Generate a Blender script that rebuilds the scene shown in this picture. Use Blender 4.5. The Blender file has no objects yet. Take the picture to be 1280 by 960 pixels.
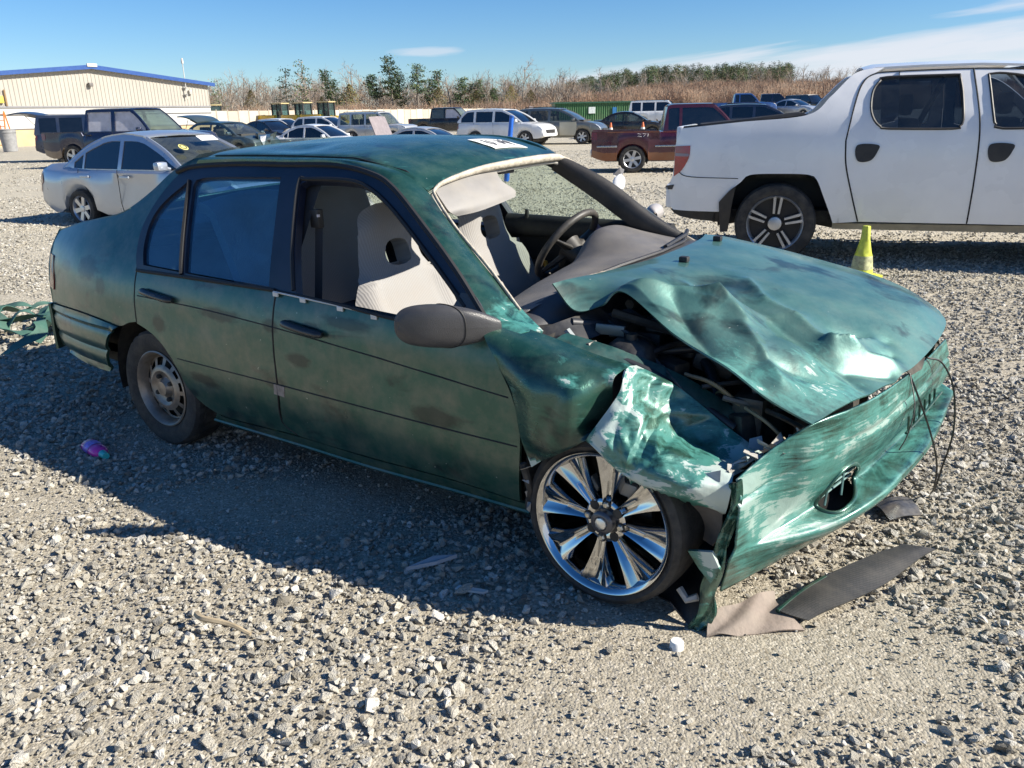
import bpy, bmesh, math, random
import numpy as np
from mathutils import Vector, Matrix
from mathutils.geometry import delaunay_2d_cdt
C = bpy.context.scene.collection
SC = bpy.context.scene
rad = math.radians

# ---------------------------------------------------------------- camera
FPX, PITCH, ROLL, CAMH = 1001.42, 0.326, -0.019, 1.491
cd = bpy.data.cameras.new("camera"); cam = bpy.data.objects.new("camera", cd); C.objects.link(cam)
cd.sensor_width = 36.0; cd.lens = FPX / 1280 * 36.0; cd.clip_start = .05; cd.clip_end = 5000
_fw = Vector((0, math.cos(PITCH), -math.sin(PITCH))); _r0 = Vector((1, 0, 0)); _u0 = _r0.cross(_fw)
_r = math.cos(ROLL) * _r0 + math.sin(ROLL) * _u0; _u = -math.sin(ROLL) * _r0 + math.cos(ROLL) * _u0
cam.matrix_world = Matrix(((_r.x, _u.x, -_fw.x, 0), (_r.y, _u.y, -_fw.y, 0), (_r.z, _u.z, -_fw.z, CAMH), (0, 0, 0, 1)))
SC.camera = cam

# ---------------------------------------------------------------- sun, sky, exposure
SUN_AZ, SUN_EL = rad(-12.3), rad(34.0)          # azimuth counted from +X towards +Y
sd = Vector((math.cos(SUN_EL) * math.cos(SUN_AZ), math.cos(SUN_EL) * math.sin(SUN_AZ), math.sin(SUN_EL)))
sl = bpy.data.lights.new("sun", 'SUN'); sl.energy = 5.0; sl.angle = rad(.5); sl.color = (1.0, .935, .82)
so = bpy.data.objects.new("sun", sl); C.objects.link(so); so.rotation_euler = sd.to_track_quat('Z', 'Y').to_euler(); so.location = (0, 0, 30)
SC.view_settings.view_transform = 'Standard'; SC.view_settings.look = 'None'
SC.view_settings.exposure = 0.92; SC.view_settings.gamma = 1.0; SC.view_settings.use_curve_mapping = False
SC.cycles.max_bounces = 6; SC.cycles.transparent_max_bounces = 12
SC.cycles.use_denoising = True

class NT:
    """tiny node helper"""
    def __init__(s, tree):
        s.t = tree; s.n = tree.nodes; s.l = tree.links
    def add(s, typ, **kw):
        n = s.n.new(typ)
        for k, v in kw.items():
            if k == 'inp':
                for a, b in v.items(): s.put(n.inputs[a], b)
            else: setattr(n, k, v)
        return n
    def put(s, sock, v):
        if isinstance(v, bpy.types.NodeSocket): s.l.new(v, sock)
        elif isinstance(v, bpy.types.Node): s.l.new(v.outputs[0], sock)
        else: sock.default_value = v
    def math(s, op, a, b=0.0, c=None, clamp=False):
        n = s.n.new('ShaderNodeMath'); n.operation = op; n.use_clamp = clamp
        s.put(n.inputs[0], a); s.put(n.inputs[1], b)
        if c is not None: s.put(n.inputs[2], c)
        return n.outputs[0]
    def ramp(s, fac, stops, interp='LINEAR'):
        n = s.n.new('ShaderNodeValToRGB'); cr = n.color_ramp; cr.interpolation = interp
        while len(cr.elements) < len(stops): cr.elements.new(.5)
        for e, (p, col) in zip(cr.elements, stops):
            e.position = p
            e.color = (col, col, col, 1) if isinstance(col, (int, float)) else (*col[:3], 1)
        s.put(n.inputs[0], fac); return n.outputs[0]
    def mix(s, fac, a, b, mode='MIX'):
        n = s.n.new('ShaderNodeMix'); n.data_type = 'RGBA'; n.blend_type = mode
        s.put(n.inputs[0], fac)
        for k, v in ((6, a), (7, b)):
            s.put(n.inputs[k], (*v[:3], 1) if isinstance(v, (tuple, list)) else v)
        return n.outputs[2]
    def noise(s, vec, scale, detail=3, rough=.55, dist=0.0):
        n = s.n.new('ShaderNodeTexNoise'); n.inputs['Scale'].default_value = scale
        n.inputs['Detail'].default_value = detail; n.inputs['Roughness'].default_value = rough; n.inputs['Distortion'].default_value = dist
        if vec is not None: s.put(n.inputs['Vector'], vec)
        return n.outputs[0]
    def mapping(s, vec, scale=(1, 1, 1), loc=(0, 0, 0), rot=(0, 0, 0)):
        n = s.n.new('ShaderNodeMapping'); s.put(n.inputs[0], vec)
        n.inputs['Scale'].default_value = scale; n.inputs['Location'].default_value = loc; n.inputs['Rotation'].default_value = rot
        return n.outputs[0]

W = bpy.data.worlds.new("World"); SC.world = W; W.use_nodes = True
w = NT(W.node_tree); w.n.clear()
sky = w.add('ShaderNodeTexSky', sky_type='NISHITA', sun_disc=False)
sky.sun_elevation = SUN_EL; sky.sun_rotation = rad(90) - SUN_AZ
sky.altitude = 200; sky.air_density = 1.0; sky.dust_density = 0.0; sky.ozone_density = 1.4
tc = w.add('ShaderNodeTexCoord'); sep = w.add('ShaderNodeSeparateXYZ'); w.put(sep.inputs[0], tc.outputs['Generated'])
hs = w.add('ShaderNodeHueSaturation', inp={'Saturation': 1.15, 'Value': 1.0, 'Color': w.mix(1.0, sky.outputs[0], (.70, .90, 1.20), 'MULTIPLY')})
# thin high cloud: broad streaky noise, more of it towards the right and the back
az = w.math('ARCTAN2', sep.outputs[0], sep.outputs[1])
cv = w.add('ShaderNodeCombineXYZ'); w.put(cv.inputs[0], az); w.put(cv.inputs[1], w.math('SUBTRACT', sep.outputs[2], w.math('MULTIPLY', az, .085)))
n1 = w.noise(w.mapping(cv.outputs[0], (2.2, 26, 1), (3.1, .4, 0)), 1.0, 5, .55, .3)
n2 = w.noise(w.mapping(cv.outputs[0], (9, 90, 1), (1.7, 0, 0)), 1.0, 5, .6, .2)
edge = w.math('SUBTRACT', w.math('ADD', w.math('MULTIPLY', az, .110), .034), sep.outputs[2])     # height of the bank's upper edge
edge = w.math('ADD', w.math('MULTIPLY', edge, 24.0), w.math('MULTIPLY', w.math('SUBTRACT', n1, .5), 2.4))
bank = w.math('MULTIPLY', w.ramp(edge, [(0.0, 0), (.30, .75), (.6, 1)]), w.ramp(w.math('ADD', n1, w.math('MULTIPLY', w.math('SUBTRACT', n2, .5), .5)), [(.25, .45), (.55, .97)]))
bank = w.math('MULTIPLY', bank, w.ramp(w.math('ADD', az, .5), [(.47, 0), (.60, 1)]))
da = w.math('DIVIDE', w.math('ADD', az, .088), .050); de = w.math('DIVIDE', w.math('SUBTRACT', sep.outputs[2], .0685), .006)
puff = w.math('SUBTRACT', 1.0, w.math('ADD', w.math('MULTIPLY', da, da), w.math('MULTIPLY', de, de)))
puff = w.math('ADD', puff, w.math('MULTIPLY', w.math('SUBTRACT', n2, .5), 2.0))
puff = w.math('MULTIPLY', w.ramp(puff, [(0.0, 0), (.8, 1)]), .55)
cl = w.math('MAXIMUM', bank, puff)
skyc = w.mix(w.math('MULTIPLY', cl, .92), hs.outputs[0], (7.4, 7.7, 8.4))
bg = w.add('ShaderNodeBackground', inp={'Color': skyc, 'Strength': .058})
wo = w.add('ShaderNodeOutputWorld'); w.l.new(bg.outputs[0], wo.inputs[0])

# ---------------------------------------------------------------- object helpers
def thing(name, label, cat, loc=(0, 0, 0), rz=0.0, group=None):
    o = bpy.data.objects.new(name, None); C.objects.link(o)
    o.location = loc; o.rotation_euler = (0, 0, rz); o.empty_display_size = .3
    return tag(o, label, cat, group)
def tag(o, label=None, cat=None, group=None, kind=None):
    if label: o['label'] = label
    if cat: o['category'] = cat
    if group: o['group'] = group
    if kind: o['kind'] = kind
    return o
def dup(root, loc, rz, label, group=None, scale=None):
    r = root.copy(); C.objects.link(r); r.location = loc; r.rotation_euler = (0, 0, rz); r['label'] = label
    if group: r['group'] = group
    if scale: r.scale = scale
    def rec(src, dst):
        for ch in list(src.children):
            c = ch.copy(); C.objects.link(c); c.parent = dst; rec(ch, c)
    rec(root, r)
    return r

class MB:
    def __init__(s): s.v = []; s.f = []; s.m = []
    def add(s, vs, fs, mi=0):
        b = len(s.v); s.v += [tuple(p) for p in vs]
        for f in fs: s.f.append(tuple(b + i for i in f)); s.m.append(mi)
        return s
    def box(s, c, d, mi=0, M=None, bev=0.0):
        hx, hy, hz = d[0] / 2, d[1] / 2, d[2] / 2
        if bev <= 0:
            vs = [(sx * hx, sy * hy, sz * hz) for sx in (-1, 1) for sy in (-1, 1) for sz in (-1, 1)]
            fs = [(0, 1, 3, 2), (4, 6, 7, 5), (0, 4, 5, 1), (2, 3, 7, 6), (0, 2, 6, 4), (1, 5, 7, 3)]
        else:
            bm = bmesh.new(); bmesh.ops.create_cube(bm, size=1.0)
            for v in bm.verts: v.co = Vector((v.co.x * d[0], v.co.y * d[1], v.co.z * d[2]))
            bmesh.ops.bevel(bm, geom=list(bm.edges), offset=bev, segments=2, affect='EDGES', profile=.6)
            bm.verts.index_update(); vs = [v.co.copy() for v in bm.verts]; fs = [[v.index for v in f.verts] for f in bm.faces]; bm.free()
        out = []
        for p in vs:
            p = Vector(p)
            if M is not None: p = M @ p
            out.append(p + Vector(c))
        return s.add(out, fs, mi)
    def tube(s, pts, r, n=8, mi=0, cap=True, flat=1.0):
        pts = [Vector(p) for p in pts]; k = len(pts)
        rs = r if isinstance(r, (list, tuple)) else [r] * k
        t0 = (pts[1] - pts[0]).normalized()
        up = Vector((0, 0, 1)) if abs(t0.z) < .9 else Vector((1, 0, 0))
        a = t0.cross(up).normalized(); vs = []; fs = []
        for i, p in enumerate(pts):
            t = (pts[min(i + 1, k - 1)] - pts[max(i - 1, 0)]).normalized()
            a = (a - t * a.dot(t)); a = a.normalized() if a.length > 1e-6 else t.orthogonal().normalized()
            b = t.cross(a)
            for j in range(n):
                q = 2 * math.pi * j / n
                vs.append(p + a * (math.cos(q) * rs[i]) + b * (math.sin(q) * rs[i] * flat))
        for i in range(k - 1):
            for j in range(n):
                fs.append((i * n + j, i * n + (j + 1) % n, (i + 1) * n + (j + 1) % n, (i + 1) * n + j))
        if cap: fs += [tuple(range(n - 1, -1, -1)), tuple((k - 1) * n + j for j in range(n))]
        return s.add(vs, fs, mi)
    def lathe(s, prof, n, c=(0, 0, 0), axis='y', mi=0, fn=None, closed=False):
        """prof: (radius, offset along axis); axis 'y' or 'z'"""
        vs = []; fs = []; k = len(prof)
        for i, (r, h) in enumerate(prof):
            for j in range(n):
                q = 2 * math.pi * j / n; rr = r if fn is None else r + fn(i, j)
                p = (rr * math.cos(q), h, rr * math.sin(q)) if axis == 'y' else (rr * math.cos(q), rr * math.sin(q), h)
                vs.append((p[0] + c[0], p[1] + c[1], p[2] + c[2]))
        for i in range(k if closed else k - 1):
            for j in range(n):
                i2 = (i + 1) % k
                fs.append((i * n + j, i2 * n + j, i2 * n + (j + 1) % n, i * n + (j + 1) % n))
        return s.add(vs, fs, mi)
    def grid(s, P, mi=0, skip=None):
        """P: rows of 3D points"""
        nr, nc = len(P), len(P[0]); vs = [p for r in P for p in r]
        fs = [(i * nc + j, i * nc + j + 1, (i + 1) * nc + j + 1, (i + 1) * nc + j) for i in range(nr - 1) for j in range(nc - 1) if not (skip and skip(i, j))]
        return s.add(vs, fs, mi)
    def poly_ext(s, poly, off, mi=0):
        """polygon (3D points) extruded by vector off"""
        n = len(poly); off = Vector(off); vs = [Vector(p) for p in poly] + [Vector(p) + off for p in poly]
        fs = [tuple(range(n - 1, -1, -1)), tuple(range(n, 2 * n))] + [(i, (i + 1) % n, n + (i + 1) % n, n + i) for i in range(n)]
        return s.add(vs, fs, mi)
    def build(s, name, mats, parent=None, smooth=35, fix=True):
        me = bpy.data.meshes.new(name); me.from_pydata([tuple(v) for v in s.v], [], s.f)
        for m in (mats if isinstance(mats, (list, tuple)) else [mats]): me.materials.append(m)
        if any(s.m): me.polygons.foreach_set('material_index', s.m)
        if fix:
            bm = bmesh.new(); bm.from_mesh(me); bmesh.ops.recalc_face_normals(bm, faces=bm.faces); bm.to_mesh(me); bm.free()
        if smooth:
            me.polygons.foreach_set('use_smooth', [True] * len(me.polygons)); me.set_sharp_from_angle(angle=rad(smooth))
        o = bpy.data.objects.new(name, me); C.objects.link(o)
        if parent: o.parent = parent
        return o

def _parts(s, name, mats, parent=None, smooth=35):
    """every loose piece of the builder becomes an object of its own"""
    par = list(range(len(s.v)))
    def root(i):
        while par[i] != i: par[i] = par[par[i]]; i = par[i]
        return i
    for f in s.f:
        a = root(f[0])
        for i in f[1:]: par[root(i)] = a
    grp = {}
    for k, f in enumerate(s.f): grp.setdefault(root(f[0]), []).append(k)
    out = []
    for ks in grp.values():
        ids = sorted({i for k in ks for i in s.f[k]}); mp = {i: n for n, i in enumerate(ids)}; m = MB()
        m.v = [s.v[i] for i in ids]; m.f = [tuple(mp[i] for i in s.f[k]) for k in ks]; m.m = [s.m[k] for k in ks]; out.append(m.build(name, mats, parent, smooth))
    return out
MB.parts = _parts
def cr(p0, p1, p2, p3, t):
    return [.5 * ((2 * b) + (-a + c) * t + (2 * a - 5 * b + 4 * c - d) * t * t + (-a + 3 * b - 3 * c + d) * t ** 3) for a, b, c, d in zip(p0, p1, p2, p3)]
def curve(pts, n):
    """n samples of a Catmull-Rom curve through pts"""
    k = len(pts); out = []
    for i in range(n):
        t = i / (n - 1) * (k - 1); j = min(int(t), k - 2); t -= j
        p0 = pts[j - 1] if j > 0 else [2 * a - b for a, b in zip(pts[0], pts[1])]
        p3 = pts[j + 2] if j + 2 < k else [2 * a - b for a, b in zip(pts[-1], pts[-2])]
        out.append(cr(p0, pts[j], pts[j + 1], p3, t))
    return out
def surf(ctrl, nu, nv):
    rows = [curve(r, nv) for r in ctrl]
    cols = [curve([r[j] for r in rows], nu) for j in range(nv)]
    return [[cols[j][i] for j in range(nv)] for i in range(nu)]
def shell(P, th, closed_edge=True):
    """MB of a grid with thickness th (offset against the grid's normal)"""
    A = np.array(P, float); du = np.gradient(A, axis=0); dv = np.gradient(A, axis=1)
    N = np.cross(du, dv); N /= np.maximum(np.linalg.norm(N, axis=2, keepdims=True), 1e-9)
    B = A - N * th; nr, nc = A.shape[:2]; mb = MB()
    vs = [tuple(p) for p in A.reshape(-1, 3)] + [tuple(p) for p in B.reshape(-1, 3)]; o = nr * nc; fs = []
    for i in range(nr - 1):
        for j in range(nc - 1):
            a, b, c, d = i * nc + j, i * nc + j + 1, (i + 1) * nc + j + 1, (i + 1) * nc + j
            fs.append((a, d, c, b)); fs.append((o + a, o + b, o + c, o + d))
    for j in range(nc - 1):
        for i in (0, nr - 1): a, b = i * nc + j, i * nc + j + 1; fs.append((a, b, o + b, o + a) if i == 0 else (b, a, o + a, o + b))
    for i in range(nr - 1):
        for j in (0, nc - 1): a, b = i * nc + j, (i + 1) * nc + j; fs.append((b, a, o + a, o + b) if j == 0 else (a, b, o + b, o + a))
    return mb.add(vs, fs)

def inside(poly, pts):
    pts = np.asarray(pts); x, y = pts[:, 0], pts[:, 1]; r = np.zeros(len(pts), bool); n = len(poly)
    for i in range(n):
        x1, y1 = poly[i]; x2, y2 = poly[(i + 1) % n]
        if y1 == y2: continue
        c = ((y1 > y) != (y2 > y)) & (x < (x2 - x1) * (y - y1) / (y2 - y1) + x1); r ^= c
    return r
def resample(poly, step):
    out = []
    for i in range(len(poly)):
        a, b = poly[i], poly[(i + 1) % len(poly)]; L = math.hypot(b[0] - a[0], b[1] - a[1]); k = max(1, int(math.ceil(L / step)))
        out += [(a[0] + (b[0] - a[0]) * t / k, a[1] + (b[1] - a[1]) * t / k) for t in range(k)]
    return out
def smooth_poly(pts, step, sharp=50):
    """closed polygon rounded by Catmull-Rom except at corners sharper than `sharp` degrees"""
    n = len(pts); out = []
    def corner(i):
        a, b, c = pts[i - 1], pts[i], pts[(i + 1) % n]
        u = (b[0] - a[0], b[1] - a[1]); v = (c[0] - b[0], c[1] - b[1])
        d = (u[0] * v[0] + u[1] * v[1]) / max(1e-9, math.hypot(*u) * math.hypot(*v))
        return math.degrees(math.acos(max(-1, min(1, d)))) > sharp
    cn = [corner(i) for i in range(n)]
    for i in range(n):
        p1, p2 = pts[i], pts[(i + 1) % n]
        p0 = pts[i - 1] if not cn[i] else [2 * a - b for a, b in zip(p1, p2)]
        p3 = pts[(i + 2) % n] if not cn[(i + 1) % n] else [2 * a - b for a, b in zip(p2, p1)]
        k = max(1, int(math.ceil(math.hypot(p2[0] - p1[0], p2[1] - p1[1]) / step)))
        out += [tuple(cr(p0, p1, p2, p3, t / k)) for t in range(k)]
    return out

def panel_mb(outline, fn, holes=(), step=.05, th=.012, mi=0, flip=False):
    """a sheet cut to a 2D outline (with holes), bent through fn(s,t)->xyz and given a thickness"""
    loops = [outline] + list(holes); pts = []; edges = []
    for lp in loops:
        b = len(pts); pts += [tuple(p) for p in lp]; edges += [(b + i, b + (i + 1) % len(lp)) for i in range(len(lp))]
    A = np.array(outline); lo, hi = A.min(0), A.max(0)
    gx, gy = np.meshgrid(np.arange(lo[0] + step / 2, hi[0], step), np.arange(lo[1] + step / 2, hi[1], step)); G = np.stack([gx.ravel(), gy.ravel()], 1)
    if len(G):
        k = inside(outline, G)
        for h in holes: k &= ~inside(h, G)
        G = G[k]; B = np.array(pts)
        if len(G): G = G[(np.min(((G[:, None, :] - B[None]) ** 2).sum(2), 1) > (step * .45) ** 2)]
    allp = [Vector(p) for p in pts] + [Vector(p) for p in G]
    vo, eo, fo, *_ = delaunay_2d_cdt(allp, edges, [], 0, 1e-6)
    V = np.array([(v.x, v.y) for v in vo]); F = [f for f in fo]
    cen = np.array([V[list(f)].mean(0) for f in F]); k = inside(outline, cen)
    for h in holes: k &= ~inside(h, cen)
    F = [f for f, q in zip(F, k) if q]
    P = np.array([fn(*p) for p in V]); e = 1e-3
    Ps = np.array([fn(p[0] + e, p[1]) for p in V]); Pt = np.array([fn(p[0], p[1] + e) for p in V])
    N = np.cross(Ps - P, Pt - P); N /= np.maximum(np.linalg.norm(N, axis=1, keepdims=True), 1e-12)
    if flip: N = -N
    mb = MB(); n = len(V); vs = list(map(tuple, P)); fs = [tuple(f) for f in F]
    if th:
        vs += list(map(tuple, P - N * th)); fs2 = [tuple(n + i for i in reversed(f)) for f in fs]
        cnt = {}
        for f in fs:
            for i in range(len(f)):
                a, b = f[i], f[(i + 1) % len(f)]; cnt[(a, b)] = 1
        rim = [(a, b) for (a, b) in cnt if (b, a) not in cnt]
        fs = fs + fs2 + [(b, a, n + a, n + b) for a, b in rim]
    return mb.add(vs, fs, mi)

# deterministic smooth noise for shapes
_rng = np.random.RandomState(7); _G = _rng.rand(64, 64)
def vnoise(x, y):
    x = np.asarray(x, float); y = np.asarray(y, float); xi = np.floor(x).astype(int); yi = np.floor(y).astype(int); fx = x - xi; fy = y - yi
    fx = fx * fx * (3 - 2 * fx); fy = fy * fy * (3 - 2 * fy)
    a = _G[xi % 64, yi % 64]; b = _G[(xi + 1) % 64, yi % 64]; c = _G[xi % 64, (yi + 1) % 64]; d = _G[(xi + 1) % 64, (yi + 1) % 64]
    return (a * (1 - fx) + b * fx) * (1 - fy) + (c * (1 - fx) + d * fx) * fy
def fbm(x, y, o=4):
    s = 0; a = .5
    for i in range(o): s = s + a * vnoise(x * 2 ** i + 17.3 * i, y * 2 ** i + 5.1 * i); a *= .5
    return s

# ---------------------------------------------------------------- materials
MATS = {}
def mat(name, col, rough=.6, metal=0.0, coat=0.0, var=.12, vscale=6.0, bump=0.0, bscale=60.0, spec=.5, trans=0.0, alpha=1.0, dirt=0.0, coords='Object'):
    if name in MATS: return MATS[name]
    m = bpy.data.materials.new(name); m.use_nodes = True; t = NT(m.node_tree); b = t.n['Principled BSDF']
    tcn = t.add('ShaderNodeTexCoord'); v = tcn.outputs[coords]
    nz = t.noise(v, vscale, 4, .6)
    c = t.mix(t.ramp(nz, [(.3, 0), (.7, 1)]), tuple(x * (1 - var) for x in col), tuple(min(1, x * (1 + var)) for x in col))
    if dirt:
        c = t.mix(t.math('MULTIPLY', t.ramp(t.noise(v, vscale * .6, 5, .7), [(.42, 0), (.72, 1)]), dirt), c, (.30, .26, .20))
    t.put(b.inputs['Base Color'], c)
    t.put(b.inputs['Roughness'], t.math('ADD', t.math('MULTIPLY', t.math('SUBTRACT', nz, .5), .25), rough, clamp=True))
    b.inputs['Metallic'].default_value = metal; b.inputs['Coat Weight'].default_value = coat; b.inputs['Coat Roughness'].default_value = .08
    b.inputs['Specular IOR Level'].default_value = spec
    if trans: b.inputs['Transmission Weight'].default_value = trans
    if alpha < 1: b.inputs['Alpha'].default_value = alpha
    if bump:
        bn = t.add('ShaderNodeBump', inp={'Strength': bump, 'Distance': .01, 'Height': t.noise(v, bscale, 3, .6)}); t.put(b.inputs['Normal'], bn.outputs[0])
    MATS[name] = m; return m
def glass(name, col, alpha=.35, rough=.03, dcol=None):
    """thin pane: tinted see-through mixed with a mirror-like gloss by viewing angle"""
    if name in MATS: return MATS[name]
    m = bpy.data.materials.new(name); m.use_nodes = True; t = NT(m.node_tree); t.n.clear()
    tr = t.add('ShaderNodeBsdfTransparent', inp={'Color': (*col, 1)}); gl = t.add('ShaderNodeBsdfGlossy', inp={'Color': (1, 1, 1, 1), 'Roughness': rough})
    ge = t.add('ShaderNodeNewGeometry'); fr = t.add('ShaderNodeFresnel', inp={'IOR': t.math('ADD', 1.5, t.math('MULTIPLY', ge.outputs['Backfacing'], -.8333))}); mx = t.add('ShaderNodeMixShader')
    t.put(mx.inputs[0], t.math('MULTIPLY', fr.outputs[0], 1.6, clamp=True)); t.l.new(tr.outputs[0], mx.inputs[1]); t.l.new(gl.outputs[0], mx.inputs[2])
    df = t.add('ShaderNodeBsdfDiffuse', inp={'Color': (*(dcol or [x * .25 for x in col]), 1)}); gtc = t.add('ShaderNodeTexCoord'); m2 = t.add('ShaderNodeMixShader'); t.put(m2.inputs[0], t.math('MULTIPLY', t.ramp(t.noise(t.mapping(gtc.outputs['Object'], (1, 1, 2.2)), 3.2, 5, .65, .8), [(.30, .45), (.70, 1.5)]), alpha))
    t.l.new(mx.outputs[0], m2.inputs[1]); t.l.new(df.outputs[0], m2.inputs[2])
    o = t.add('ShaderNodeOutputMaterial'); t.l.new(m2.outputs[0], o.inputs[0]); MATS[name] = m; return m

def scatter(name, protos, pos, rot, scl, idx, tint, label, kind='stuff'):
    """one object: prototypes placed on points by a geometry-nodes tree"""
    col = bpy.data.collections.new(name + "_shapes")
    for i, o in enumerate(protos):
        o.name = "%s_shape_%02d" % (name, i)
        for c in list(o.users_collection): c.objects.unlink(o)
        col.objects.link(o)
    me = bpy.data.meshes.new(name); me.from_pydata([tuple(p) for p in pos], [], [])
    for nm, typ, dat, key in (('rot', 'FLOAT_VECTOR', rot, 'vector'), ('scl', 'FLOAT_VECTOR', scl, 'vector'), ('idx', 'INT', idx, 'value'), ('tint', 'FLOAT', tint, 'value')):
        a = me.attributes.new(nm, typ, 'POINT'); a.data.foreach_set(key, np.asarray(dat).ravel())
    o = bpy.data.objects.new(name, me); C.objects.link(o); tag(o, label, None, None, kind)
    g = bpy.data.node_groups.new(name + "_nodes", 'GeometryNodeTree')
    g.interface.new_socket(name='Geometry', in_out='INPUT', socket_type='NodeSocketGeometry'); g.interface.new_socket(name='Geometry', in_out='OUTPUT', socket_type='NodeSocketGeometry')
    t = NT(g); gi = t.add('NodeGroupInput'); go = t.add('NodeGroupOutput')
    ci = t.add('GeometryNodeCollectionInfo'); ci.inputs['Collection'].default_value = col; ci.inputs['Separate Children'].default_value = True; ci.inputs['Reset Children'].default_value = True
    def attr(n, dt):
        a = t.add('GeometryNodeInputNamedAttribute', data_type=dt); a.inputs[0].default_value = n; return a.outputs[0]
    ip = t.add('GeometryNodeInstanceOnPoints'); ip.inputs['Pick Instance'].default_value = True
    t.l.new(gi.outputs[0], ip.inputs['Points']); t.l.new(ci.outputs[0], ip.inputs['Instance'])
    t.l.new(attr('idx', 'INT'), ip.inputs['Instance Index']); t.l.new(attr('rot', 'FLOAT_VECTOR'), ip.inputs['Rotation']); t.l.new(attr('scl', 'FLOAT_VECTOR'), ip.inputs['Scale'])
    t.l.new(ip.outputs[0], go.inputs[0])
    md = o.modifiers.new("scatter", 'NODES'); md.node_group = g
    return o
def at(u, D, z=0.0):
    """world point that stands at ground distance D in the direction of picture column u (of 1280)"""
    zc = D * math.cos(PITCH) + (CAMH - z) * math.sin(PITCH)
    return Vector((((u - 640) / FPX * zc - math.sin(ROLL) * (D * math.sin(PITCH) + (z - CAMH) * math.cos(PITCH))) / math.cos(ROLL), D, z))
# ================================================================ GROUND
def gz(x, y):
    x = np.asarray(x, float); y = np.asarray(y, float); d = np.hypot(x, y - 4)
    n = .05 * (fbm(x * .55 + 3, y * .55 + 9, 3) - .44) + .022 * (fbm(x * 2.3 + 1, y * 2.3, 3) - .44)
    return n * np.clip((20 - d) / 12, 0, 1) * np.clip((y - .2) / .8, .3, 1)
def stony(x, y):
    """0 = bare packed dirt, 1 = thick loose gravel"""
    s = fbm(x * .62 + 11.3, y * .62 + 2.7, 4) * 1.15 + .18 * vnoise(x * 3 + 4, y * 3)
    s = s - .34 * np.exp(-((x - .75) / .55) ** 2 - ((y - 1.95) / .42) ** 2)          # dirt in front of the car
    s = s - .30 * np.exp(-((x + 1.55) / .75) ** 2 - ((y - 2.95) / .22) ** 2)         # dirt strip along the shadow
    s = s + .22 * np.exp(-((x + .75) / .7) ** 2 - ((y - 2.15) / .35) ** 2) + .2 * np.exp(-((x - 1.35) / .3) ** 2 - ((y - 2.25) / .3) ** 2) + .2 * np.exp(-((x - 2.6) / 1.2) ** 2 - ((y - 4.5) / 1.6) ** 2)
    s = s - .25 * np.exp(-((x - 1.2) / .5) ** 2 - ((y - 2.75) / .2) ** 2)
    return s
def axis_pts(c, fine, half, far, g=1.22):
    a = list(np.arange(c - half, c + half + 1e-6, fine)); s = fine
    lo, hi = a[0], a[-1]
    while hi < far: s *= g; hi += s; a.append(hi)
    s = fine
    while lo > -far: s *= g; lo -= s; a.insert(0, lo)
    return np.array(a)
gxs = axis_pts(0, .06, 5.5, 1500); gys = axis_pts(4.2, .06, 4.0, 1500)
GX, GY = np.meshgrid(gxs, gys); GZ = gz(GX, GY) - .004
GZ = GZ + .004 * (vnoise(GX * 9, GY * 9) - .5) * (np.hypot(GX, GY - 4) < 7)
def sst(a): a = np.clip(a, 0, 1); return a * a * (3 - 2 * a)
def gfar(x, y):
    """the yard climbs a little to the far right and a low hill stands behind it"""
    return .75 * sst((y - 45) / 35) * sst((x - 9) / 12) + 8.0 * sst((y - 140) / 240) * sst((x - 5) / 60)
GZ = GZ + gfar(GX, GY)
mb = MB(); mb.grid(np.stack([GX, GY, GZ], -1).tolist())
mg = bpy.data.materials.new("gravel_ground"); mg.use_nodes = True; t = NT(mg.node_tree); b = t.n['Principled BSDF']
tcn = t.add('ShaderNodeTexCoord'); v = tcn.outputs['Object']
vo = t.add('ShaderNodeTexVoronoi', inp={'Vector': v, 'Scale': 42.0}); vo2 = t.add('ShaderNodeTexVoronoi', inp={'Vector': v, 'Scale': 120.0})
big = t.noise(v, .55, 5, .6); fine = t.noise(v, 160, 4, .7); lanes = t.noise(t.mapping(v, (.06, .9, 1), rot=(0, 0, .12)), 1.0, 4, .6)
dirt = t.mix(t.ramp(fine, [(.3, 0), (.7, 1)]), (.25, .22, .17), (.40, .365, .29))
dirt = t.mix(t.ramp(t.noise(v, 7, 5, .65), [(.3, 0), (.7, 1)]), dirt, t.mix(.5, dirt, (.44, .40, .32)))
seps = t.add('ShaderNodeSeparateColor', inp={0: vo.outputs['Color']}); sep2 = t.add('ShaderNodeSeparateColor', inp={0: vo2.outputs['Color']})
stone = t.mix(seps.outputs[0], (.22, .20, .155), (.70, .65, .54)); grit = t.mix(sep2.outputs[0], (.22, .19, .14), (.55, .50, .41))
sp = t.add('ShaderNodeSeparateXYZ'); t.put(sp.inputs[0], v)
far = t.ramp(t.math('DIVIDE', sp.outputs[1], 20.0), [(.25, 0), (.55, 1)])                 # beyond the scattered stones the sheet itself shows them
mask = t.ramp(t.math('ADD', t.math('MULTIPLY', big, .7), t.math('MULTIPLY', seps.outputs[1], .5)), [(.52, 0), (.60, 1)])
c = t.mix(t.ramp(t.math('ADD', sep2.outputs[1], t.math('MULTIPLY', big, .5)), [(.78, 0), (.86, 1)]), dirt, grit)
c = t.mix(t.math('MULTIPLY', mask, far), c, stone)
c = t.mix(t.math('MULTIPLY', t.ramp(lanes, [(.40, .55), (.62, 0)]), far), c, (.53, .465, .35))
c = t.mix(t.math('MULTIPLY', far, .35), c, (.60, .545, .43))
t.put(b.inputs['Base Color'], c); b.inputs['Roughness'].default_value = .95; b.inputs['Specular IOR Level'].default_value = .12
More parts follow.
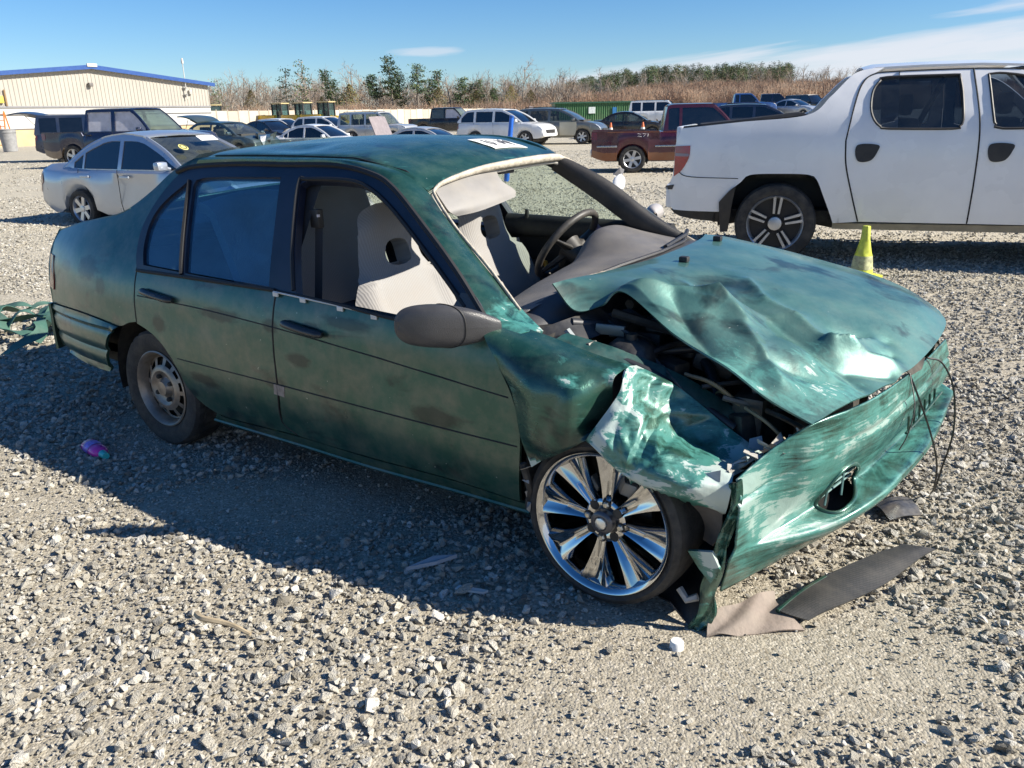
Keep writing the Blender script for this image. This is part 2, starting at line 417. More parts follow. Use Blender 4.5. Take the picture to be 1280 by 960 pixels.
hgt = t.math('ADD', t.math('ADD', t.math('MULTIPLY', fine, .30), t.math('MULTIPLY', t.noise(v, 24, 4, .65), 1.3)), t.math('MULTIPLY', t.math('SUBTRACT', 1.0, vo2.outputs['Distance']), .35))
hgt = t.math('ADD', hgt, t.math('MULTIPLY', t.math('MULTIPLY', t.math('SUBTRACT', 1.0, vo.outputs['Distance']), mask), t.math('MULTIPLY', far, 3.0)))
bn = t.add('ShaderNodeBump', inp={'Strength': .75, 'Distance': .012, 'Height': hgt}); t.put(b.inputs['Normal'], bn.outputs[0])
gr = mb.build('ground', mg, None, smooth=60, fix=False); gr['kind'] = 'structure'

# loose gravel: crushed angular stones
def stone_mat():
    m = bpy.data.materials.new("gravel_stone"); m.use_nodes = True; t = NT(m.node_tree); b = t.n['Principled BSDF']
    a = t.add('ShaderNodeAttribute', attribute_type='INSTANCER', attribute_name='tint'); tcn = t.add('ShaderNodeTexCoord')
    n = t.noise(tcn.outputs['Object'], 1.4, 4, .65)
    c = t.ramp(a.outputs['Fac'], [(0, (.17, .16, .14)), (.22, (.34, .32, .275)), (.6, (.52, .495, .43)), (.9, (.67, .645, .585)), (1, (.76, .74, .69))])
    c = t.mix(t.ramp(n, [(.35, 0), (.75, .5)]), c, (.36, .31, .225))
    t.put(b.inputs['Base Color'], c); b.inputs['Roughness'].default_value = .85; b.inputs['Specular IOR Level'].default_value = .2
    bn = t.add('ShaderNodeBump', inp={'Strength': .5, 'Distance': .15, 'Height': t.noise(tcn.outputs['Object'], 5, 3, .6)}); t.put(b.inputs['Normal'], bn.outputs[0])
    return m
SM = stone_mat()
def rock(i, sub):
    r = np.random.RandomState(100 + i); n = 26 if sub else 13
    P = r.normal(size=(n, 3)); P /= np.linalg.norm(P, axis=1, keepdims=True); P *= r.uniform(.8, 1.05, (n, 1)); P *= [1, r.uniform(.6, .95), r.uniform(.45, .8)]
    bm = bmesh.new()
    for p in P: bm.verts.new(p)
    h = bmesh.ops.convex_hull(bm, input=list(bm.verts))
    bmesh.ops.delete(bm, geom=[v for v in bm.verts if not v.link_faces], context='VERTS')
    if sub: bmesh.ops.bevel(bm, geom=list(bm.edges), offset=.06, segments=1, affect='EDGES')
    me = bpy.data.meshes.new("stone"); bm.to_mesh(me); bm.free(); me.materials.append(SM)
    return bpy.data.objects.new("stone", me)
R = np.random.RandomState(5)
def field(n, y0, y1, smin, smax, pw, thr, dens_soft, margin=1.75, sink=.25):
    y = np.sqrt(R.uniform(y0 * y0, y1 * y1, n)); x = R.uniform(-1, 1, n) * (y * .64 * margin + .9)
    s = stony(x, y); p = np.clip((s - thr) / dens_soft, .045, 1); k = R.rand(n) < p; x, y, p = x[k], y[k], p[k]; n = len(x)
    size = .88 * (smin + (smax - smin) * R.rand(n) ** pw * (.55 + .45 * p))
    z = gz(x, y) + size * (R.uniform(-.1, .45, n))
    rot = np.stack([R.uniform(-.5, .5, n), R.uniform(-.5, .5, n), R.uniform(0, 6.28, n)], 1)
    scl = size[:, None] * R.uniform(.75, 1.25, (n, 3)); tint = np.clip(R.normal(.50, .27, n), 0, .97)
    return np.stack([x, y, z], 1), rot, scl, tint
parts = [field(46000, 1.25, 4.2, .007, .026, 2.4, .46, .12), field(44000, 1.25, 3.8, .003, .009, 1.3, .22, .3), field(92000, 4.0, 9.0, .008, .027, 1.9, .40, .16), field(54000, 9.0, 17.0, .012, .032, 1.5, .36, .2), field(54000, 16.5, 34.0, .016, .040, 1.4, .36, .2), field(2400, 1.3, 5.0, .020, .036, 1.5, .52, .10)]
parts.append(field(240, 1.4, 6.0, .032, .048, 1.6, .45, .15, sink=.3))
cat = [np.concatenate([p[k] for p in parts]) for k in range(4)]
gidx = R.randint(0, 10, len(cat[0]))
scatter('gravel', [rock(i, False) for i in range(10)], cat[0], cat[1], cat[2], gidx, cat[3], 'crushed grey and tan gravel strewn loose over the yard')
OUT={"quarter":[[0.073,1.269],[-0.007,1.24],[-0.098,1.136],[-0.131,1.015],[-0.099,0.904],[-0.072,0.837],[-0.067,0.606],[-0.138,0.589],[-0.244,0.556],[-0.309,0.511],[-0.358,0.446],[-0.383,0.374],[-0.29,0.585],[-0.542,0.6],[-0.987,0.579],[-0.94,0.783],[-0.961,0.889],[-0.971,0.957],[-0.679,1.032],[-0.385,1.081],[-0.286,1.104],[-0.176,1.175],[-0.075,1.265],[0.045,1.332],[0.199,1.348],[0.247,1.302]],"rear_door":[[-0.06,0.838],[0.284,0.839],[0.897,0.844],[0.894,0.471],[0.86,0.292],[0.939,0.248],[0.72,0.236],[0.469,0.227],[0.349,0.248],[0.255,0.312],[0.2,0.423],[0.144,0.503],[0.078,0.554],[0.011,0.582],[-0.056,0.6]],"front_door":[[0.907,0.842],[1.238,0.828],[1.561,0.81],[1.775,0.81],[1.934,0.815],[1.993,0.731],[2.054,0.632],[2.083,0.507],[2.052,0.249],[1.741,0.257],[1.341,0.245],[0.948,0.246],[0.871,0.294],[0.904,0.473]],"sill":[[0.384,0.23],[0.458,0.212],[0.941,0.232],[1.335,0.232],[1.738,0.246],[2.049,0.238],[2.095,0.243],[2.087,0.208],[2.039,0.199],[1.723,0.2],[1.314,0.187],[0.916,0.189],[0.454,0.167],[0.339,0.184]],"frame":[[-0.06,0.838],[-0.099,0.904],[-0.131,1.015],[-0.098,1.136],[-0.01,1.243],[0.103,1.283],[0.412,1.299],[0.726,1.302],[1.008,1.304],[1.209,1.28],[1.348,1.237],[1.556,1.113],[1.75,0.987],[1.911,0.861],[1.955,0.821],[1.934,0.815],[1.561,0.81],[0.897,0.844],[0.284,0.839]],"hole_q":[[-0.021,0.866],[-0.066,0.951],[-0.08,1.052],[-0.035,1.132],[0.093,1.225],[0.263,0.86]],"hole_r":[[0.298,0.859],[0.143,1.207],[0.206,1.242],[0.722,1.259],[0.856,0.852]],"hole_f":[[1.016,0.85],[0.929,1.033],[0.855,1.233],[0.894,1.249],[1.118,1.25],[1.24,1.226],[1.383,1.16],[1.588,1.038],[1.73,0.948],[1.82,0.888],[1.875,0.84],[1.558,0.82],[1.32,0.834]],"apillar_out":[[1.194,1.299],[1.28,1.285],[1.385,1.241],[1.589,1.123],[1.781,0.995],[1.917,0.893],[2.026,0.846]],"gutter":[[0.221,1.325],[0.379,1.33],[0.75,1.33],[1.073,1.331],[1.25,1.323],[1.394,1.293],[1.483,1.261]],"line1":[[-0.038,0.731],[0.487,0.724],[0.927,0.707],[1.258,0.685],[1.65,0.655],[2.038,0.629]],"line2":[[0.221,0.473],[0.554,0.472],[0.894,0.471],[1.234,0.467],[1.636,0.463],[2.069,0.466]],"bumper_R":[[-0.999,0.564],[-0.547,0.587],[-0.217,0.555],[-0.319,0.501],[-0.379,0.409],[-0.416,0.306],[-0.595,0.317],[-0.816,0.337],[-0.845,0.436],[-1.065,0.486]],"handle_r":[[0.01,0.761],[0.246,0.741]],"handle_f":[[0.972,0.738],[1.193,0.718]],"taillight":[[-0.933,0.832],[-0.85,0.825],[-0.809,0.694],[-0.881,0.709]],"fuelpiece":[[0.879,0.468],[0.941,0.466],[0.928,0.421],[0.87,0.424]]}
CT={"fender":[[[1.977,-0.72,0.84],[2.118,-0.7,0.809],[2.254,-0.68,0.772],[2.398,-0.7,0.761]],[[1.944,-0.83,0.836],[2.121,-0.82,0.794],[2.266,-0.8,0.768],[2.387,-0.78,0.745]],[[2.02,-0.865,0.746],[2.162,-0.885,0.711],[2.3,-0.88,0.709],[2.373,-0.765,0.662]],[[2.073,-0.865,0.657],[2.2,-0.9,0.619],[2.298,-0.89,0.623],[2.347,-0.79,0.592]],[[2.101,-0.865,0.52],[2.184,-0.89,0.52],[2.273,-0.88,0.534],[2.339,-0.84,0.563]],[[2.139,-0.86,0.419],[2.182,-0.87,0.453],[2.259,-0.87,0.501],[2.339,-0.85,0.557]]],"crush":[[[2.398,-0.66,0.75],[2.52,-0.6,0.679],[2.653,-0.56,0.574],[2.782,-0.56,0.503]],[[2.41,-0.75,0.766],[2.482,-0.7,0.663],[2.591,-0.64,0.554],[2.755,-0.62,0.488]],[[2.414,-0.8,0.706],[2.487,-0.82,0.627],[2.589,-0.79,0.559],[2.763,-0.76,0.514]],[[2.374,-0.85,0.618],[2.485,-0.89,0.571],[2.607,-0.88,0.527],[2.78,-0.83,0.498]],[[2.345,-0.87,0.565],[2.472,-0.89,0.502],[2.589,-0.885,0.47],[2.763,-0.81,0.415]],[[2.331,-0.83,0.54],[2.447,-0.83,0.457],[2.566,-0.82,0.424],[2.739,-0.76,0.381]]],"bumper":[[[2.793,-0.82,0.526],[2.844,-0.7,0.585],[2.92,-0.624,0.645],[2.985,-0.473,0.66],[3.035,-0.261,0.655],[3.082,0.123,0.65],[3.106,0.572,0.64]],[[2.807,-0.825,0.454],[2.849,-0.685,0.473],[2.938,-0.58,0.525],[2.998,-0.423,0.545],[3.049,-0.207,0.545],[3.093,0.185,0.55],[3.123,0.594,0.56]],[[2.806,-0.825,0.364],[2.843,-0.675,0.365],[2.917,-0.522,0.385],[2.979,-0.319,0.4],[3.034,-0.07,0.41],[3.086,0.314,0.43],[3.121,0.682,0.47]],[[2.798,-0.815,0.306],[2.84,-0.67,0.301],[2.894,-0.518,0.315],[2.961,-0.297,0.33],[3.016,-0.036,0.345],[3.068,0.353,0.37],[3.096,0.701,0.43]],[[2.787,-0.815,0.261],[2.836,-0.7,0.267],[2.947,-0.548,0.275],[3.035,-0.394,0.305],[3.099,-0.139,0.32],[3.143,0.287,0.335],[3.152,0.673,0.4]],[[2.753,-0.77,0.129],[2.802,-0.64,0.137],[2.857,-0.456,0.13],[2.953,-0.259,0.16],[3.032,0.024,0.17],[3.09,0.48,0.2],[3.085,0.86,0.3]]],"hole":[[2.951,-0.275,0.33]],"hole2":[[2.906,-0.394,0.3],[2.996,-0.129,0.35]],"strip":[[[2.777,-0.83,0.511],[2.804,-0.82,0.529]],[[2.769,-0.83,0.401],[2.799,-0.82,0.41]],[[2.746,-0.83,0.291],[2.774,-0.81,0.285]],[[2.717,-0.82,0.192],[2.752,-0.8,0.158]],[[2.704,-0.82,0.111],[2.747,-0.8,0.088]],[[2.7,-0.83,0.037],[2.739,-0.8,0.023]],[[2.677,-0.83,-0.014],[2.709,-0.82,-0.013]]],"liner":[[[2.571,-0.7,0.345],[2.632,-0.68,0.306],[2.703,-0.7,0.322]],[[2.559,-0.66,0.22],[2.614,-0.62,0.197],[2.7,-0.7,0.212]],[[2.562,-0.68,0.129],[2.611,-0.64,0.11],[2.698,-0.74,0.135]],[[2.533,-0.74,0.039],[2.605,-0.72,0.063],[2.703,-0.78,0.074]],[[2.608,-0.8,0.059],[2.647,-0.8,0.022],[2.693,-0.82,-0.005]]],"tray":[[[2.726,-0.778,0.09],[2.79,-0.668,0.1],[2.849,-0.56,0.1]],[[2.733,-0.815,0.05],[2.815,-0.731,0.06],[2.879,-0.596,0.05]],[[2.744,-0.838,0.02],[2.831,-0.768,0.015],[2.973,-0.648,0.01]]],"plate":[[[2.888,-0.635,0.035],[2.928,-0.502,0.05],[2.99,-0.332,0.055],[3.07,-0.161,0.055],[3.136,-0.038,0.05]],[[2.918,-0.631,0.03],[2.976,-0.524,0.045],[3.046,-0.337,0.05],[3.121,-0.161,0.05],[3.189,-0.019,0.045]],[[2.974,-0.612,0.02],[3.032,-0.522,0.03],[3.108,-0.335,0.035],[3.171,-0.158,0.035],[3.227,0.01,0.03]]],"flap":[]}
# ================================================================ WRECKED GREEN SEDAN
CX, CY, CH = -1.2003, 4.2700, -.6121
car = thing('wrecked_sedan', 'dark green four door sedan with smashed front end, crumpled hood and chrome front wheel', 'car', (CX, CY, 0), CH)
WZ = [.10, .18, .25, .36, .47, .60, .71, .80, .86, .90, 1.0, 1.1, 1.2, 1.27, 1.36]
WW = [.74, .775, .80, .825, .838, .84, .832, .81, .785, .765, .712, .655, .598, .555, .47]
def HW(x, z):
    w_ = (np.interp(z - .02, WZ, WW) + np.interp(z, WZ, WW) + np.interp(z + .02, WZ, WW)) / 3
    q = max(0, (-.30 - x) / .75); w_ *= 1 - .115 * q * q
    q = max(0, (1.0 - x) / 1.3) if z > .9 else 0
    return float(w_ - .03 * q * q * min(1, (z - .9) / .3 if z > .9 else 0))
def SR(off=0.0): return lambda x, z: (x, -HW(x, z) - off, z)
def SLf(off=0.0): return lambda x, z: (x, HW(x, z) + off, z + .045 * (HW(x, z) + .80))     # the body leans: its left side rides higher
def lift(y): return .045 * (y + .80)

def paint(name, scr=0.0, dusty=.35, base=(.018, .080, .062), streak=(3.5, 22, 40), amt=.55, metal=.62, rgh=.22, coat=(.5, .22), scol=(.42, .50, .46)):
    m = bpy.data.materials.new(name); m.use_nodes = True; t = NT(m.node_tree); b = t.n['Principled BSDF']
    tcn = t.add('ShaderNodeTexCoord'); v = tcn.outputs['Object']
    n1 = t.noise(v, 2.6, 5, .62, .4); n2 = t.noise(v, 9, 5, .65); fl = t.noise(v, 900, 1, .5)
    c = t.mix(t.ramp(n1, [(.32, 0), (.68, 1)]), base, (base[0] * 1.5 + .004, base[1] * 1.35, base[2] * 1.3))
    c = t.mix(t.math('MULTIPLY', t.ramp(t.noise(t.mapping(v, (2.2, 3, 5), (.3, 0, .7)), 1.3, 4, .6, .5), [(.56, 0), (.66, 1)]), .8), c, (.004, .022, .024))   # overspray smudges
    c = t.mix(t.math('MULTIPLY', t.ramp(n2, [(.40, 0), (.75, 1)]), dusty), c, (.19, .175, .125))                                        # dust film and chalking; reflected sunlit ground painted into its tan
    sm = t.add('ShaderNodeAttribute', attribute_name='smudge'); c = t.mix(t.ramp(t.math('ADD', sm.outputs['Fac'], t.math('MULTIPLY', t.math('SUBTRACT', t.noise(t.mapping(v, (5, 5, 12)), 2.5, 5, .65), .5), .9)), [(.30, 0), (.62, .88)]), c, (.005, .022, .020))
    chips = t.ramp(t.noise(v, 46, 3, .6), [(.735, 0), (.75, 1)])
    c = t.mix(t.math('MULTIPLY', chips, .7), c, (.45, .48, .44))
    rough = t.math('ADD', t.math('MULTIPLY', t.ramp(n1, [(.3, 0), (.7, 1)]), .16), rgh)
    met = t.math('MULTIPLY', t.ramp(n2, [(.35, 1), (.8, .35)]), metal)
    if scr:
        at_ = t.add('ShaderNodeAttribute', attribute_name='scrape')
        st = t.noise(t.mapping(v, (3, 3, 3), rot=(.5, .3, .2)), 2.2, 6, .68, 1.2); stk = t.noise(t.mapping(v, streak), 1.0, 5, .7, .8)
        k = t.math('ADD', t.math('ADD', t.math('MULTIPLY', st, .45), t.math('MULTIPLY', stk, .75)), t.math('MULTIPLY', at_.outputs['Fac'], amt))
        k1 = t.ramp(k, [(.74, 0), (.90, 1)]); k2 = t.ramp(t.math('ADD', k, t.math('MULTIPLY', t.math('SUBTRACT', n2, .5), .4)), [(.945, 0), (.985, 1)]); k3 = t.ramp(k, [(1.05, 0), (1.10, 1)])
        c = t.mix(t.math('MULTIPLY', k1, .65), c, (.07, .27, .235)); c = t.mix(k2, c, scol); c = t.mix(t.math('MULTIPLY', k3, .8), c, (.62, .57, .50))
        rough = t.math('ADD', rough, t.math('MULTIPLY', k1, .18)); met = t.math('MULTIPLY', met, t.math('SUBTRACT', 1.0, k1))
    t.put(b.inputs['Base Color'], c); t.put(b.inputs['Roughness'], rough); t.put(b.inputs['Metallic'], met)
    b.inputs['Coat Weight'].default_value = coat[0]; b.inputs['Coat Roughness'].default_value = coat[1]
    bn = t.add('ShaderNodeBump', inp={'Strength': .12 if not scr else (.16 if 'hood' in name else .28), 'Distance': .01, 'Height': t.noise(v, 14 if not scr else 22, 4, .6)}); t.put(b.inputs['Normal'], bn.outputs[0])
    return m
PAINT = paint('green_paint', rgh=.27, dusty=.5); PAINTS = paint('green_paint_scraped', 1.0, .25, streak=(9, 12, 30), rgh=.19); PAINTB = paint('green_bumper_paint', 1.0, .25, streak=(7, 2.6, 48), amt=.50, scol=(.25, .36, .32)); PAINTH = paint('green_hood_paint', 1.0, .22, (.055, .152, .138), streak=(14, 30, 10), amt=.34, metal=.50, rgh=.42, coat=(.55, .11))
BLKF = mat('faded_black_frame', (.010, .014, .030), .42, 0, .15, .5, 5)
RUB = mat('black_rubber', (.012, .012, .013), .65, var=.3)
BLKP = mat('black_plastic', (.016, .016, .018), .5, var=.3, bump=.2, bscale=300, dirt=.12)
GREYP = mat('grey_plastic', (.055, .055, .060), .5, var=.15, bump=.15, bscale=400)
UNDER = mat('dark_underbody', (.012, .012, .012), .85, var=.5, vscale=9, dirt=.25)
PRIMER = mat('bare_primer', (.42, .40, .36), .7, var=.25, vscale=14, bump=.4, bscale=50)
CHROME = mat('chrome', (.56, .565, .57), .10, 1.0, var=.06)
STEEL = mat('painted_steel', (.30, .255, .21), .42, .55, var=.35, vscale=16, dirt=.35)
DUSTG = mat('dust_grey_trim', (.36, .345, .315), .75, var=.15, vscale=9, bump=.2, bscale=200)
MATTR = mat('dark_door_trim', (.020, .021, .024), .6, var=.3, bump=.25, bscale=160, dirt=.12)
TYRE = mat('tyre_rubber', (.018, .018, .019), .75, var=.35, vscale=12, bump=.25, bscale=90, dirt=.22)

def attr_scrape(o, fn):
    a = o.data.attributes.new('scrape', 'FLOAT', 'POINT'); a.data.foreach_set('value', [float(fn(*v.co)) for v in o.data.vertices]); return o

PO = {k: [tuple(p) for p in q] for k, q in OUT.items()}
PO['quarter'] = [(.10, 1.266), (-.007, 1.243), (-.098, 1.136), (-.131, 1.015), (-.103, .904), (-.072, .838), (-.067, .606), (-.138, .592), (-.222, .566), (-.40, .584), (-.60, .592), (-.80, .588), (-.985, .577),
    (-.99, .70), (-.985, .85), (-.965, .945), (-.80, .99), (-.55, 1.035), (-.385, 1.065), (-.286, 1.104), (-.176, 1.175), (-.075, 1.255), (.045, 1.318), (.199, 1.325), (.25, 1.31)]
PO['bumper'] = [(-.985, .572), (-.80, .583), (-.60, .588), (-.40, .580), (-.225, .562), (-.30, .515), (-.355, .445), (-.385, .36), (-.40, .305), (-.60, .30), (-.80, .315), (-.95, .33), (-.985, .34)]

def doorskin(x, z, off=0.0):
    """slight creases along the two body lines"""
    o = off
    for zl, wd, dp in ((.468, .010, .002), (np.interp(x, [-.04, .49, .93, 1.26, 1.65, 2.05], [.731, .724, .707, .685, .655, .629]), .006, .0015)):
        o -= dp * math.exp(-((z - zl) / wd) ** 2)
    return o
def SD(off=0.0):
    def f(x, z):
        o = doorskin(x, z, off)
        o -= .010 * math.exp(-((x - 1.55) / .35) ** 2 - ((z - .60) / .14) ** 2) + .007 * math.exp(-((x - .35) / .2) ** 2 - ((z - .66) / .07) ** 2)
        return (x, -HW(x, z) - o, z)
    return f
def side(name, key, m, fn, holes=(), step=.045, th=.012, sharp=40, parent=car, rs=.03):
    return panel_mb(smooth_poly(PO[key], rs, sharp), fn, [smooth_poly(PO[h], rs, 40) for h in holes], step, th).build(name, m, parent, 40)
SMUDGE = [(.57, .715, .15, .030), (.885, .712, .045, .030), (1.12, .735, .05, .02), (1.30, .772, .16, .025), (1.72, .50, .12, .04), (-.50, .81, .10, .06), (-.36, .74, .05, .05), (-.74, .80, .08, .03), (.12, .62, .05, .04), (1.05, .60, .08, .03), (.40, .40, .12, .03)]
def smudged(o):
    a = o.data.attributes.new('smudge', 'FLOAT', 'POINT'); a.data.foreach_set('value', [max(math.exp(-((v.co.x - x) / w_) ** 2 - ((v.co.z - z) / h_) ** 2) for x, z, w_, h_ in SMUDGE) for v in o.data.vertices]); return o
def flip_l(f):
    def g(x, z):
        p = f(x, z); return (p[0], -p[1], p[2] + lift(-p[1]))
    return g

# ---- right side skin
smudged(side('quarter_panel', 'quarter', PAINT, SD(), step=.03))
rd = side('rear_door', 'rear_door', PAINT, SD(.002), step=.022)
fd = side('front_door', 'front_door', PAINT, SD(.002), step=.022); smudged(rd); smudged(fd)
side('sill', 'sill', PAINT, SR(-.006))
side('window_frame', 'frame', BLKF, SR(.003), ['hole_q', 'hole_r', 'hole_f'], step=.03, th=.035)
# glass
GLB = glass('sky_reflection_glass', (.30, .58, .80), .24, .06, (.06, .22, .42)); GLG = glass('green_tinted_glass', (.72, .84, .78), .06, .02)  # GLB: sky reflection put in as blue tint and blue diffuse
GLD = mat('dark_window', (.006, .009, .016), .06, 0, 1.0, var=.3, spec=.8)
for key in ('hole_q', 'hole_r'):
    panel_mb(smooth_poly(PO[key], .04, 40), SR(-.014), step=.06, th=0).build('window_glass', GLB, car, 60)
def edge_tube(name, pts, r, m, fn, parent=car, n=6, cnt=40):
    mb = MB(); mb.tube([fn(*p) for p in curve([list(p) for p in pts], cnt)], r, n); return mb.build(name, m, parent, 50)
edge_tube('window_divider', [(.105, 1.228), (.19, 1.04), (.278, .853)], .010, RUB, SR(.006))
edge_tube('belt_seal', [(-.05, .842), (.284, .846), (.60, .848), (.90, .850)], .008, RUB, SR(.010))
edge_tube('belt_seal', [(.91, .846), (1.238, .836), (1.561, .818), (1.90, .820)], .007, RUB, SR(.008))
mb = MB()
for x in (.915, 1.07, 1.27, 1.44): mb.box((x, -HW(x, .825) - .010, np.interp(x, [.9, 1.24, 1.56], [.838, .824, .806])), (.030, .006, .018), bev=.002)
mb.tube([(x, -HW(x, .83) - .009, np.interp(x, [.9, 1.24, 1.56, 1.62], [.846, .832, .814, .812])) for x in np.linspace(.9, 1.62, 20)], .0035, 5)
mb.parts('trim_clip', mat('pale_clip', (.6, .6, .58), .5), fd, 40)
edge_tube('window_seal', [(1.0, .858), (.915, 1.033), (.845, 1.237), (.885, 1.256), (1.118, 1.257), (1.245, 1.232), (1.39, 1.165), (1.595, 1.042), (1.735, .952), (1.83, .887)], .009, RUB, SR(.004), cnt=70)
edge_tube('drip_moulding', [(-.02, 1.262), (.103, 1.288), (.412, 1.304), (.726, 1.307), (1.008, 1.309), (1.215, 1.285), (1.355, 1.241), (1.563, 1.117), (1.757, .99), (1.918, .866), (1.965, .83)], .011, RUB, SR(.006), cnt=70)
edge_tube('door_seam', [(-.064, .835), (-.062, .72), (-.060, .604)], .0035, RUB, SR(.001), cnt=14)
edge_tube('door_seam', [(.901, .842), (.902, .66), (.897, .472), (.868, .300), (.94, .247)], .004, RUB, SR(.0005), cnt=30)
edge_tube('body_line', PO['line1'], .0028, RUB, SD(.0025), cnt=40)
edge_tube('body_line', PO['line2'], .0028, RUB, SD(.0025), cnt=40)
edge_tube('sill_edge', [(.34, .182), (.916, .188), (1.314, .187), (1.723, .2), (2.08, .207)], .008, PAINT, SR(-.004))
o_ = panel_mb([(.879, .470), (.941, .468), (.930, .421), (.868, .424)], SR(.004), step=.05, th=.004).build('torn_moulding_end', mat('moulding_stub', (.30, .25, .22), .6, var=.4, vscale=30), car, 40)
for key, par, dx in (('handle_r', rd, 0), ('handle_f', fd, 0)):
    (x0, z0), (x1, z1) = PO[key]; mb = MB()
    n = 14; pts = []
    for i in range(n + 1):
        x = x0 + (x1 - x0) * i / n; z = z0 + (z1 - z0) * i / n; pts.append((x, -HW(x, z) - .010 - .014 * math.sin(math.pi * min(1, max(0, i / n))) ** .5, z))
    mb.tube(pts, [.011] + [.019] * (n - 1) + [.013], 10, flat=.8); mb.build('handle', mat('handle_black', (.03, .032, .034), .3, var=.15), par, 50)
    panel_mb([(x0 + .02, z0 - .036), (x1 - .03, z1 - .040), (x1 - .05, z1 + .012), (x0 + .03, z0 + .014)], SR(-.001), step=.05, th=.004).build('handle_recess_shade', UNDER, par, 40)  # flat dark plate, shade of the grip hollow put in as colour
# ---- left side (the same outlines mirrored; its door inners are trimmed in black)
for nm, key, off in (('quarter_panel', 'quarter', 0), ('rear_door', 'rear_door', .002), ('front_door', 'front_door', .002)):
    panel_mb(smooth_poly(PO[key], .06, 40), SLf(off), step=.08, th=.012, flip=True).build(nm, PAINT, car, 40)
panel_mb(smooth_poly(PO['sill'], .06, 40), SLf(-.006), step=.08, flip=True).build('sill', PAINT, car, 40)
lf = [(x, z) for x, z in PO['frame']]
holeL = [(.99, .862), (.95, .96), (.90, 1.10), (.88, 1.215), (.91, 1.245), (1.118, 1.25), (1.24, 1.226), (1.383, 1.16), (1.588, 1.038), (1.73, .948), (1.82, .868), (1.558, .850), (1.32, .858)]
panel_mb(smooth_poly(lf, .05, 40), SLf(.003), [smooth_poly(h, .05, 40) for h in (PO['hole_q'], PO['hole_r'], holeL)], .06, .035, flip=True).build('window_frame', BLKF, car, 40)
for h in (PO['hole_q'], PO['hole_r'], holeL):
    panel_mb(smooth_poly(h, .05, 40), SLf(-.014), step=.08, th=0).build('window_glass', GLG, car, 60)
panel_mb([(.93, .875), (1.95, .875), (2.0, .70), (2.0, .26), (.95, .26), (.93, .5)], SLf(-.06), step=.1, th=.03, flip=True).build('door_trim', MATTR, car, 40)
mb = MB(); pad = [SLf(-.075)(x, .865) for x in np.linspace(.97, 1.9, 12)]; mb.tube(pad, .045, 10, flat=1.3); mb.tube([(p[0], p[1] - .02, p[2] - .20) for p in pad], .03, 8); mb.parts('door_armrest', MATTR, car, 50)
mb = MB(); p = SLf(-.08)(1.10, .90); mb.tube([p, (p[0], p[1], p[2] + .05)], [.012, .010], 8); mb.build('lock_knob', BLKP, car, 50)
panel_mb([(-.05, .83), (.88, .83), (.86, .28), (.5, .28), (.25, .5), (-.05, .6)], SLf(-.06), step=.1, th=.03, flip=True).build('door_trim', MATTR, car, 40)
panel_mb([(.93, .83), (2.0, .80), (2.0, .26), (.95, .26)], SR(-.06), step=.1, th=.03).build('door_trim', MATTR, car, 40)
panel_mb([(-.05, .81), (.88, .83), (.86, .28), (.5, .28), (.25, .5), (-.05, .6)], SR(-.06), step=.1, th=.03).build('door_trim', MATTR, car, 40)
# inner faces of the centre posts, with seat belts
mb = MB()
for f in (SR, SLf):
    P = [[f(-.05)(x, z) for x in (.80, .84, .88, .92)] for z in (.3, .5, .7, .85, 1.0, 1.1, 1.2, 1.27)]
    mb.grid(P)
mb.parts('centre_post_trim', MATTR, car, 40)
mb = MB(); mb.box(SR(-.075)(.93, 1.105), (.05, .03, .075), bev=.006); mb.build('belt_anchor', BLKP, car, 40)
mb = MB(); mb.box((.955, -HW(.93, 1.105) + .062, 1.118), (.005, .012, .010)); mb.build('belt_tag', mat('white_tag', (.75, .7, .72), .5), car, 0)
for sgn in (-1, 1):
    mb = MB(); f = SR if sgn < 0 else SLf
    a = Vector(f(-.09)(.93, 1.10)); b_ = Vector(f(-.09)(.98, .30)); wv = Vector((.022, 0, 0))
    mb.grid([[a - wv, a + wv], [a.lerp(b_, .5) - wv, a.lerp(b_, .5) + wv], [b_ - wv, b_ + wv]]); mb.build('seat_belt', mat('belt_webbing', (.05, .05, .055), .7, bump=.3, bscale=500), car, 0)

# ---- roof: side rail + windscreen pillar strip, roof skin
outer = [(.10, -HW(.10, 1.283) - .001, 1.283), (.412, -HW(.41, 1.299) - .001, 1.299), (.726, -HW(.72, 1.302) - .001, 1.302), (1.008, -HW(1., 1.304) - .001, 1.304), (1.209, -HW(1.2, 1.28) - .001, 1.28),
         (1.348, -HW(1.348, 1.237) - .001, 1.237), (1.556, -HW(1.556, 1.113) - .001, 1.113), (1.75, -HW(1.75, .987), .987), (1.911, -HW(1.911, .861), .861), (2.03, -.800, .815)]
inner = [(.17, -.512, 1.326), (.45, -.503, 1.331), (.75, -.502, 1.332), (1.073, -.500, 1.330), (1.31, -.485, 1.288), (1.43, -.47, 1.217), (1.56, -.518, 1.125), (1.774, -.572, .973), (1.93, -.612, .872), (2.06, -.660, .812)]
mid = [tuple((a + b) / 2 + (0, -.012, .012)[k] for k, (a, b) in enumerate(zip(p, q))) for p, q in zip(outer, inner)]
P = surf([outer, mid, inner], 7, 60); o_ = shell(P, -.012).build('roof_rail', PAINTS, car, 45)
attr_scrape(o_, lambda x, y, z: .15 * max(0, (x - 1.5) / .3) + (.35 if x > 1.90 else 0) - .1)
Pl = [[(p[0], -p[1], p[2] + lift(-p[1])) for p in r] for r in P]; o_ = shell(Pl, .012).build('roof_rail', PAINT, car, 45)
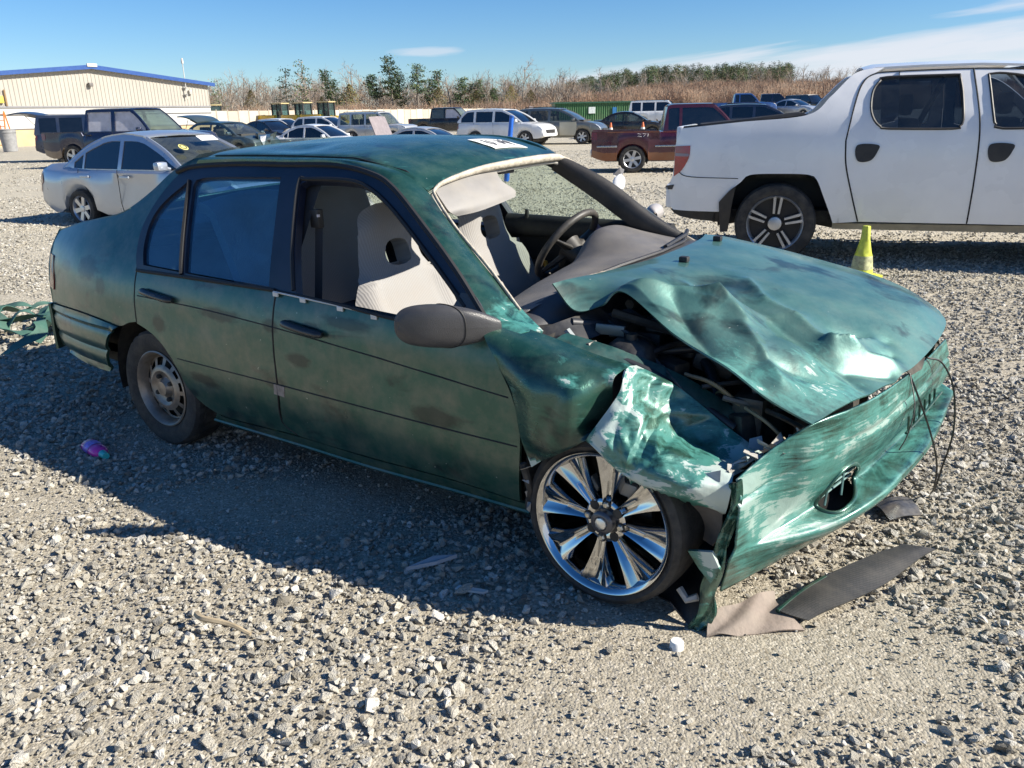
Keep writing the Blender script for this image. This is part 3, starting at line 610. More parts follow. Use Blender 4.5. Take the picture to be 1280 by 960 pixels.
RC = [[(.17, -.508, 1.328), (.45, -.500, 1.333), (.75, -.499, 1.334), (1.073, -.497, 1.331), (1.31, -.48, 1.287), (1.425, -.465, 1.222)],
      [(.13, -.40, 1.345), (.44, -.40, 1.356), (.75, -.40, 1.358), (1.07, -.40, 1.352), (1.29, -.39, 1.308), (1.425, -.36, 1.254)],
      [(.10, -.20, 1.360), (.42, -.20, 1.379), (.74, -.20, 1.386), (1.07, -.20, 1.378), (1.29, -.20, 1.338), (1.43, -.18, 1.283)],
      [(.08, 0, 1.370), (.41, 0, 1.392), (.74, 0, 1.402), (1.07, 0, 1.394), (1.30, 0, 1.354), (1.45, 0, 1.296)],
      [(.10, .20, 1.375), (.42, .20, 1.394), (.74, .20, 1.404), (1.07, .20, 1.396), (1.30, .20, 1.358), (1.45, .22, 1.302)],
      [(.13, .40, 1.372), (.44, .40, 1.386), (.75, .40, 1.390), (1.07, .40, 1.384), (1.30, .39, 1.346), (1.44, .38, 1.301)],
      [(.17, .508, 1.387), (.45, .500, 1.392), (.75, .499, 1.393), (1.073, .497, 1.390), (1.31, .48, 1.342), (1.43, .47, 1.299)]]
P = surf(RC, 44, 60)
P = [[(x, y, z - .016 * math.exp(-((x - .62) / .16) ** 2 - ((y + .33) / .09) ** 2) + .006 * math.exp(-((x - .80) / .10) ** 2 - ((y + .30) / .08) ** 2) - .008 * math.exp(-((x - .45) / .2) ** 2 - ((y + .1) / .1) ** 2)
       - .010 * math.exp(-((abs(y) - .478) / .010) ** 2) * (.2 < x < 1.36)) for x, y, z in r] for r in P]
o_ = shell(P, -.010).build('roof', PAINTS, car, 45); attr_scrape(o_, lambda x, y, z: -.1 + (.35 if x > 1.41 else 0) + .2 * math.exp(-((x - 1.2) / .12) ** 2 - ((y + .43) / .06) ** 2))
edge_tube('roof_ditch', [(.20, -.484), (.45, -.478), (.75, -.477), (1.073, -.475), (1.25, -.462), (1.37, -.448)], .0035, RUB, lambda x, y: (x, y, float(np.interp(x, [.17, .45, .75, 1.073, 1.31, 1.425], [1.328, 1.333, 1.334, 1.331, 1.287, 1.222])) + .0045))
# headliner
P2 = [[(x, y, z - .035) for x, y, z in r[::6]] for r in P[::6]]; mb = MB(); mb.grid(P2); mb.build('headliner', DUSTG, car, 60)
# windscreen surround: bare bonding flange, right pillar edge, black left pillar trim
fl = [(1.95, -.632, .862), (1.774, -.566, .980), (1.60, -.520, 1.098), (1.46, -.462, 1.200), (1.435, -.43, 1.228), (1.44, -.36, 1.252), (1.448, -.18, 1.279), (1.468, 0, 1.292), (1.468, .22, 1.299), (1.455, .38, 1.298), (1.44, .455, 1.292), (1.50, .495, 1.262), (1.66, .53, 1.168), (1.86, .575, 1.035), (2.05, .625, .928)]
mb = MB(); cc = curve([list(p) for p in fl], 120); mb.tube(cc, [.005 + .011 * math.exp(-((i - 68) / 26) ** 2) for i in range(120)], 8, flat=1.3); o_ = mb.build('windscreen_flange', mat('bare_flange', (.47, .42, .34), .6, var=.3, vscale=25, bump=.4, bscale=80), car, 60)
mb = MB(); mb.tube([(p[0] - .016, p[1] + .012 * (1 if p[1] < 0 else -1), p[2] - .020) for p in cc[22:88]], .010, 8); mb.build('windscreen_flange', DUSTG, car, 60)
pi = [(1.395, .462, 1.243), (1.585, .50, 1.122), (1.773, .54, .994), (1.93, .60, .900)]; po_ = [(1.438, .470, 1.296), (1.655, .532, 1.180), (1.857, .572, 1.038), (2.05, .625, .925)]
pm = [(1.40, .49, 1.285), (1.61, .545, 1.16), (1.80, .59, 1.02), (1.97, .64, .91)]
P = surf([pi, [tuple((a + b) / 2 + (.012, -.012, .008)[k] for k, (a, b) in enumerate(zip(p, q))) for p, q in zip(pi, po_)], po_, pm], 10, 30); shell(P, .01).build('pillar_trim', BLKP, car, 60)
pir = [(1.38, -.455, 1.20), (1.56, -.50, 1.075), (1.75, -.555, .945), (1.93, -.615, .83)]
P = surf([[tuple(p) for p in pir], [(1.425, -.468, 1.212), (1.59, -.520, 1.10), (1.772, -.566, .968), (1.95, -.632, .855)]], 3, 30); shell(P, .01).build('pillar_trim', BLKP, car, 60)
# sun visor hanging in the windscreen opening
vis = [[(1.425, -.425, 1.222), (1.435, -.30, 1.25), (1.44, -.15, 1.268), (1.445, -.06, 1.277)], [(1.465, -.43, 1.18), (1.478, -.30, 1.205), (1.485, -.15, 1.223), (1.487, -.075, 1.232)], [(1.492, -.425, 1.145), (1.51, -.30, 1.158), (1.52, -.15, 1.178), (1.52, -.03, 1.192)], [(1.497, -.385, 1.123), (1.518, -.28, 1.131), (1.53, -.15, 1.150), (1.53, -.04, 1.166)]]
shell(surf(vis, 16, 24), .022).build('sun_visor', mat('visor_vinyl', (.225, .215, .205), .6, var=.12, vscale=10, dirt=.3), car, 50)
# mirror foot on the roof edge
mb = MB(); mb.box((1.43, .03, 1.262), (.03, .10, .022), bev=.006); mb.build('interior_lamp', BLKP, car, 40)
# paper with marker scrawl lying on the roof top
# ---- rear: trunk lid, rear face, bumper, lamps, rear glass
tr = []
for x, z, zc in ((-.975, .945, .965), (-.80, .985, 1.005), (-.55, 1.03, 1.052), (-.385, 1.06, 1.08), (-.30, 1.09, 1.10)):
    hw = HW(x, z) - .0; tr.append([(x - .02 * (1 - abs(s)), hw * s, z + (zc - z) * (1 - s * s) + lift(hw * s) - .004) for s in (-1, -.8, -.4, 0, .4, .8, 1)])
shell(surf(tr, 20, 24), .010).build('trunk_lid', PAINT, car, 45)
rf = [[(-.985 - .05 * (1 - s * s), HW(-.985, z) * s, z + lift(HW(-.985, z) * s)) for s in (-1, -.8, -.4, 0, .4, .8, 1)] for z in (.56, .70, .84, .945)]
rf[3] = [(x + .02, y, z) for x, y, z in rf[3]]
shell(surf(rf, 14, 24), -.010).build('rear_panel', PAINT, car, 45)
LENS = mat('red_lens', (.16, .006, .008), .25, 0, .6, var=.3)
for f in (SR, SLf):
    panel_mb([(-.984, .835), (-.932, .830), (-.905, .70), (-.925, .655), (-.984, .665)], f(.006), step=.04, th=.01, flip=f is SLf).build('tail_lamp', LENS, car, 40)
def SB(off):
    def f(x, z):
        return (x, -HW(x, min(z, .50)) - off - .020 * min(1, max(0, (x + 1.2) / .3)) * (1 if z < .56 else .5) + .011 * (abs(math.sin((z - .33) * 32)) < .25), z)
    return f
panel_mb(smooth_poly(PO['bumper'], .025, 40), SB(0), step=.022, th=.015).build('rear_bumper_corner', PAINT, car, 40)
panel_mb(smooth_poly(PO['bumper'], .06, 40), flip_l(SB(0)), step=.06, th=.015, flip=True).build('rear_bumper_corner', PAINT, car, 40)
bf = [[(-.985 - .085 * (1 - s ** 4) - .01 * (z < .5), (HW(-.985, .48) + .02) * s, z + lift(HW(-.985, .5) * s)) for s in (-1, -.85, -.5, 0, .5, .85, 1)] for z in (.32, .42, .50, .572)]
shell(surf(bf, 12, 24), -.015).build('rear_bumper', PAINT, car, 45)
rg = [[(-.31, s * .60, 1.085 + lift(s * .6)) for s in (-1, 0, 1)], [(-.10, s * .55, 1.22 + lift(s * .55)) for s in (-1, 0, 1)], [(.10, s * .50, 1.325 + lift(s * .5)) for s in (-1, 0, 1)]]
rg = [[(x - .05 * (y == 0), y, z + .025 * (y == 0)) for x, y, z in r] for r in rg]
mb = MB(); mb.grid(surf(rg, 8, 10)); mb.build('rear_glass', GLG, car, 60)

# ---- wheels
def tyre_mb(R_, w_, rim, tread=60):
    pr = [(rim, -w_ * .42), (rim + (R_ - rim) * .35, -w_ * .52), (R_ - .018, -w_ * .50), (R_ - .004, -w_ * .42), (R_, -w_ * .30), (R_ - .006, -w_ * .27), (R_, -w_ * .24), (R_ + .001, 0), (R_, w_ * .24), (R_ - .006, w_ * .27), (R_, w_ * .30), (R_ - .004, w_ * .42), (R_ - .018, w_ * .50), (R_ - (R_ - rim) * .5, w_ * .52), (rim, w_ * .42)]
    mb = MB(); mb.lathe(pr, tread * 2, fn=lambda i, j: -.005 if 2 < i < 12 and (j % 4 == (i % 3)) else 0.0); return mb
def wheel(loc, yaw, camber, par=car, spin=0.0):
    e = bpy.data.objects.new('wheel', None); C.objects.link(e); e.parent = par; e.location = loc; e.rotation_euler = (camber, spin, yaw); e.rotation_mode = 'XYZ'; return e
def steel_wheel(loc, yaw=0, camber=0):
    e = wheel(loc, yaw, camber); tyre_mb(.285, .165, .178).build('tyre', TYRE, e, 30)
    mb = MB(); mb.lathe([(.180, -.070), (.186, -.078), (.180, -.082), (.170, -.074), (.164, -.05), (.158, -.030), (.150, -.026)], 64)       # rim flange
    nseg = 72; rr = [(.152, -.030), (.147, -.042), (.112, -.054), (.100, -.064), (.085, -.066), (.070, -.054), (.052, -.050), (.040, -.060), (.034, -.074), (.0, -.076)]
    P = [[(r * math.cos(2 * math.pi * j / nseg), h, r * math.sin(2 * math.pi * j / nseg)) for j in range(nseg + 1)] for r, h in rr]
    mb.grid(P, skip=lambda i, j: i == 1 and j % 6 in (0, 1, 2, 3)); mb.build('rim', STEEL, e, 40)
    mb = MB(); mb.lathe([(.16, .0), (.16, .06), (0, .06)], 32); mb.lathe([(.145, .0), (0, .0)], 32); mb.build('brake_drum', UNDER, e, 40)
    mb = MB()
    for k in range(4):
        a = k * math.pi / 2 + .5; mb.lathe([(.011, -.048), (.011, -.068), (.007, -.072), (0, -.072)], 6, (.060 * math.cos(a), 0, .060 * math.sin(a)))
    mb.parts('lug_nut', UNDER, e, 30); return e
steel_wheel((0, -.735, .280), .02, -.02); steel_wheel((0, .735, .283 + .01), 0, 0); steel_wheel((2.38, .735, .285 + .02), 0, 0)
def chrome_wheel(loc, yaw, camber, spin):
    e = wheel(loc, yaw, camber, spin=spin)
    pr = [(.232, -.095), (.262, -.112), (.280, -.100), (.287, -.07), (.290, 0), (.287, .08), (.275, .11), (.232, .10)]
    mb = MB(); mb.lathe(pr, 90); mb.build('tyre', TYRE, e, 40)
    mb = MB(); mb.lathe([(.238, -.100), (.245, -.108), (.243, -.113), (.234, -.110), (.226, -.096), (.218, -.080), (.214, -.03), (.210, .08)], 96)
    mb.lathe([(.074, -.030), (.074, -.072), (.066, -.078), (.052, -.078), (.046, -.074), (.0, -.074)], 48)
    ns = 12
    for k in range(8):
        a0 = 2 * math.pi * k / 8; ca, sa = math.cos(a0), math.sin(a0); rows = []
        for i in range(ns):
            q = i / (ns - 1); r = .060 + .168 * q; wd = .019 + .005 * math.sin(q * 3) + .044 * q ** 2.0; h = -.074 - .006 * math.sin(q * math.pi) - .022 * q ** 2
            row = []
            for sx, dh in ((-1.12, .052), (-1.0, .010), (-.80, -.004), (-.45, .000), (-.16, .013), (.16, .013), (.45, .000), (.80, -.004), (1.0, .010), (1.12, .052)):
                x, y, z = r, h + dh, sx * wd; row.append((x * ca - z * sa, y, x * sa + z * ca))
            rows.append(row)
        mb.grid(rows)
    mb.build('rim', CHROME, e, 50)
    mb = MB(); mb.lathe([(.040, -.070), (.040, -.096), (.034, -.102), (.024, -.103), (.022, -.099), (0, -.099)], 40); mb.build('centre_cap', mat('cap_grey', (.10, .10, .11), .3, .6), e, 40)
    mb = MB(); mb.lathe([(.022, -.1005), (.020, -.106), (.012, -.109), (0, -.1095)], 8); mb.build('cap_emblem', mat('cap_emblem', (.75, .75, .72), .3, .8), e, 30)
    mb = MB()
    for k in range(4):
        a = k * math.pi / 2; mb.lathe([(.012, -.078), (.012, -.085), (.008, -.089), (0, -.089)], 6, (.060 * math.cos(a), 0, .060 * math.sin(a)))
    mb.parts('lug_nut', mat('nut_steel', (.5, .48, .42), .35, .9, var=.2), e, 30)
    mb = MB()
    for k in range(8):
        a = k * math.pi / 4; mb.lathe([(.0165, -.0795), (.0, -.0800)], 16, (.060 * math.cos(a), 0, .060 * math.sin(a)))
    mb.parts('lug_hole', UNDER, e, 0)
    mb = MB(); mb.lathe([(.13, .0), (.13, .02), (.0, .02)], 40); mb.lathe([(.13, .0), (.05, .0), (.05, -.03), (0, -.03)], 40); mb.build('brake_disc', mat('brake_iron', (.10, .085, .075), .5, .7, var=.4), e, 40)
    mb = MB(); mb.box((.02, -.01, .115), (.14, .07, .05), bev=.012); mb.build('brake_caliper', mat('caliper_grey', (.32, .30, .27), .5, .4), e, 40)
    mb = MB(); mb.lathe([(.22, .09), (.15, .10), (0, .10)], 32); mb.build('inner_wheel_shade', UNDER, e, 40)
    return e
cwh = chrome_wheel((2.385, -.74, .278), -.02, -.03, .10); cwh.scale = (.96, 1, .96)
# wheel housings and floor pan
mb = MB()
for x, y0, y1 in ((0, -.78, -.50), (0, .78, .50), (2.38, .76, .45)):
    mb.grid([[(x + .41 * math.cos(a), y, .28 + .385 * math.sin(a) + lift(y)) for a in np.linspace(-.2, math.pi + .2, 18)] for y in (y0, y1)])
    mb.grid([[(x + .41 * k * math.cos(a), y1, .28 + .385 * k * math.sin(a) + lift(y1)) for a in np.linspace(-.2, math.pi + .2, 18)] for k in (1, .02)])
mb.parts('wheel_housing', UNDER, car, 60)
mb = MB(); mb.box((.95, 0, .20), (2.25, 1.46, .05)); mb.box((-.62, 0, .30), (.75, 1.3, .05)); mb.box((.45, 0, .33), (.25, 1.35, .25)); mb.box((2.02, 0, .5), (.04, 1.40, .62)); mb.box((2.45, .05, .23), (.60, .9, .06)); mb.box((-.62, 0, .62), (.66, 1.2, .55)); mb.parts('floor_pan', UNDER, car, 0)
# ---- crushed front: hood
def facets(u, v, nu, nv, seed):
    """piecewise flat heights: the metal is creased along straight folds"""
    r_ = np.random.RandomState(seed); Hh = r_.uniform(-1, 1, (nu + 2, nv + 2)); Ju = r_.uniform(-.3, .3, (nu + 2, nv + 2))
    a = u * nu; b_ = v * nv; i = int(min(a, nu - 1e-6)); j = int(min(b_, nv - 1e-6)); fa, fb = a - i, b_ - j
    if (i + j) % 2: return Hh[i, j] + (Hh[i + 1, j] - Hh[i, j]) * fa + (Hh[i + 1, j + 1] - Hh[i + 1, j]) * fb if fa > fb else Hh[i, j] + (Hh[i + 1, j + 1] - Hh[i, j + 1]) * fa + (Hh[i, j + 1] - Hh[i, j]) * fb
    return Hh[i, j] + (Hh[i + 1, j] - Hh[i, j]) * fa + (Hh[i, j + 1] - Hh[i, j]) * fb if fa + fb < 1 else Hh[i + 1, j + 1] + (Hh[i, j + 1] - Hh[i + 1, j + 1]) * (1 - fa) + (Hh[i + 1, j] - Hh[i + 1, j + 1]) * (1 - fb)
def seg_d(x, y, a, b):
    ax, ay = a; bx, by = b; t_ = max(0, min(1, ((x - ax) * (bx - ax) + (y - ay) * (by - ay)) / ((bx - ax) ** 2 + (by - ay) ** 2)))
    return math.hypot(x - ax - t_ * (bx - ax), y - ay - t_ * (by - ay)), t_
HC = [[(2.015, -.53, .942), (2.105, -.535, .862), (2.17, -.475, .872), (2.245, -.465, .925), (2.46, -.52, .825), (2.66, -.58, .765), (2.79, -.605, .70), (2.925, -.61, .648)],
      [(2.035, -.44, .945), (2.12, -.42, .918), (2.20, -.40, .925), (2.30, -.38, .938), (2.50, -.42, .862), (2.70, -.46, .800), (2.84, -.47, .722), (2.975, -.455, .664)],
      [(2.065, -.25, .943), (2.15, -.25, .945), (2.25, -.25, .946), (2.37, -.25, .915), (2.54, -.26, .868), (2.74, -.26, .815), (2.89, -.25, .735), (3.025, -.235, .665)],
      [(2.10, .02, .944), (2.18, .02, .947), (2.28, .02, .941), (2.42, .02, .920), (2.60, .02, .882), (2.78, .02, .828), (2.94, .02, .755), (3.075, .03, .672)],
      [(2.115, .32, .952), (2.19, .32, .954), (2.30, .32, .945), (2.45, .32, .922), (2.63, .32, .886), (2.81, .32, .838), (2.97, .32, .776), (3.100, .33, .690)],
      [(2.10, .55, .956), (2.18, .55, .958), (2.30, .56, .945), (2.46, .56, .916), (2.64, .56, .880), (2.82, .56, .838), (2.97, .56, .786), (3.095, .56, .705)],
      [(2.07, .68, .958), (2.16, .69, .952), (2.29, .70, .932), (2.45, .71, .904), (2.63, .715, .868), (2.80, .715, .832), (2.94, .70, .786), (3.055, .67, .725)]]
P = surf(HC, 180, 200)
FOLDS = [((2.29, -.42), (2.50, -.27), .030, .050), ((2.36, -.20), (2.62, -.33), .020, .035), ((2.56, -.18), (2.97, -.29), -.020, .040), ((2.50, -.30), (2.74, -.13), .016, .05),
         ((2.86, -.19), (3.02, -.06), .024, .028), ((2.84, -.10), (2.98, .06), -.012, .03), ((2.92, -.25), (3.03, -.12), -.018, .025), ((2.40, -.40), (2.58, -.52), -.022, .045), ((2.62, -.36), (2.80, -.52), .018, .035), ((2.72, -.48), (2.92, -.36), -.018, .035), ((2.33, -.28), (2.44, -.08), -.014, .06), ((2.90, -.14), (2.95, .02), .016, .014), ((2.95, -.12), (3.01, .0), -.012, .012), ((2.60, -.10), (2.86, -.19), .010, .012), ((2.50, .02), (2.60, -.10), .008, .02), ((2.84, -.19), (2.92, -.14), .014, .012), ((2.42, -.36), (2.62, -.30), .010, .014)]
def hood_d(x, y):
    d = 0
    for a, b, h, w_ in FOLDS:
        q, tt = seg_d(x, y, a, b); d += 1.5 * h * math.exp(-abs(q / max(w_, .020)) ** 1.25) * (.45 + .55 * math.sin(math.pi * min(1, max(0, .15 + .7 * tt))))
    k = math.exp(-((y + .35) / .35) ** 2) * math.exp(-((x - 2.62) / .38) ** 2)
    return d + k * .030 * facets(min(1, max(0, (x - 2.1) / 1.0)), min(1, max(0, (y + .65) / .9)), 5, 5, 12) + k * .010 * (float(fbm(x * 7 + 2, y * 7 + 5, 3)) - .44)
P = [[(x, y, z + hood_d(x, y) * min(1, (i if i < 90 else 179 - i) / 8 + .12)) for x, y, z in r] for i, r in enumerate(P)]
o_ = shell(P, -.006).build('hood', PAINTH, car, 50)
attr_scrape(o_, lambda x, y, z: .95 * math.exp(-((x - 2.90) / .13) ** 2 - ((y + .42) / .22) ** 2) + .75 * math.exp(-((x - 2.66) / .12) ** 2 - ((y + .55) / .09) ** 2) - .35 * math.exp(-((x - 2.99) / .09) ** 2 - ((y - .0) / .22) ** 2))
hood = o_
mb = MB()
for x, y, z in ((2.19, .52, .958), (2.24, .05, .945)): mb.box((x, y, z + .010), (.035, .03, .022), bev=.006)
mb.parts('washer_nozzle', BLKP, hood, 40)
# hood stiffener seen under the torn edge
mb = MB(); mb.tube([(2.19, -.42, .84), (2.40, -.40, .80), (2.62, -.45, .73), (2.80, -.52, .66)], .016, 6); mb.tube([(2.22, -.36, .86), (2.22, -.05, .86), (2.22, .4, .88)], .018, 6); mb.parts('hood_brace', UNDER, hood, 50)
# cowl and plastic grille below the windscreen
P = surf([[(1.90, -.62, .83), (1.985, -.42, .895), (2.03, -.15, .925), (2.06, .15, .938), (2.055, .40, .945), (2.01, .62, .938)], [(1.99, -.64, .80), (2.05, -.42, .86), (2.09, -.15, .905), (2.12, .15, .920), (2.115, .40, .928), (2.07, .66, .928)], [(2.05, -.66, .70), (2.12, -.42, .76), (2.17, -.15, .80), (2.2, .15, .82), (2.2, .4, .84), (2.12, .68, .86)]], 12, 40)
shell(P, .012).build('cowl_panel', GREYP, car, 50)
mb = MB(); mb.tube([(1.99, -.40, .905), (2.05, -.1, .938), (2.075, .2, .948), (2.065, .45, .955), (2.01, .6, .955)], .008, 6); mb.tube([(2.05, .30, .952), (2.03, .55, .968), (2.0, .64, .975)], .010, 6); mb.parts('wiper_arm', BLKP, car, 50)
mb = MB(); mb.box((2.045, -.28, .925), (.03, .14, .022), bev=.006); mb.box((2.05, -.33, .935), (.02, .05, .012), bev=.004); mb.parts('broken_wiper_stub', mat('stub_tan', (.34, .29, .22), .7, var=.5, vscale=40), car, 40)
# ---- right front fender: rear half, crushed nose half
P = surf(CT['fender'], 34, 34)
P = [[(x, y + .010 * math.exp(-abs(seg_d(x, z, (2.27, .72), (2.16, .47))[0] / .03) ** 1.4) - .007 * math.exp(-abs(seg_d(x, z, (2.26, .73), (2.40, .70))[0] / .02)), z) for x, y, z in r] for r in P]
o_ = shell(P, .006).build('front_fender', PAINTS, car, 38)
attr_scrape(o_, lambda x, y, z: .1 + .75 * math.exp(-((x - 2.27) / .035) ** 2 - ((z - .735) / .012) ** 2) + .6 * math.exp(-((x - 2.38) / .03) ** 2 - ((z - .74) / .03) ** 2) + (.5 if z < .45 else 0))
P = surf(CT['crush'], 60, 70); A_ = np.array(P)
for i in range(60):
    for j in range(70):
        u_, v_ = i / 59, j / 69; wu = u_ + .05 * (float(fbm(u_ * 4, v_ * 4, 2)) - .4); wv = v_ + .05 * (float(fbm(u_ * 4 + 9, v_ * 4 + 3, 2)) - .4); wu, wv = min(1, max(0, wu)), min(1, max(0, wv))
        e = min(1, min(i, 59 - i, j, 69 - j) / 5 + .3); A_[i, j] += np.array([.2, -.75, .6]) * e * (.034 * facets(wu, wv, 4, 5, 3) + .013 * facets(wu, wv, 9, 11, 5) + .012 * (float(fbm(u_ * 5, v_ * 5, 3)) - .45))
for j in range(70):
    q = .030 * (float(fbm(j * .55, 3.3, 3)) - .42) + .010 * math.sin(j * 2.1) * (j % 7 < 2)
    for i in range(54, 60): A_[i, j, 2] += q * (i - 53) / 6
o_ = shell(A_.tolist(), .006).build('crushed_fender_nose', PAINTS, car, 32)
attr_scrape(o_, lambda x, y, z: .44 + .40 * math.exp(-((x - 2.39) / .04) ** 2) + .50 * math.exp(-((x - 2.76) / .06) ** 2) + .22 * math.exp(-((z - .47) / .04) ** 2))
# torn primer-white scraps at the meeting of fender and bumper
mb = MB(); RS = np.random.RandomState(8)
for k in range(16):
    q = k / 15; c_ = np.array([2.70 + .17 * q, -.80 + .19 * q, .49 + .11 * q]) + RS.uniform(-.018, .018, 3)
    pl = [tuple(c_ + RS.uniform(-.035, .035, 3) * (1, 1, .6)) for _ in range(4)]; mb.poly_ext(pl, (.004, -.006, .005))
mb.parts('torn_scrap', PRIMER, car, 0)
mb = MB(); mb.poly_ext([(2.745, -.60, .53), (2.78, -.585, .525), (2.775, -.60, .575), (2.75, -.61, .565)], (.006, .004, .002)); mb.build('blue_shard', mat('pale_blue_shard', (.25, .38, .55), .4), car, 0)
# ---- front bumper cover with its fog lamp hole and lower lip
P = surf(CT['bumper'], 106, 186); hc = np.array(CT['hole'][0]); h0, h1 = np.array(CT['hole2'][0]), np.array(CT['hole2'][1]); hx = (h1 - h0); hl = np.linalg.norm(hx) / 2; hx /= np.linalg.norm(hx); hz = np.array([-.15, 0, 1.]); hz /= np.linalg.norm(hz)
A_ = np.array(P)
for i in range(106):
    for j in range(186):
        x, y, z = A_[i, j]; u_, v_ = i / 105, j / 185
        lip = math.exp(-((u_ - .80) / .10) ** 2) * min(1, max(0, (v_ - .30) / .15)); crease = math.exp(-((u_ - .19) / .018) ** 2)
        shelf = math.exp(-((u_ - .55) / .07) ** 2) * min(1, max(0, (v_ - .30) / .15))
        A_[i, j, 0] += -.009 * crease + .010 * (fbm(u_ * 4, v_ * 7, 3) - .45); A_[i, j, 1] += .02 * (fbm(u_ * 3 + 4, v_ * 6 + 2, 3) - .45)
P = A_.tolist()
def inhole(p):
    d = np.array(p) - hc; a = d @ hx / (hl * 1.05); b_ = d @ hz / .052; return abs(a) ** 2.6 + abs(b_) ** 2.2 < 1
def inh(i, j): return abs((i / 105 - .535 + .25 * (j / 185 - .475)) / .19) ** 2.3 + abs((j / 185 - .475) / .080) ** 2.6 < 1
mb = MB(); mb.grid(P, skip=lambda i, j: inh(i + .5, j + .5))
o_ = mb.build('front_bumper', PAINTB, car, 40, fix=False)
md = o_.modifiers.new('thick', 'SOLIDIFY'); md.thickness = .006; md.offset = 1
attr_scrape(o_, lambda x, y, z: .42 + .5 * math.exp(-((z - .36) / .10) ** 2 - ((y + .62) / .16) ** 2) + .4 * math.exp(-((z - .56) / .05) ** 2 - ((y + .3) / .3) ** 2) + .5 * math.exp(-((x - 2.80) / .05) ** 2 - ((z - .52) / .05) ** 2))
bump = o_
mb = MB(); mb.grid([[tuple(np.array(P[i][j]) + np.array([-.05, .02, -.04])) for j in range(62, 116, 6)] for i in range(28, 84, 6)]); mb.build('fog_lamp_pocket', mat('dark_pocket', (.012, .011, .010), .9, var=.3), bump, 0)
for i0, i1 in ((30, 27), (38, 34)): mb = MB(); mb.tube([tuple(np.array(P[int((i0 + (i1 - i0) * q) * 1.66)][int((44 + 16 * q) * 1.7)]) + np.array([-.012, .004, 0])) for q in (0, .25, .5, .75, 1)], .0045, 6); mb.build('grille_bar', mat('teal_bars', (.10, .20, .19), .5, var=.3, vscale=40), bump, 40)
for j0 in (48, 55): mb = MB(); mb.tube([tuple(np.array(P[44][int(j0 * 1.7)]) + np.array([-.016, 0, 0])), tuple(np.array(P[70][int(j0 * 1.7) - 1]) + np.array([-.016, 0, 0]))], .004, 6); mb.build('grille_bar', mat('teal_bars', (.10, .20, .19), .5, var=.3, vscale=40), bump, 40)
rimp = []
for k in range(73):
    q = 2 * math.pi * k / 72; dv = math.copysign(abs(math.cos(q)) ** (2 / 2.6), math.cos(q)) * .080; du = math.copysign(abs(math.sin(q)) ** (2 / 2.3), math.sin(q)) * .19 - .25 * dv; a = (.535 + du) * 105; b_ = (.475 + dv) * 185; i, j = int(a), int(b_)
    p_ = np.array(P[i][j]) * (1 - a + i) * (1 - b_ + j) + np.array(P[i + 1][j]) * (a - i) * (1 - b_ + j) + np.array(P[i][j + 1]) * (1 - a + i) * (b_ - j) + np.array(P[i + 1][j + 1]) * (a - i) * (b_ - j); rimp.append(tuple(p_))
mb = MB(); mb.tube(rimp, .0075, 8, cap=False); mb.build('fog_lamp_rim', PAINTB, bump, 60)
attr_scrape(bpy.context.scene.objects[bump.children[-1].name] if False else [o for o in bump.children if o.name.startswith('fog_lamp_rim')][0], lambda x, y, z: .3)
# grille recess on the left half: grid of short ribs
mb = MB()
for k in range(6):
    y = .02 + k * .07; xx = 3.070 + .028 * (k / 5); mb.tube([(xx + .014, y, .50), (xx + .018, y + .012, .435)], .004, 5)
mb.tube([(3.085, 0, .445), (3.11, .2, .46), (3.13, .42, .475)], .005, 6); mb.parts('bumper_rib', PAINTS, bump, 40)
mb = MB()
for pts in ([(3.062, -.02, .668), (3.075, .06, .672), (3.07, .14, .665), (3.085, .2, .66), (3.09, .12, .64), (3.075, 0, .648)],): mb.poly_ext(pts, (-.02, 0, .012))
mb.build('hood_latch_gap', UNDER, car, 0)
mb = MB()
mb.tube(curve([[3.06, .02, .66], [3.10, .02, .58], [3.15, .10, .42], [3.17, .24, .26], [3.16, .40, .10], [3.14, .54, .01]], 24), .0035, 5)
mb.tube(curve([[3.09, .20, .66], [3.13, .30, .62], [3.17, .40, .50], [3.19, .43, .33], [3.17, .46, .16], [3.15, .54, .02]], 24), .0035, 5)
mb.tube(curve([[3.07, .0, .655], [3.105, -.05, .56], [3.10, -.08, .47], [3.085, -.10, .42]], 14), .002, 5)
mb.parts('loose_wire', BLKP, car, 50)
# ---- bent bumper end, wheel arch liner
P = surf(CT['strip'], 40, 8); P = [[(x + .006 * math.sin(i * .5), y + .008 * math.sin(i * .35 + j), z) for j, (x, y, z) in enumerate(r)] for i, r in enumerate(P)]
o_ = shell(P, .008).build('bent_bumper_end', PAINTS, car, 40); attr_scrape(o_, lambda x, y, z: .25)
o_ = MB().poly_ext([(2.665, -.83, .27), (2.745, -.85, .30), (2.768, -.835, .24), (2.74, -.83, .185), (2.70, -.83, .225)], (0, .012, 0)).build('bent_bumper_end', PAINTS, car, 0); attr_scrape(o_, lambda x, y, z: .3 + (.8 if z > .28 else 0))
shell(surf(CT['liner'], 26, 26), .005).build('wheel_arch_liner', BLKP, car, 50)
P = surf([[(2.60, -.80, .37), (2.66, -.75, .385), (2.73, -.74, .375)], [(2.60, -.74, .30), (2.66, -.70, .30), (2.72, -.72, .29)], [(2.595, -.72, .24), (2.64, -.69, .24), (2.70, -.73, .25)]], 10, 12); shell(P, .006).build('wheel_arch_liner', mat('dusty_liner', (.24, .20, .165), .85, var=.25, vscale=14), car, 50)
mb = MB(); mb.tube([(2.63, -.79, .11), (2.66, -.80, .085), (2.69, -.79, .10)], .012, 6); mb.parts('torn_scrap', PRIMER, car, 30)
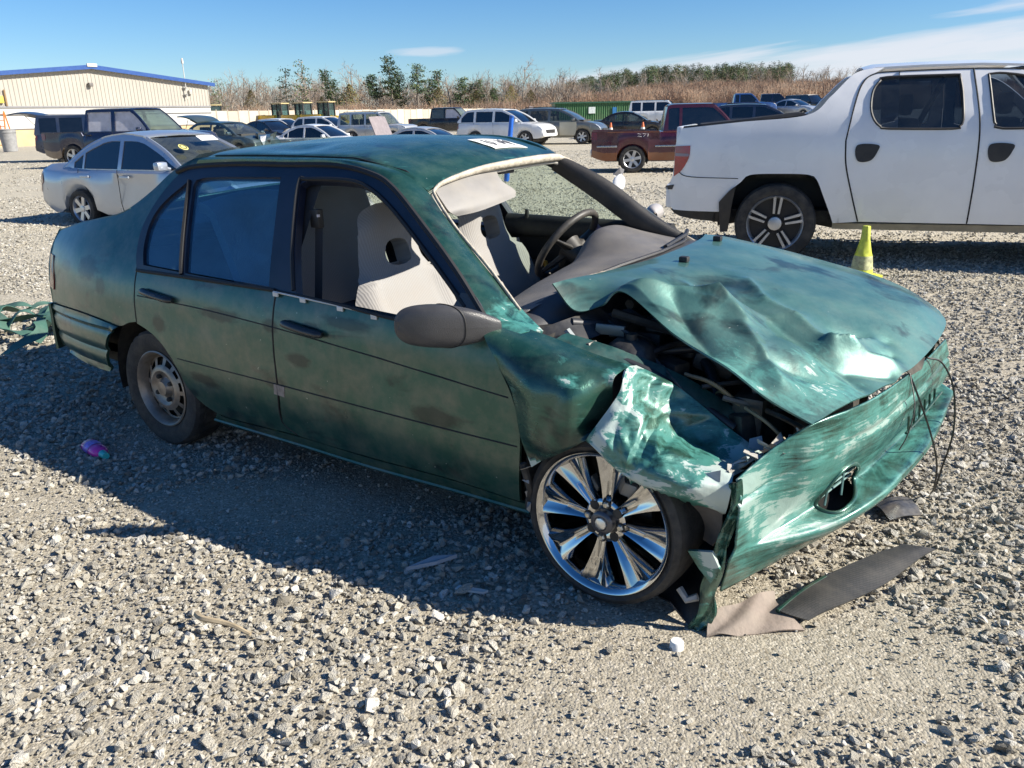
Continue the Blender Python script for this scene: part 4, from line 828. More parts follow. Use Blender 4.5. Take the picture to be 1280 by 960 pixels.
mb = MB(); mb.grid([[(2.075, -.80, .80), (2.10, -.77, .78)], [(2.085, -.80, .55), (2.13, -.70, .5)], [(2.075, -.80, .25), (2.13, -.70, .22)]]); mb.tube([(2.10, -.85, .42), (2.12, -.84, .33), (2.10, -.82, .25)], .012, 6); mb.build('hinge_post', UNDER, car, 40)
mb = MB(); RS = np.random.RandomState(4)
for k in range(5): c_ = np.array([2.115, -.85, .45 - .045 * k]) + RS.uniform(-.01, .01, 3); mb.poly_ext([tuple(c_ + RS.uniform(-.02, .02, 3)) for _ in range(4)], (0, -.004, .002))
mb.parts('torn_scrap', PRIMER, car, 0)
# left front fender, nearly whole
LFO = [(2.0, .80), (2.09, .86), (2.4, .84), (2.75, .80), (3.02, .72), (3.06, .60), (3.05, .50), (2.74, .50), (2.70, .58), (2.60, .645), (2.40, .67), (2.2, .645), (2.08, .55), (2.06, .25), (2.0, .25)]
panel_mb(smooth_poly(LFO, .06, 50), lambda x, z: (x, HW(x, min(z, .8)) - .10 * max(0, (x - 2.2) / .85) ** 2 - .07, z + .025), step=.09, th=.01, flip=True).build('front_fender', PAINT, car, 45)
mb = MB(); mb.grid(surf([[(3.04, .60, .70), (2.98, .74, .70)], [(3.10, .62, .56), (3.02, .78, .56)]], 8, 8)); mb.build('head_lamp', mat('lamp_plastic', (.5, .5, .48), .15, .3, 1), car, 60)
# ---- engine bay
mb = MB(); mb.grid([[(2.08, y, z) for y in (-.72, -.3, .2, .7)] for z in (.25, .5, .80)]); mb.grid([[(x, .60, z) for x in (2.08, 2.5, 2.85)] for z in (.25, .5, .70)]); mb.grid([[(2.82, y, z) for y in (-.40, 0, .6)] for z in (.22, .60)]); mb.grid([[(x, y, .22) for x in (2.08, 2.5, 2.80)] for y in (-.72, 0, .7)])
mb.parts('engine_bay_wall', UNDER, car, 0)
ENG = mat('engine_black', (.018, .019, .022), .42, .1, var=.5, vscale=20, dirt=.2)
mb = MB(); mb.lathe([(.0, .78), (.05, .78), (.075, .76), (.10, .70), (.12, .55), (.13, .35)], 24, (2.30, -.50, 0), 'z'); mb.lathe([(0, .80), (.02, .80), (.02, .775)], 12, (2.30, -.50, 0), 'z'); mb.parts('strut_tower', ENG, car, 40)
mb = MB(); mb.box((2.45, .02, .58), (.42, .40, .30), bev=.03); mb.box((2.36, .02, .77), (.16, .42, .07), bev=.02); mb.box((2.58, -.17, .70), (.20, .14, .10), bev=.02); mb.box((2.27, -.25, .70), (.14, .22, .14), bev=.02); mb.parts('engine_block', ENG, car, 40)
mb = MB(); mb.lathe([(.0, .80), (.05, .80), (.055, .78), (.055, .70)], 16, (2.42, -.30, 0), 'z'); mb.box((2.70, -.35, .50), (.10, .30, .30), bev=.015); mb.box((2.10, -.52, .74), (.06, .28, .10), bev=.02); mb.parts('reservoir', ENG, car, 40)
mb = MB()
for pts, r in (([(2.10, -.55, .82), (2.16, -.45, .80), (2.20, -.30, .78), (2.30, -.2, .80)], .018), ([(2.24, -.40, .74), (2.36, -.42, .73), (2.48, -.36, .74), (2.56, -.3, .70)], .016), ([(2.45, -.30, .72), (2.55, -.40, .66), (2.62, -.50, .56), (2.66, -.52, .45)], .02), ([(2.50, -.1, .78), (2.62, -.2, .74), (2.74, -.36, .66), (2.76, -.4, .5)], .014), ([(2.3, -.6, .74), (2.42, -.58, .70), (2.55, -.54, .62), (2.68, -.54, .56)], .016), ([(2.6, -.46, .60), (2.62, -.44, .52), (2.6, -.42, .42)], .03)):
    mb.tube(curve([list(p) for p in pts], 14), r, 8)
mb.parts('hose', mat('hose_rubber', (.025, .027, .032), .45, var=.3), car, 50)
P = surf([[(2.10, -.68, .78), (2.3, -.64, .735), (2.5, -.57, .65), (2.70, -.52, .55)], [(2.12, -.60, .79), (2.3, -.57, .755), (2.5, -.51, .68), (2.70, -.47, .57)], [(2.12, -.60, .68), (2.3, -.56, .66), (2.5, -.50, .58), (2.70, -.46, .47)]], 8, 24); shell(P, .006).build('inner_fender_rail', mat('inner_fender_green', (.012, .06, .056), .5, .1, var=.5, vscale=14, dirt=.2), car, 40)
P = surf([[(2.02, -.66, .805), (2.09, -.56, .835), (2.14, -.42, .85)], [(2.10, -.66, .745), (2.17, -.55, .775), (2.22, -.40, .79)]], 8, 16); shell(P, .006).build('cowl_panel', ENG, car, 40)
mb = MB(); mb.tube([(2.17, -.50, .80), (2.27, -.49, .80)], .010, 6, flat=2); mb.tube([(2.10, -.58, .80), (2.16, -.58, .74), (2.20, -.57, .70)], .016, 8); mb.parts('hood_hinge', mat('hinge_grey', (.16, .18, .19), .4, .5), car, 40)
mb = MB(); mb.lathe([(.018, -.006), (.024, 0), (.018, .006)], 16, (2.60, -.46, .62), 'y'); mb.build('filler_ring', mat('tan_ring', (.35, .25, .10), .5), car, 40)

GREYM = mat('dusty_metal', (.13, .13, .125), .5, .5, var=.5, vscale=18, dirt=.35); RS = np.random.RandomState(31)
for c_, d_, m_, nm in (((2.20, -.36, .79), (.10, .16, .05), ENG, 'fuse_box'), ((2.52, -.30, .70), (.14, .10, .10), GREYM, 'alternator'), ((2.36, -.12, .82), (.30, .07, .05), GREYM, 'intake_pipe'), ((2.66, -.28, .62), (.05, .34, .26), GREYM, 'radiator'), ((2.40, -.44, .66), (.16, .07, .12), ENG, 'bracket'), ((2.56, -.48, .56), (.14, .10, .10), ENG, 'horn_bracket'), ((2.30, -.30, .77), (.07, .07, .09), GREYM, 'cap_housing'), ((2.73, -.44, .52), (.07, .22, .16), ENG, 'lamp_housing'), ((2.16, -.60, .755), (.12, .05, .03), GREYM, 'hinge_plate')):
    mb = MB(); mb.box(c_, d_, M=Matrix.Rotation(RS.uniform(-.5, .5), 3, 'Z') @ Matrix.Rotation(RS.uniform(-.3, .3), 3, 'Y'), bev=min(d_) * .2); mb.build(nm, m_, car, 40)
for k in range(9):
    a = Vector((2.14 + .07 * k, -.50 + .10 * RS.rand() - .01 * k, .80 - .022 * k)); b_ = a + Vector((RS.uniform(.10, .28), RS.uniform(-.12, .22), RS.uniform(-.14, .02))); m2_ = (a + b_) / 2 + Vector((0, RS.uniform(-.06, .06), RS.uniform(.0, .06)))
    mb = MB(); mb.tube(curve([list(a), list(m2_), list(b_)], 12), RS.uniform(.004, .012), 6); mb.build('wiring', [ENG, GREYM, mat('tan_wire', (.26, .20, .12), .6, var=.3)][k % 3] , car, 50)
mb = MB(); mb.lathe([(.055, -.02), (.062, 0), (.055, .02), (.04, .02), (.04, -.02)], 20, (2.67, -.50, .50), 'y', closed=True); mb.build('pulley', ENG, car, 40)
# ---- right door mirror
mm = mat('mirror_shell', (.055, .055, .058), .33, var=.2, vscale=8, bump=.2, bscale=350)
rows = []
for q, rx, rz_ in ((0, .012, .016), (.06, .046, .045), (.16, .066, .063), (.35, .073, .071), (.55, .070, .068), (.75, .060, .056), (.9, .045, .041), (1.0, .033, .030)):
    c_ = Vector((1.735, -1.005, .862)).lerp(Vector((1.945, -.795, .845)), q); ax = Vector((1, 0, 0)); row = []
    for k in range(24):
        a = 2 * math.pi * k / 24; row.append((c_.x + math.copysign(abs(math.cos(a)) ** .8, math.cos(a)) * rx * (1.15 if math.cos(a) > 0 else .55), c_.y + .25 * rx * math.cos(a), c_.z + math.copysign(abs(math.sin(a)) ** .75, math.sin(a)) * rz_))
    rows.append(row)
rows = [[(rows[0][0][0] - .006, rows[0][0][1], .862)] * 24] + rows; rows = surf([r + [r[0]] for r in rows], 34, 40); mb = MB(); mb.grid(rows); o_ = mb.build('door_mirror', mm, car, 60); ring = rows[19]; mb = MB(); mb.tube([Vector(p) * 1.0 + (Vector(p) - Vector((1.84, -.90, .853))) * .012 for p in ring], .0022, 5, cap=False); mb.build('housing_seam', RUB, o_, 50)
panel_mb(smooth_poly([(1.80, .93), (1.86, .925), (1.925, .865), (1.945, .83), (1.76, .83)], .03, 40), SR(.010), step=.05, th=.012).build('mirror_base', mm, car, 40)
# left door mirror; sunlight on it put in as a pale shell colour
mb = MB(); c_ = Vector((1.70, .93, 1.02))
for q in (0,):
    rows = [[(c_.x + dx + .040 * math.cos(a) * s_, c_.y + .10 * k_, c_.z - .012 + .042 * math.sin(a) * s_) for a in np.linspace(0, 2 * math.pi, 17)] for k_, s_, dx in ((-1, .35, .05), (-.7, .8, .02), (-.1, 1, 0), (.5, .95, -.01), (.9, .6, -.02), (1.0, .15, -.02))]
    mb.grid(surf(rows, 14, 24))
mb.build('door_mirror', mat('mirror_shell_sunlit', (.34, .32, .31), .4, var=.1), car, 60)

# ---- cabin: dashboard, steering wheel, seats
DASH = mat('dash_vinyl', (.13, .125, .125), .55, var=.2, vscale=7, bump=.3, bscale=420, dirt=.35)
rowsd = []
for y, xr, zr, xf, zf in ((-.66, 1.80, .815, 1.93, .825), (-.50, 1.775, .842, 1.965, .868), (-.25, 1.74, .868, 2.005, .905), (0, 1.715, .888, 2.035, .925), (.12, 1.71, .905, 2.045, .932), (.22, 1.71, .975, 2.05, .938), (.30, 1.705, 1.005, 2.05, .942), (.42, 1.71, 1.005, 2.045, .944), (.52, 1.72, .975, 2.035, .945), (.60, 1.74, .935, 2.02, .942), (.68, 1.78, .92, 1.99, .938)):
    rowsd.append([(xr + .06, y, zr - .22), (xr - .02, y, zr - .11), (xr - .005, y, zr - .025), (xr + .05, y, zr + .006), (xr + .15, y, (zr * .55 + zf * .45) + .012), (xf, y, zf)])
rowsd = surf(rowsd, 60, 26); mb = MB(); mb.grid(rowsd); dash = mb.build('dashboard', DASH, car, 60)
mb = MB(); mb.grid([[(1.86, y, z) for y in (-.66, 0, .66)] for z in (.3, .5, .72)]); mb.box((1.80, -.08, .55), (.2, .22, .5), bev=.02); mb.build('dash_lower', MATTR, dash, 30)
swc = Vector((1.53, .37, .915)); ta = Vector((.22, 0, .31)).normalized(); tb = Vector((0, 1, 0)); nn = Vector((-.31, 0, .22)).normalized()
mb = MB(); N_ = 48; ring = [swc + ta * (.183 * math.cos(2 * math.pi * k / N_)) + tb * (.183 * math.sin(2 * math.pi * k / N_)) for k in range(N_ + 1)]
mb.tube(ring, .0165, 12); WHL = mat('wheel_grip', (.04, .038, .036), .5, var=.25, vscale=30, dirt=.2)
for a in (1.25, -1.25, 2.6, -2.6):
    d = ta * math.cos(a) + tb * math.sin(a); mb.tube([swc + d * .03 - nn * .03, swc + d * .11 - nn * .015, swc + d * .18], [.03, .020, .016], 8, flat=.6)
mb.lathe([(0, 0), (.001, 0)], 3, tuple(swc)); mb.tube([swc - nn * .16, swc - nn * .05, swc - nn * .01], [.03, .05, .062], 16); mb.build('steering_wheel', WHL, car, 50)
mb = MB(); mb.tube([swc - nn * .10, swc - nn * .30], [.05, .07], 12); mb.build('steering_column', MATTR, car, 50)
mb = MB(); RS = np.random.RandomState(2)
P = [[(1.55 + .10 * i / 7 + .02 * RS.rand(), .60 - .12 * j / 7 + .02 * RS.rand(), .90 + .075 * math.sin(i * .6) * math.sin(j * .5) + .02 * RS.rand() - .02 * i / 7) for j in range(8)] for i in range(8)]
shell(surf(P, 20, 20), .004).build('crumpled_cloth', mat('mauve_cloth', (.30, .22, .30), .8, var=.2, vscale=30), car, 50)
def fabric():
    m = bpy.data.materials.new('seat_fabric'); m.use_nodes = True; t = NT(m.node_tree); b = t.n['Principled BSDF']; tcn = t.add('ShaderNodeTexCoord'); v = tcn.outputs['Object']
    wv = t.add('ShaderNodeTexWave', wave_type='BANDS', bands_direction='Y', inp={'Vector': v, 'Scale': 34.0, 'Distortion': .3, 'Detail': 1.0})
    c = t.mix(wv.outputs[0], (.27, .265, .26), (.325, .318, .31)); c = t.mix(t.ramp(t.noise(v, 6, 4, .6), [(.4, 0), (.8, .6)]), c, (.30, .27, .24))
    t.put(b.inputs['Base Color'], c); b.inputs['Roughness'].default_value = .9; b.inputs['Sheen Weight'].default_value = .2
    bn = t.add('ShaderNodeBump', inp={'Strength': .22, 'Distance': .004, 'Height': wv.outputs[0]}); t.put(b.inputs['Normal'], bn.outputs[0]); return m
FAB = fabric(); FABD = mat('seat_side_fabric', (.10, .10, .11), .9, var=.2, vscale=20, bump=.3, bscale=300)
SO = [(-.265, .02), (-.285, .20), (-.290, .31), (-.270, .365), (-.232, .42), (-.196, .475), (-.176, .55), (-.150, .635), (-.105, .695), (-.06, .715), (0, .72), (.06, .715), (.105, .695), (.150, .635), (.176, .55), (.196, .475), (.232, .42), (.270, .365), (.290, .31), (.285, .20), (.265, .02)]
SH = [(-.062, .465), (-.075, .505), (-.055, .55), (0, .562), (.055, .55), (.075, .505), (.062, .465), (0, .452)]
def seat(cx, cy, cz, tint=None):
    back = Vector((-.36, 0, .93)).normalized(); fwd = Vector((.93, 0, .36)).normalized()
    def fn(s, q):
        w_ = np.interp(q, [0, .31, .37, .425, .48, .55, .64, .72], [.27, .292, .272, .234, .198, .178, .150, .09]); e = min(1.0, abs(s) / w_)
        d = .055 * (1 - e ** 4) + .035 * math.exp(-((e - .78) / .18) ** 2) * (q < .42) + .02 * math.exp(-((q - .18) / .10) ** 2) - .012 * math.exp(-((q - .415) / .012) ** 2) * (abs(s) < .2) + .03 * max(0, 1 - abs(q - .62) / .12)
        d -= .008 * math.exp(-((abs(s) - .17 - .0 * q) / .010) ** 2) * (q < .42)
        p = Vector((cx, cy + s, cz)) + back * q + fwd * d; return tuple(p)
    o = panel_mb(smooth_poly(SO, .02, 60), fn, [smooth_poly(SH, .02, 80)], .028, .085).build('front_seat', FAB, car, 60)
    def fn2(s, q):
        p = Vector((cx, cy + s, cz)) + back * q - fwd * .085 + fwd * (.03 * (abs(s) / .3) ** 4); return tuple(p)
    panel_mb(smooth_poly([(a * 1.02, b_ * 1.01) for a, b_ in SO[:4]] + [(.278, .375), (.295, .31), (.29, .2), (.27, .02)], .05, 60), fn2, step=.08, th=.03).build('seat_back_shell', FABD, o, 40)
    rows = [[(cx + dx, cy + y, cz + z_ + .02 * (abs(y) / .26) ** 2) for y in (-.26, -.18, 0, .18, .26)] for dx, z_ in ((-.05, .02), (.10, .015), (.30, .03), (.45, .04), (.50, -.02), (.48, -.10))]
    shell(surf(rows, 24, 20), -.06).build('seat_cushion', FAB, o, 60)
    mb = MB(); mb.box((cx + .20, cy, cz - .12), (.50, .50, .16), bev=.03); mb.build('seat_base', FABD, o, 40)
    return o
s1 = seat(1.245, -.315, .455); s2 = seat(1.235, .355, .475)
mb = MB(); mb.tube([(1.30, -.02, .55), (1.22, -.015, .78), (1.17, -.02, .92)], [.03, .035, .03], 8, flat=.5); mb.build('arm_rest', mat('arm_rest_tan', (.42, .36, .30), .8, var=.1), s1, 50)
P = surf([[(1.345, .60, .56), (1.335, .635, .55)], [(1.30, .595, .68), (1.285, .640, .67)], [(1.25, .60, .78), (1.23, .642, .77)]], 14, 8); P = [[(x + .015 * math.sin(i * 1.1 + j), y, z) for j, (x, y, z) in enumerate(r)] for i, r in enumerate(P)]
shell(P, .01).build('yellow_foam', mat('yellow_foam', (.50, .28, .04), .9, var=.4, vscale=40, bump=.6, bscale=60), s2, 50)
rows = [[(x, y, z + .05 * (y + .3) * .6) for y in (-.58, -.42, -.25, -.05, .12, .26, .34, .38)] for x, z in ((.62, .42), (.60, .47), (.48, .50), (.40, .62), (.31, .85), (.235, 1.02), (.20, 1.085), (.15, 1.09))]
rows = [[(x + .02 * math.cos(y * 12) * (z > .55), y, z + .03 * math.exp(-((abs(y) - .33) / .13) ** 2) * (z > 1.0)) for x, y, z in r] for r in rows]
shell(surf(rows, 40, 40), .05).build('rear_seat', FAB, car, 60)
mb = MB(); mb.grid([[(.18, -.60, 1.045), (.18, .60, 1.09)], [(-.36, -.62, 1.055), (-.36, .62, 1.10)]]); mb.build('parcel_shelf', MATTR, car, 0)
mb = MB(); mb.box((1.62, .60, .42), (.12, .02, .12), bev=.008); mb.build('kick_pad', mat('kick_tan', (.30, .20, .12), .8, var=.4), car, 30)

# ================================================================ LOOSE THINGS ROUND THE WRECK
def tocar(o): o.location = (CX, CY, 0); o.rotation_euler = (0, 0, CH); return o
P = surf(CT['plate'], 14, 40); P = [[(x, y, z + .010 * math.sin(j * .22) * (i / 13)) for j, (x, y, z) in enumerate(r)] for i, r in enumerate(P)]
sp_ = tocar(thing('torn_splash_shield', 'long flat black ribbed plastic strip with a green edge lying on gravel before the bumper', 'car part'))
def ribbed():
    m = bpy.data.materials.new('ribbed_black_plastic'); m.use_nodes = True; t = NT(m.node_tree); b = t.n['Principled BSDF']; tcn = t.add('ShaderNodeTexCoord'); v = t.mapping(tcn.outputs['Object'], rot=(0, 0, -1.05))
    ck = t.add('ShaderNodeTexBrick', inp={'Vector': v, 'Scale': 34.0, 'Color1': (.030, .030, .030, 1), 'Color2': (.040, .038, .036, 1), 'Mortar': (.006, .006, .006, 1)})
    c = t.mix(t.ramp(t.noise(tcn.outputs['Object'], 8, 4, .6), [(.45, 0), (.8, .45)]), ck.outputs[0], (.13, .115, .095)); t.put(b.inputs['Base Color'], c); b.inputs['Roughness'].default_value = .55
    bn = t.add('ShaderNodeBump', inp={'Strength': .4, 'Distance': .004, 'Height': ck.outputs[0]}); t.put(b.inputs['Normal'], bn.outputs[0]); return m
shell(P, -.006).build('strip', ribbed(), sp_, 50)
mb = MB(); mb.tube([P[0][j] for j in range(0, 17)], .008, 6); mb.build('green_edge', PAINT, sp_, 50)
mb = MB(); mb.box((3.15, -.05, .025), (.06, .05, .05), bev=.006); mb.build('bracket', BLKP, sp_, 30)
P = surf(CT['tray'], 20, 26); P = [[(x, y, max(.004, z * .55 + .006 * math.sin(j * .4 + i * .3))) for j, (x, y, z) in enumerate(r)] for i, r in enumerate(P)]
o_ = shell(P, -.005).build('undertray', mat('brown_undertray', (.25, .20, .165), .75, var=.35, vscale=9, bump=.3, bscale=40, dirt=.4), None, 50)
tocar(tag(o_, 'dusty brown bent plastic undertray lying under the corner of the green bumper', 'car part'))
P = surf([[(2.98, .30, .012), (3.02, .36, .03), (3.07, .43, .015)], [(3.01, .24, .03), (3.06, .30, .045), (3.11, .37, .02)], [(3.05, .20, .012), (3.09, .25, .02), (3.14, .31, .01)]], 10, 14)
o_ = shell(P, -.005).build('lamp_fragment', mat('dark_fragment', (.05, .05, .055), .4, var=.4, vscale=30, dirt=.4), None, 40); tocar(tag(o_, 'broken dark plastic lamp fragment on the gravel below the bumper lip', 'debris'))
# ================================================================ OTHER VEHICLES
def carpaint(name, col, rough=.28, metal=.3, dirt=.25):
    return mat('paint_' + name, col, rough, metal, .6, var=.08, vscale=1.2, dirt=dirt)
TIN = mat('tinted_window', (.006, .008, .012), .05, 0, .6, var=.3, spec=.7)
WGL = glass('car_glass', (.45, .52, .50), .25, .03)
SHG = glass('shattered_glass', (.42, .55, .50), .45, .35)
ALLOY = mat('alloy_wheel', (.52, .53, .55), .32, .8, var=.1); DARKW = mat('dark_wheel', (.02, .02, .022), .45, .3)
HEADL = mat('head_lamp_glass', (.62, .64, .66), .12, .3, 1.0, var=.15, vscale=12); SEAM = mat('seam_black', (.01, .01, .01), .8)
BLACKT = mat('black_trim', (.018, .018, .02), .55, var=.2, dirt=.1)
AMBER = mat('amber_lens', (.55, .18, .02), .3)

def road_wheel(par, x, y, r, w_, spokes=5, m=None, rimr=.66, style=0, flip=None):
    e = bpy.data.objects.new('wheel', None); C.objects.link(e); e.parent = par; e.location = (x, y, r)
    if (y > 0 if flip is None else flip): e.rotation_euler = (0, 0, math.pi)
    R_ = r; q = r * rimr; mb = MB(); mb.lathe([(q, -w_ * .45), (q + (R_ - q) * .4, -w_ * .53), (R_ - .02, -w_ * .48), (R_, -w_ * .30), (R_, w_ * .3), (R_ - .02, w_ * .48), (q, w_ * .45)], 40); mb.build('tyre', TYRE, e, 40)
    mb = MB(); mb.lathe([(q * 1.02, -w_ * .46), (q * 1.0, -w_ * .50), (q * .93, -w_ * .42), (q * .90, -.0)], 40)
    for k in range(spokes):
        a = 2 * math.pi * (k + .2) / spokes; d = Vector((math.cos(a), 0, math.sin(a))); s_ = Vector((-math.sin(a), 0, math.cos(a)))
        if style == 1:
            for off in (-1, 1):
                mb.grid([[tuple(d * q * .36 + s_ * off * q * .085 + s_ * k2 + Vector((0, h, 0))) for k2, h in ((-.013, -w_ * .30), (-.010, -w_ * .42), (.010, -w_ * .42), (.013, -w_ * .30))], [tuple(d * q * .97 + s_ * off * q * .12 + s_ * k2 + Vector((0, h, 0))) for k2, h in ((-.016, -w_ * .34), (-.013, -w_ * .45), (.013, -w_ * .45), (.016, -w_ * .34))]])
        else:
            wd = q * (.75 / spokes + .05)
            mb.grid([[tuple(d * q * .15 + s_ * k2 * wd + Vector((0, h, 0))) for k2, h in ((-1, -w_ * .25), (-.85, -w_ * .38), (.85, -w_ * .38), (1, -w_ * .25))], [tuple(d * q * .95 + s_ * k2 * wd * 1.15 + Vector((0, h, 0))) for k2, h in ((-1, -w_ * .30), (-.85, -w_ * .43), (.85, -w_ * .43), (1, -w_ * .30))]])
    mb.lathe([(q * .26, -w_ * .30), (q * .24, -w_ * .42), (q * .15, -w_ * .44), (0, -w_ * .44)], 20); mb.build('rim', m or ALLOY, e, 40)
    mb = MB(); mb.lathe([(q * .97, -w_ * .18), (q * .5, -w_ * .16), (0, -w_ * .16)], 28); mb.build('wheel_back', DARKW, e, 40)
    return e

KINDS = {
 # L, W, H, belt, wheelbase, front overhang, wheel r, deck profile (x from front bumper =0 to rear = L: listed as fraction), cabin (rear base, roof rear, roof front, front base) as fractions from rear
 'sedan': dict(L=4.5, W=1.75, H=1.46, belt=.93, wb=2.63, fo=.88, r=.31, top=[(0, .62), (.015, .88), (.06, 1.00), (.17, 1.02), (.30, .93), (.66, .93), (.72, .97), (.84, .90), (.94, .78), (.985, .66), (1, .55)], cab=(.135, .335, .545, .745), rise=.0),
 'suv': dict(L=4.65, W=1.86, H=1.69, belt=1.09, wb=2.70, fo=.93, r=.35, top=[(0, .60), (.01, .90), (.03, 1.05), (.30, 1.05), (.70, 1.05), (.76, 1.08), (.90, 1.00), (.96, .90), (.99, .74), (1, .58)], cab=(.015, .12, .545, .775), rise=.10),
 'boxy': dict(L=4.6, W=1.84, H=1.76, belt=1.08, wb=2.70, fo=.90, r=.36, top=[(0, .60), (.01, .95), (.03, 1.08), (.30, 1.08), (.72, 1.08), (.76, 1.10), (.92, 1.06), (.97, .98), (.99, .8), (1, .58)], cab=(.012, .045, .60, .735), rise=.0),
 'hatch': dict(L=4.2, W=1.74, H=1.48, belt=.95, wb=2.58, fo=.86, r=.31, top=[(0, .60), (.012, .85), (.04, .98), (.30, .95), (.68, .95), (.75, .98), (.88, .90), (.95, .80), (.985, .68), (1, .55)], cab=(.03, .20, .53, .775), rise=.05),
 'pickup': dict(L=5.5, W=1.94, H=1.85, belt=1.16, wb=3.35, fo=.98, r=.38, top=[(0, .75), (.008, .75), (.30, .75), (.36, 1.16), (.73, 1.16), (.77, 1.17), (.93, 1.10), (.97, 1.02), (.99, .85), (1, .62)], cab=(.37, .395, .62, .735), rise=.0, bed=.35),
 'crew': dict(L=5.85, W=2.0, H=1.95, belt=1.22, wb=3.68, fo=.95, r=.40, top=[(0, .80), (.006, .80), (.27, .80), (.31, 1.22), (.74, 1.22), (.78, 1.24), (.94, 1.17), (.975, 1.08), (.99, .9), (1, .66)], cab=(.305, .325, .63, .75), rise=.0, bed=.295),
}
def gcar(kind, name, label, loc, rz, paint_, cat='car', group=None, tint=True, detail=1, scale=1.0, two_tone=None, hatch_up=False, hood_up=False, damage=0.0, holes=(), doors=2, shatter=False, sideglass=None, plate=None, roofrails=False, wheelm=None, spokes=5, screens=False, lower=None, front_smash=False, fascia=True, doordent=0.0):
    K = KINDS[kind]; L, Wd, H, belt = K['L'], K['W'], K['H'], K['belt']; hw = Wd / 2; bed = K.get('bed'); sill = .24 if kind in ('sedan', 'hatch') else .34
    root = thing(name, label, cat, loc, rz, group); root.scale = (scale,) * 3
    X = lambda f: -L / 2 + f * L
    topx = [p[0] for p in K['top']]; topz = [p[1] for p in K['top']]
    xf = L / 2 - K['fo']; xr = xf - K['wb']; r = K['r']; ar = r + .07; RS = np.random.RandomState(abs(hash(label)) % 9999 if False else sum(map(ord, label)) % 9999)
    fr = sorted(set([0, .004, .012, .03, .06, .1, .15, .2, .25, .3, .35, .4, .45, .5, .55, .6, .65, .7, .75, .8, .85, .9, .94, .97, .988, .996, 1.0] + [((c + ar * math.cos(a)) + L / 2) / L for c in (xf, xr) for a in np.linspace(0, math.pi, 13)] + ([bed - .004, bed + .004] if bed else [])))
    fr = [f for f in fr if 0 <= f <= 1]
    def wid(f): return hw * (1 - .13 * max(0, (f - .80) / .20) ** 2.2 - .08 * max(0, (.12 - f) / .12) ** 2)
    rows = []
    for f in fr:
        x = X(f); zt = float(np.interp(f, topx, topz)); w_ = wid(f); sh = min(belt - .03 + K['rise'] * (.5 - f), zt - .02) if not (bed and f < bed) else belt - .02
        zb = sill + .10 * max(0, (f - .93) / .07) ** 1.5 + .12 * max(0, (.05 - f) / .05)
        arch = zb
        for c in (xf, xr):
            if abs(x - c) < ar: arch = max(arch, r + math.sqrt(max(0, ar * ar - (x - c) ** 2)))
        if arch > sh - .05: arch = sh - .05
        fl = .012 if arch > zb + .02 else 0
        lowz = min(sh, arch + .28 * (sh - arch))
        if bed and f <= bed: mids = [(w_ * .99 - .0, sh + .02), (w_ - .09, sh + .02), (w_ - .10, zt), (0, zt)]
        else: mids = [(w_ * .955, sh + .015), (w_ * .86, zt - .005), (w_ * .45, zt + .012), (0, zt + .018)]
        half = [(w_ * .5, zb), (w_ * (.985 if fl else .955), arch), (w_ + fl, lowz), (w_ * 1.0 + fl * .5, (lowz + sh) / 2 + .03), (w_ * .985, sh - .02)] + mids
        ring = [(x, -y, z) for y, z in half] + [(x, y, z) for y, z in reversed(half[:-1])]
        if damage and f > .55:
            ring = [(a - damage * .25 * (f - .55) * (fbm(b_ * 2 + 9, c * 3, 3)), b_ + damage * .18 * (fbm(a * 3, c * 3 + 5, 3) - .45) * (f - .5) * 2, c + damage * .25 * (fbm(a * 3 + 2, b_ * 2, 3) - .45) * (f - .5) * 2) for a, b_, c in ring]
        rows.append(ring)
    if doordent:
        rows = [[(a, b_ + (doordent * (.6 * math.exp(-((a - .35) / .45) ** 2 - ((c - .62) / .16) ** 2) + .6 * math.exp(-((a + .25) / .30) ** 2 - ((c - .70) / .10) ** 2) + .35 * (fbm(a * 5, c * 6, 3) - .45)) if b_ < -hw * .8 and -.9 < a < 1.1 else 0), c) for a, b_, c in rr] for rr in rows]
    mb = MB(); mb.grid(rows); n = len(rows[0]); mb.f.append(tuple(range(n))); mb.m.append(0); b0 = (len(fr) - 1) * n; mb.f.append(tuple(b0 + i for i in range(n))); mb.m.append(0)
    mats_ = [paint_]
    if lower:
        mats_.append(lower)
        for k_, f_ in enumerate(mb.f):
            if len(f_) == 4 and max(mb.v[i][2] for i in f_) < sill + (belt - sill) * .42 + .02: mb.m[k_] = 1
    body = mb.build('body', mats_, root, 42)
    # cabin
    c0, c1, c2, c3 = [X(q) for q in K['cab']]; yb = hw * .93; yr = hw * (.72 if kind in ('sedan', 'hatch') else .78)
    def yz(z): return yb + (yr - yb) * max(0, (z - belt) / (H - belt))
    def zbase(x): return belt - .03 + K['rise'] * (-x / L)
    zr_ = H - .03 if kind in ('boxy', 'pickup', 'crew') else H - .06
    out = [(c0, zbase(c0)), (c0 + (c1 - c0) * .55, belt + (zr_ - belt) * .62), (c1 - .02, zr_ - .03), (c1 + .10, zr_ + .005), ((c1 + c2) / 2, H - .02), (c2 - .12, zr_ + .008), (c2, zr_ - .02), (c2 + (c3 - c2) * .5, belt + (zr_ - belt) * .54), (c3, zbase(c3))]
    fine = smooth_poly(out, .12 if detail < 2 else .06, 35)
    k = min(range(len(fine)), key=lambda i: (fine[i][0] - c3) ** 2 + (fine[i][1] - zbase(c3)) ** 2); arc = fine[:k + 1]
    def sfn(off=0.0, sg=-1):
        return lambda x, z: (x, sg * (yz(z) + off), z)
    # windows in the cabin side
    span = c3 - c0; ww = []
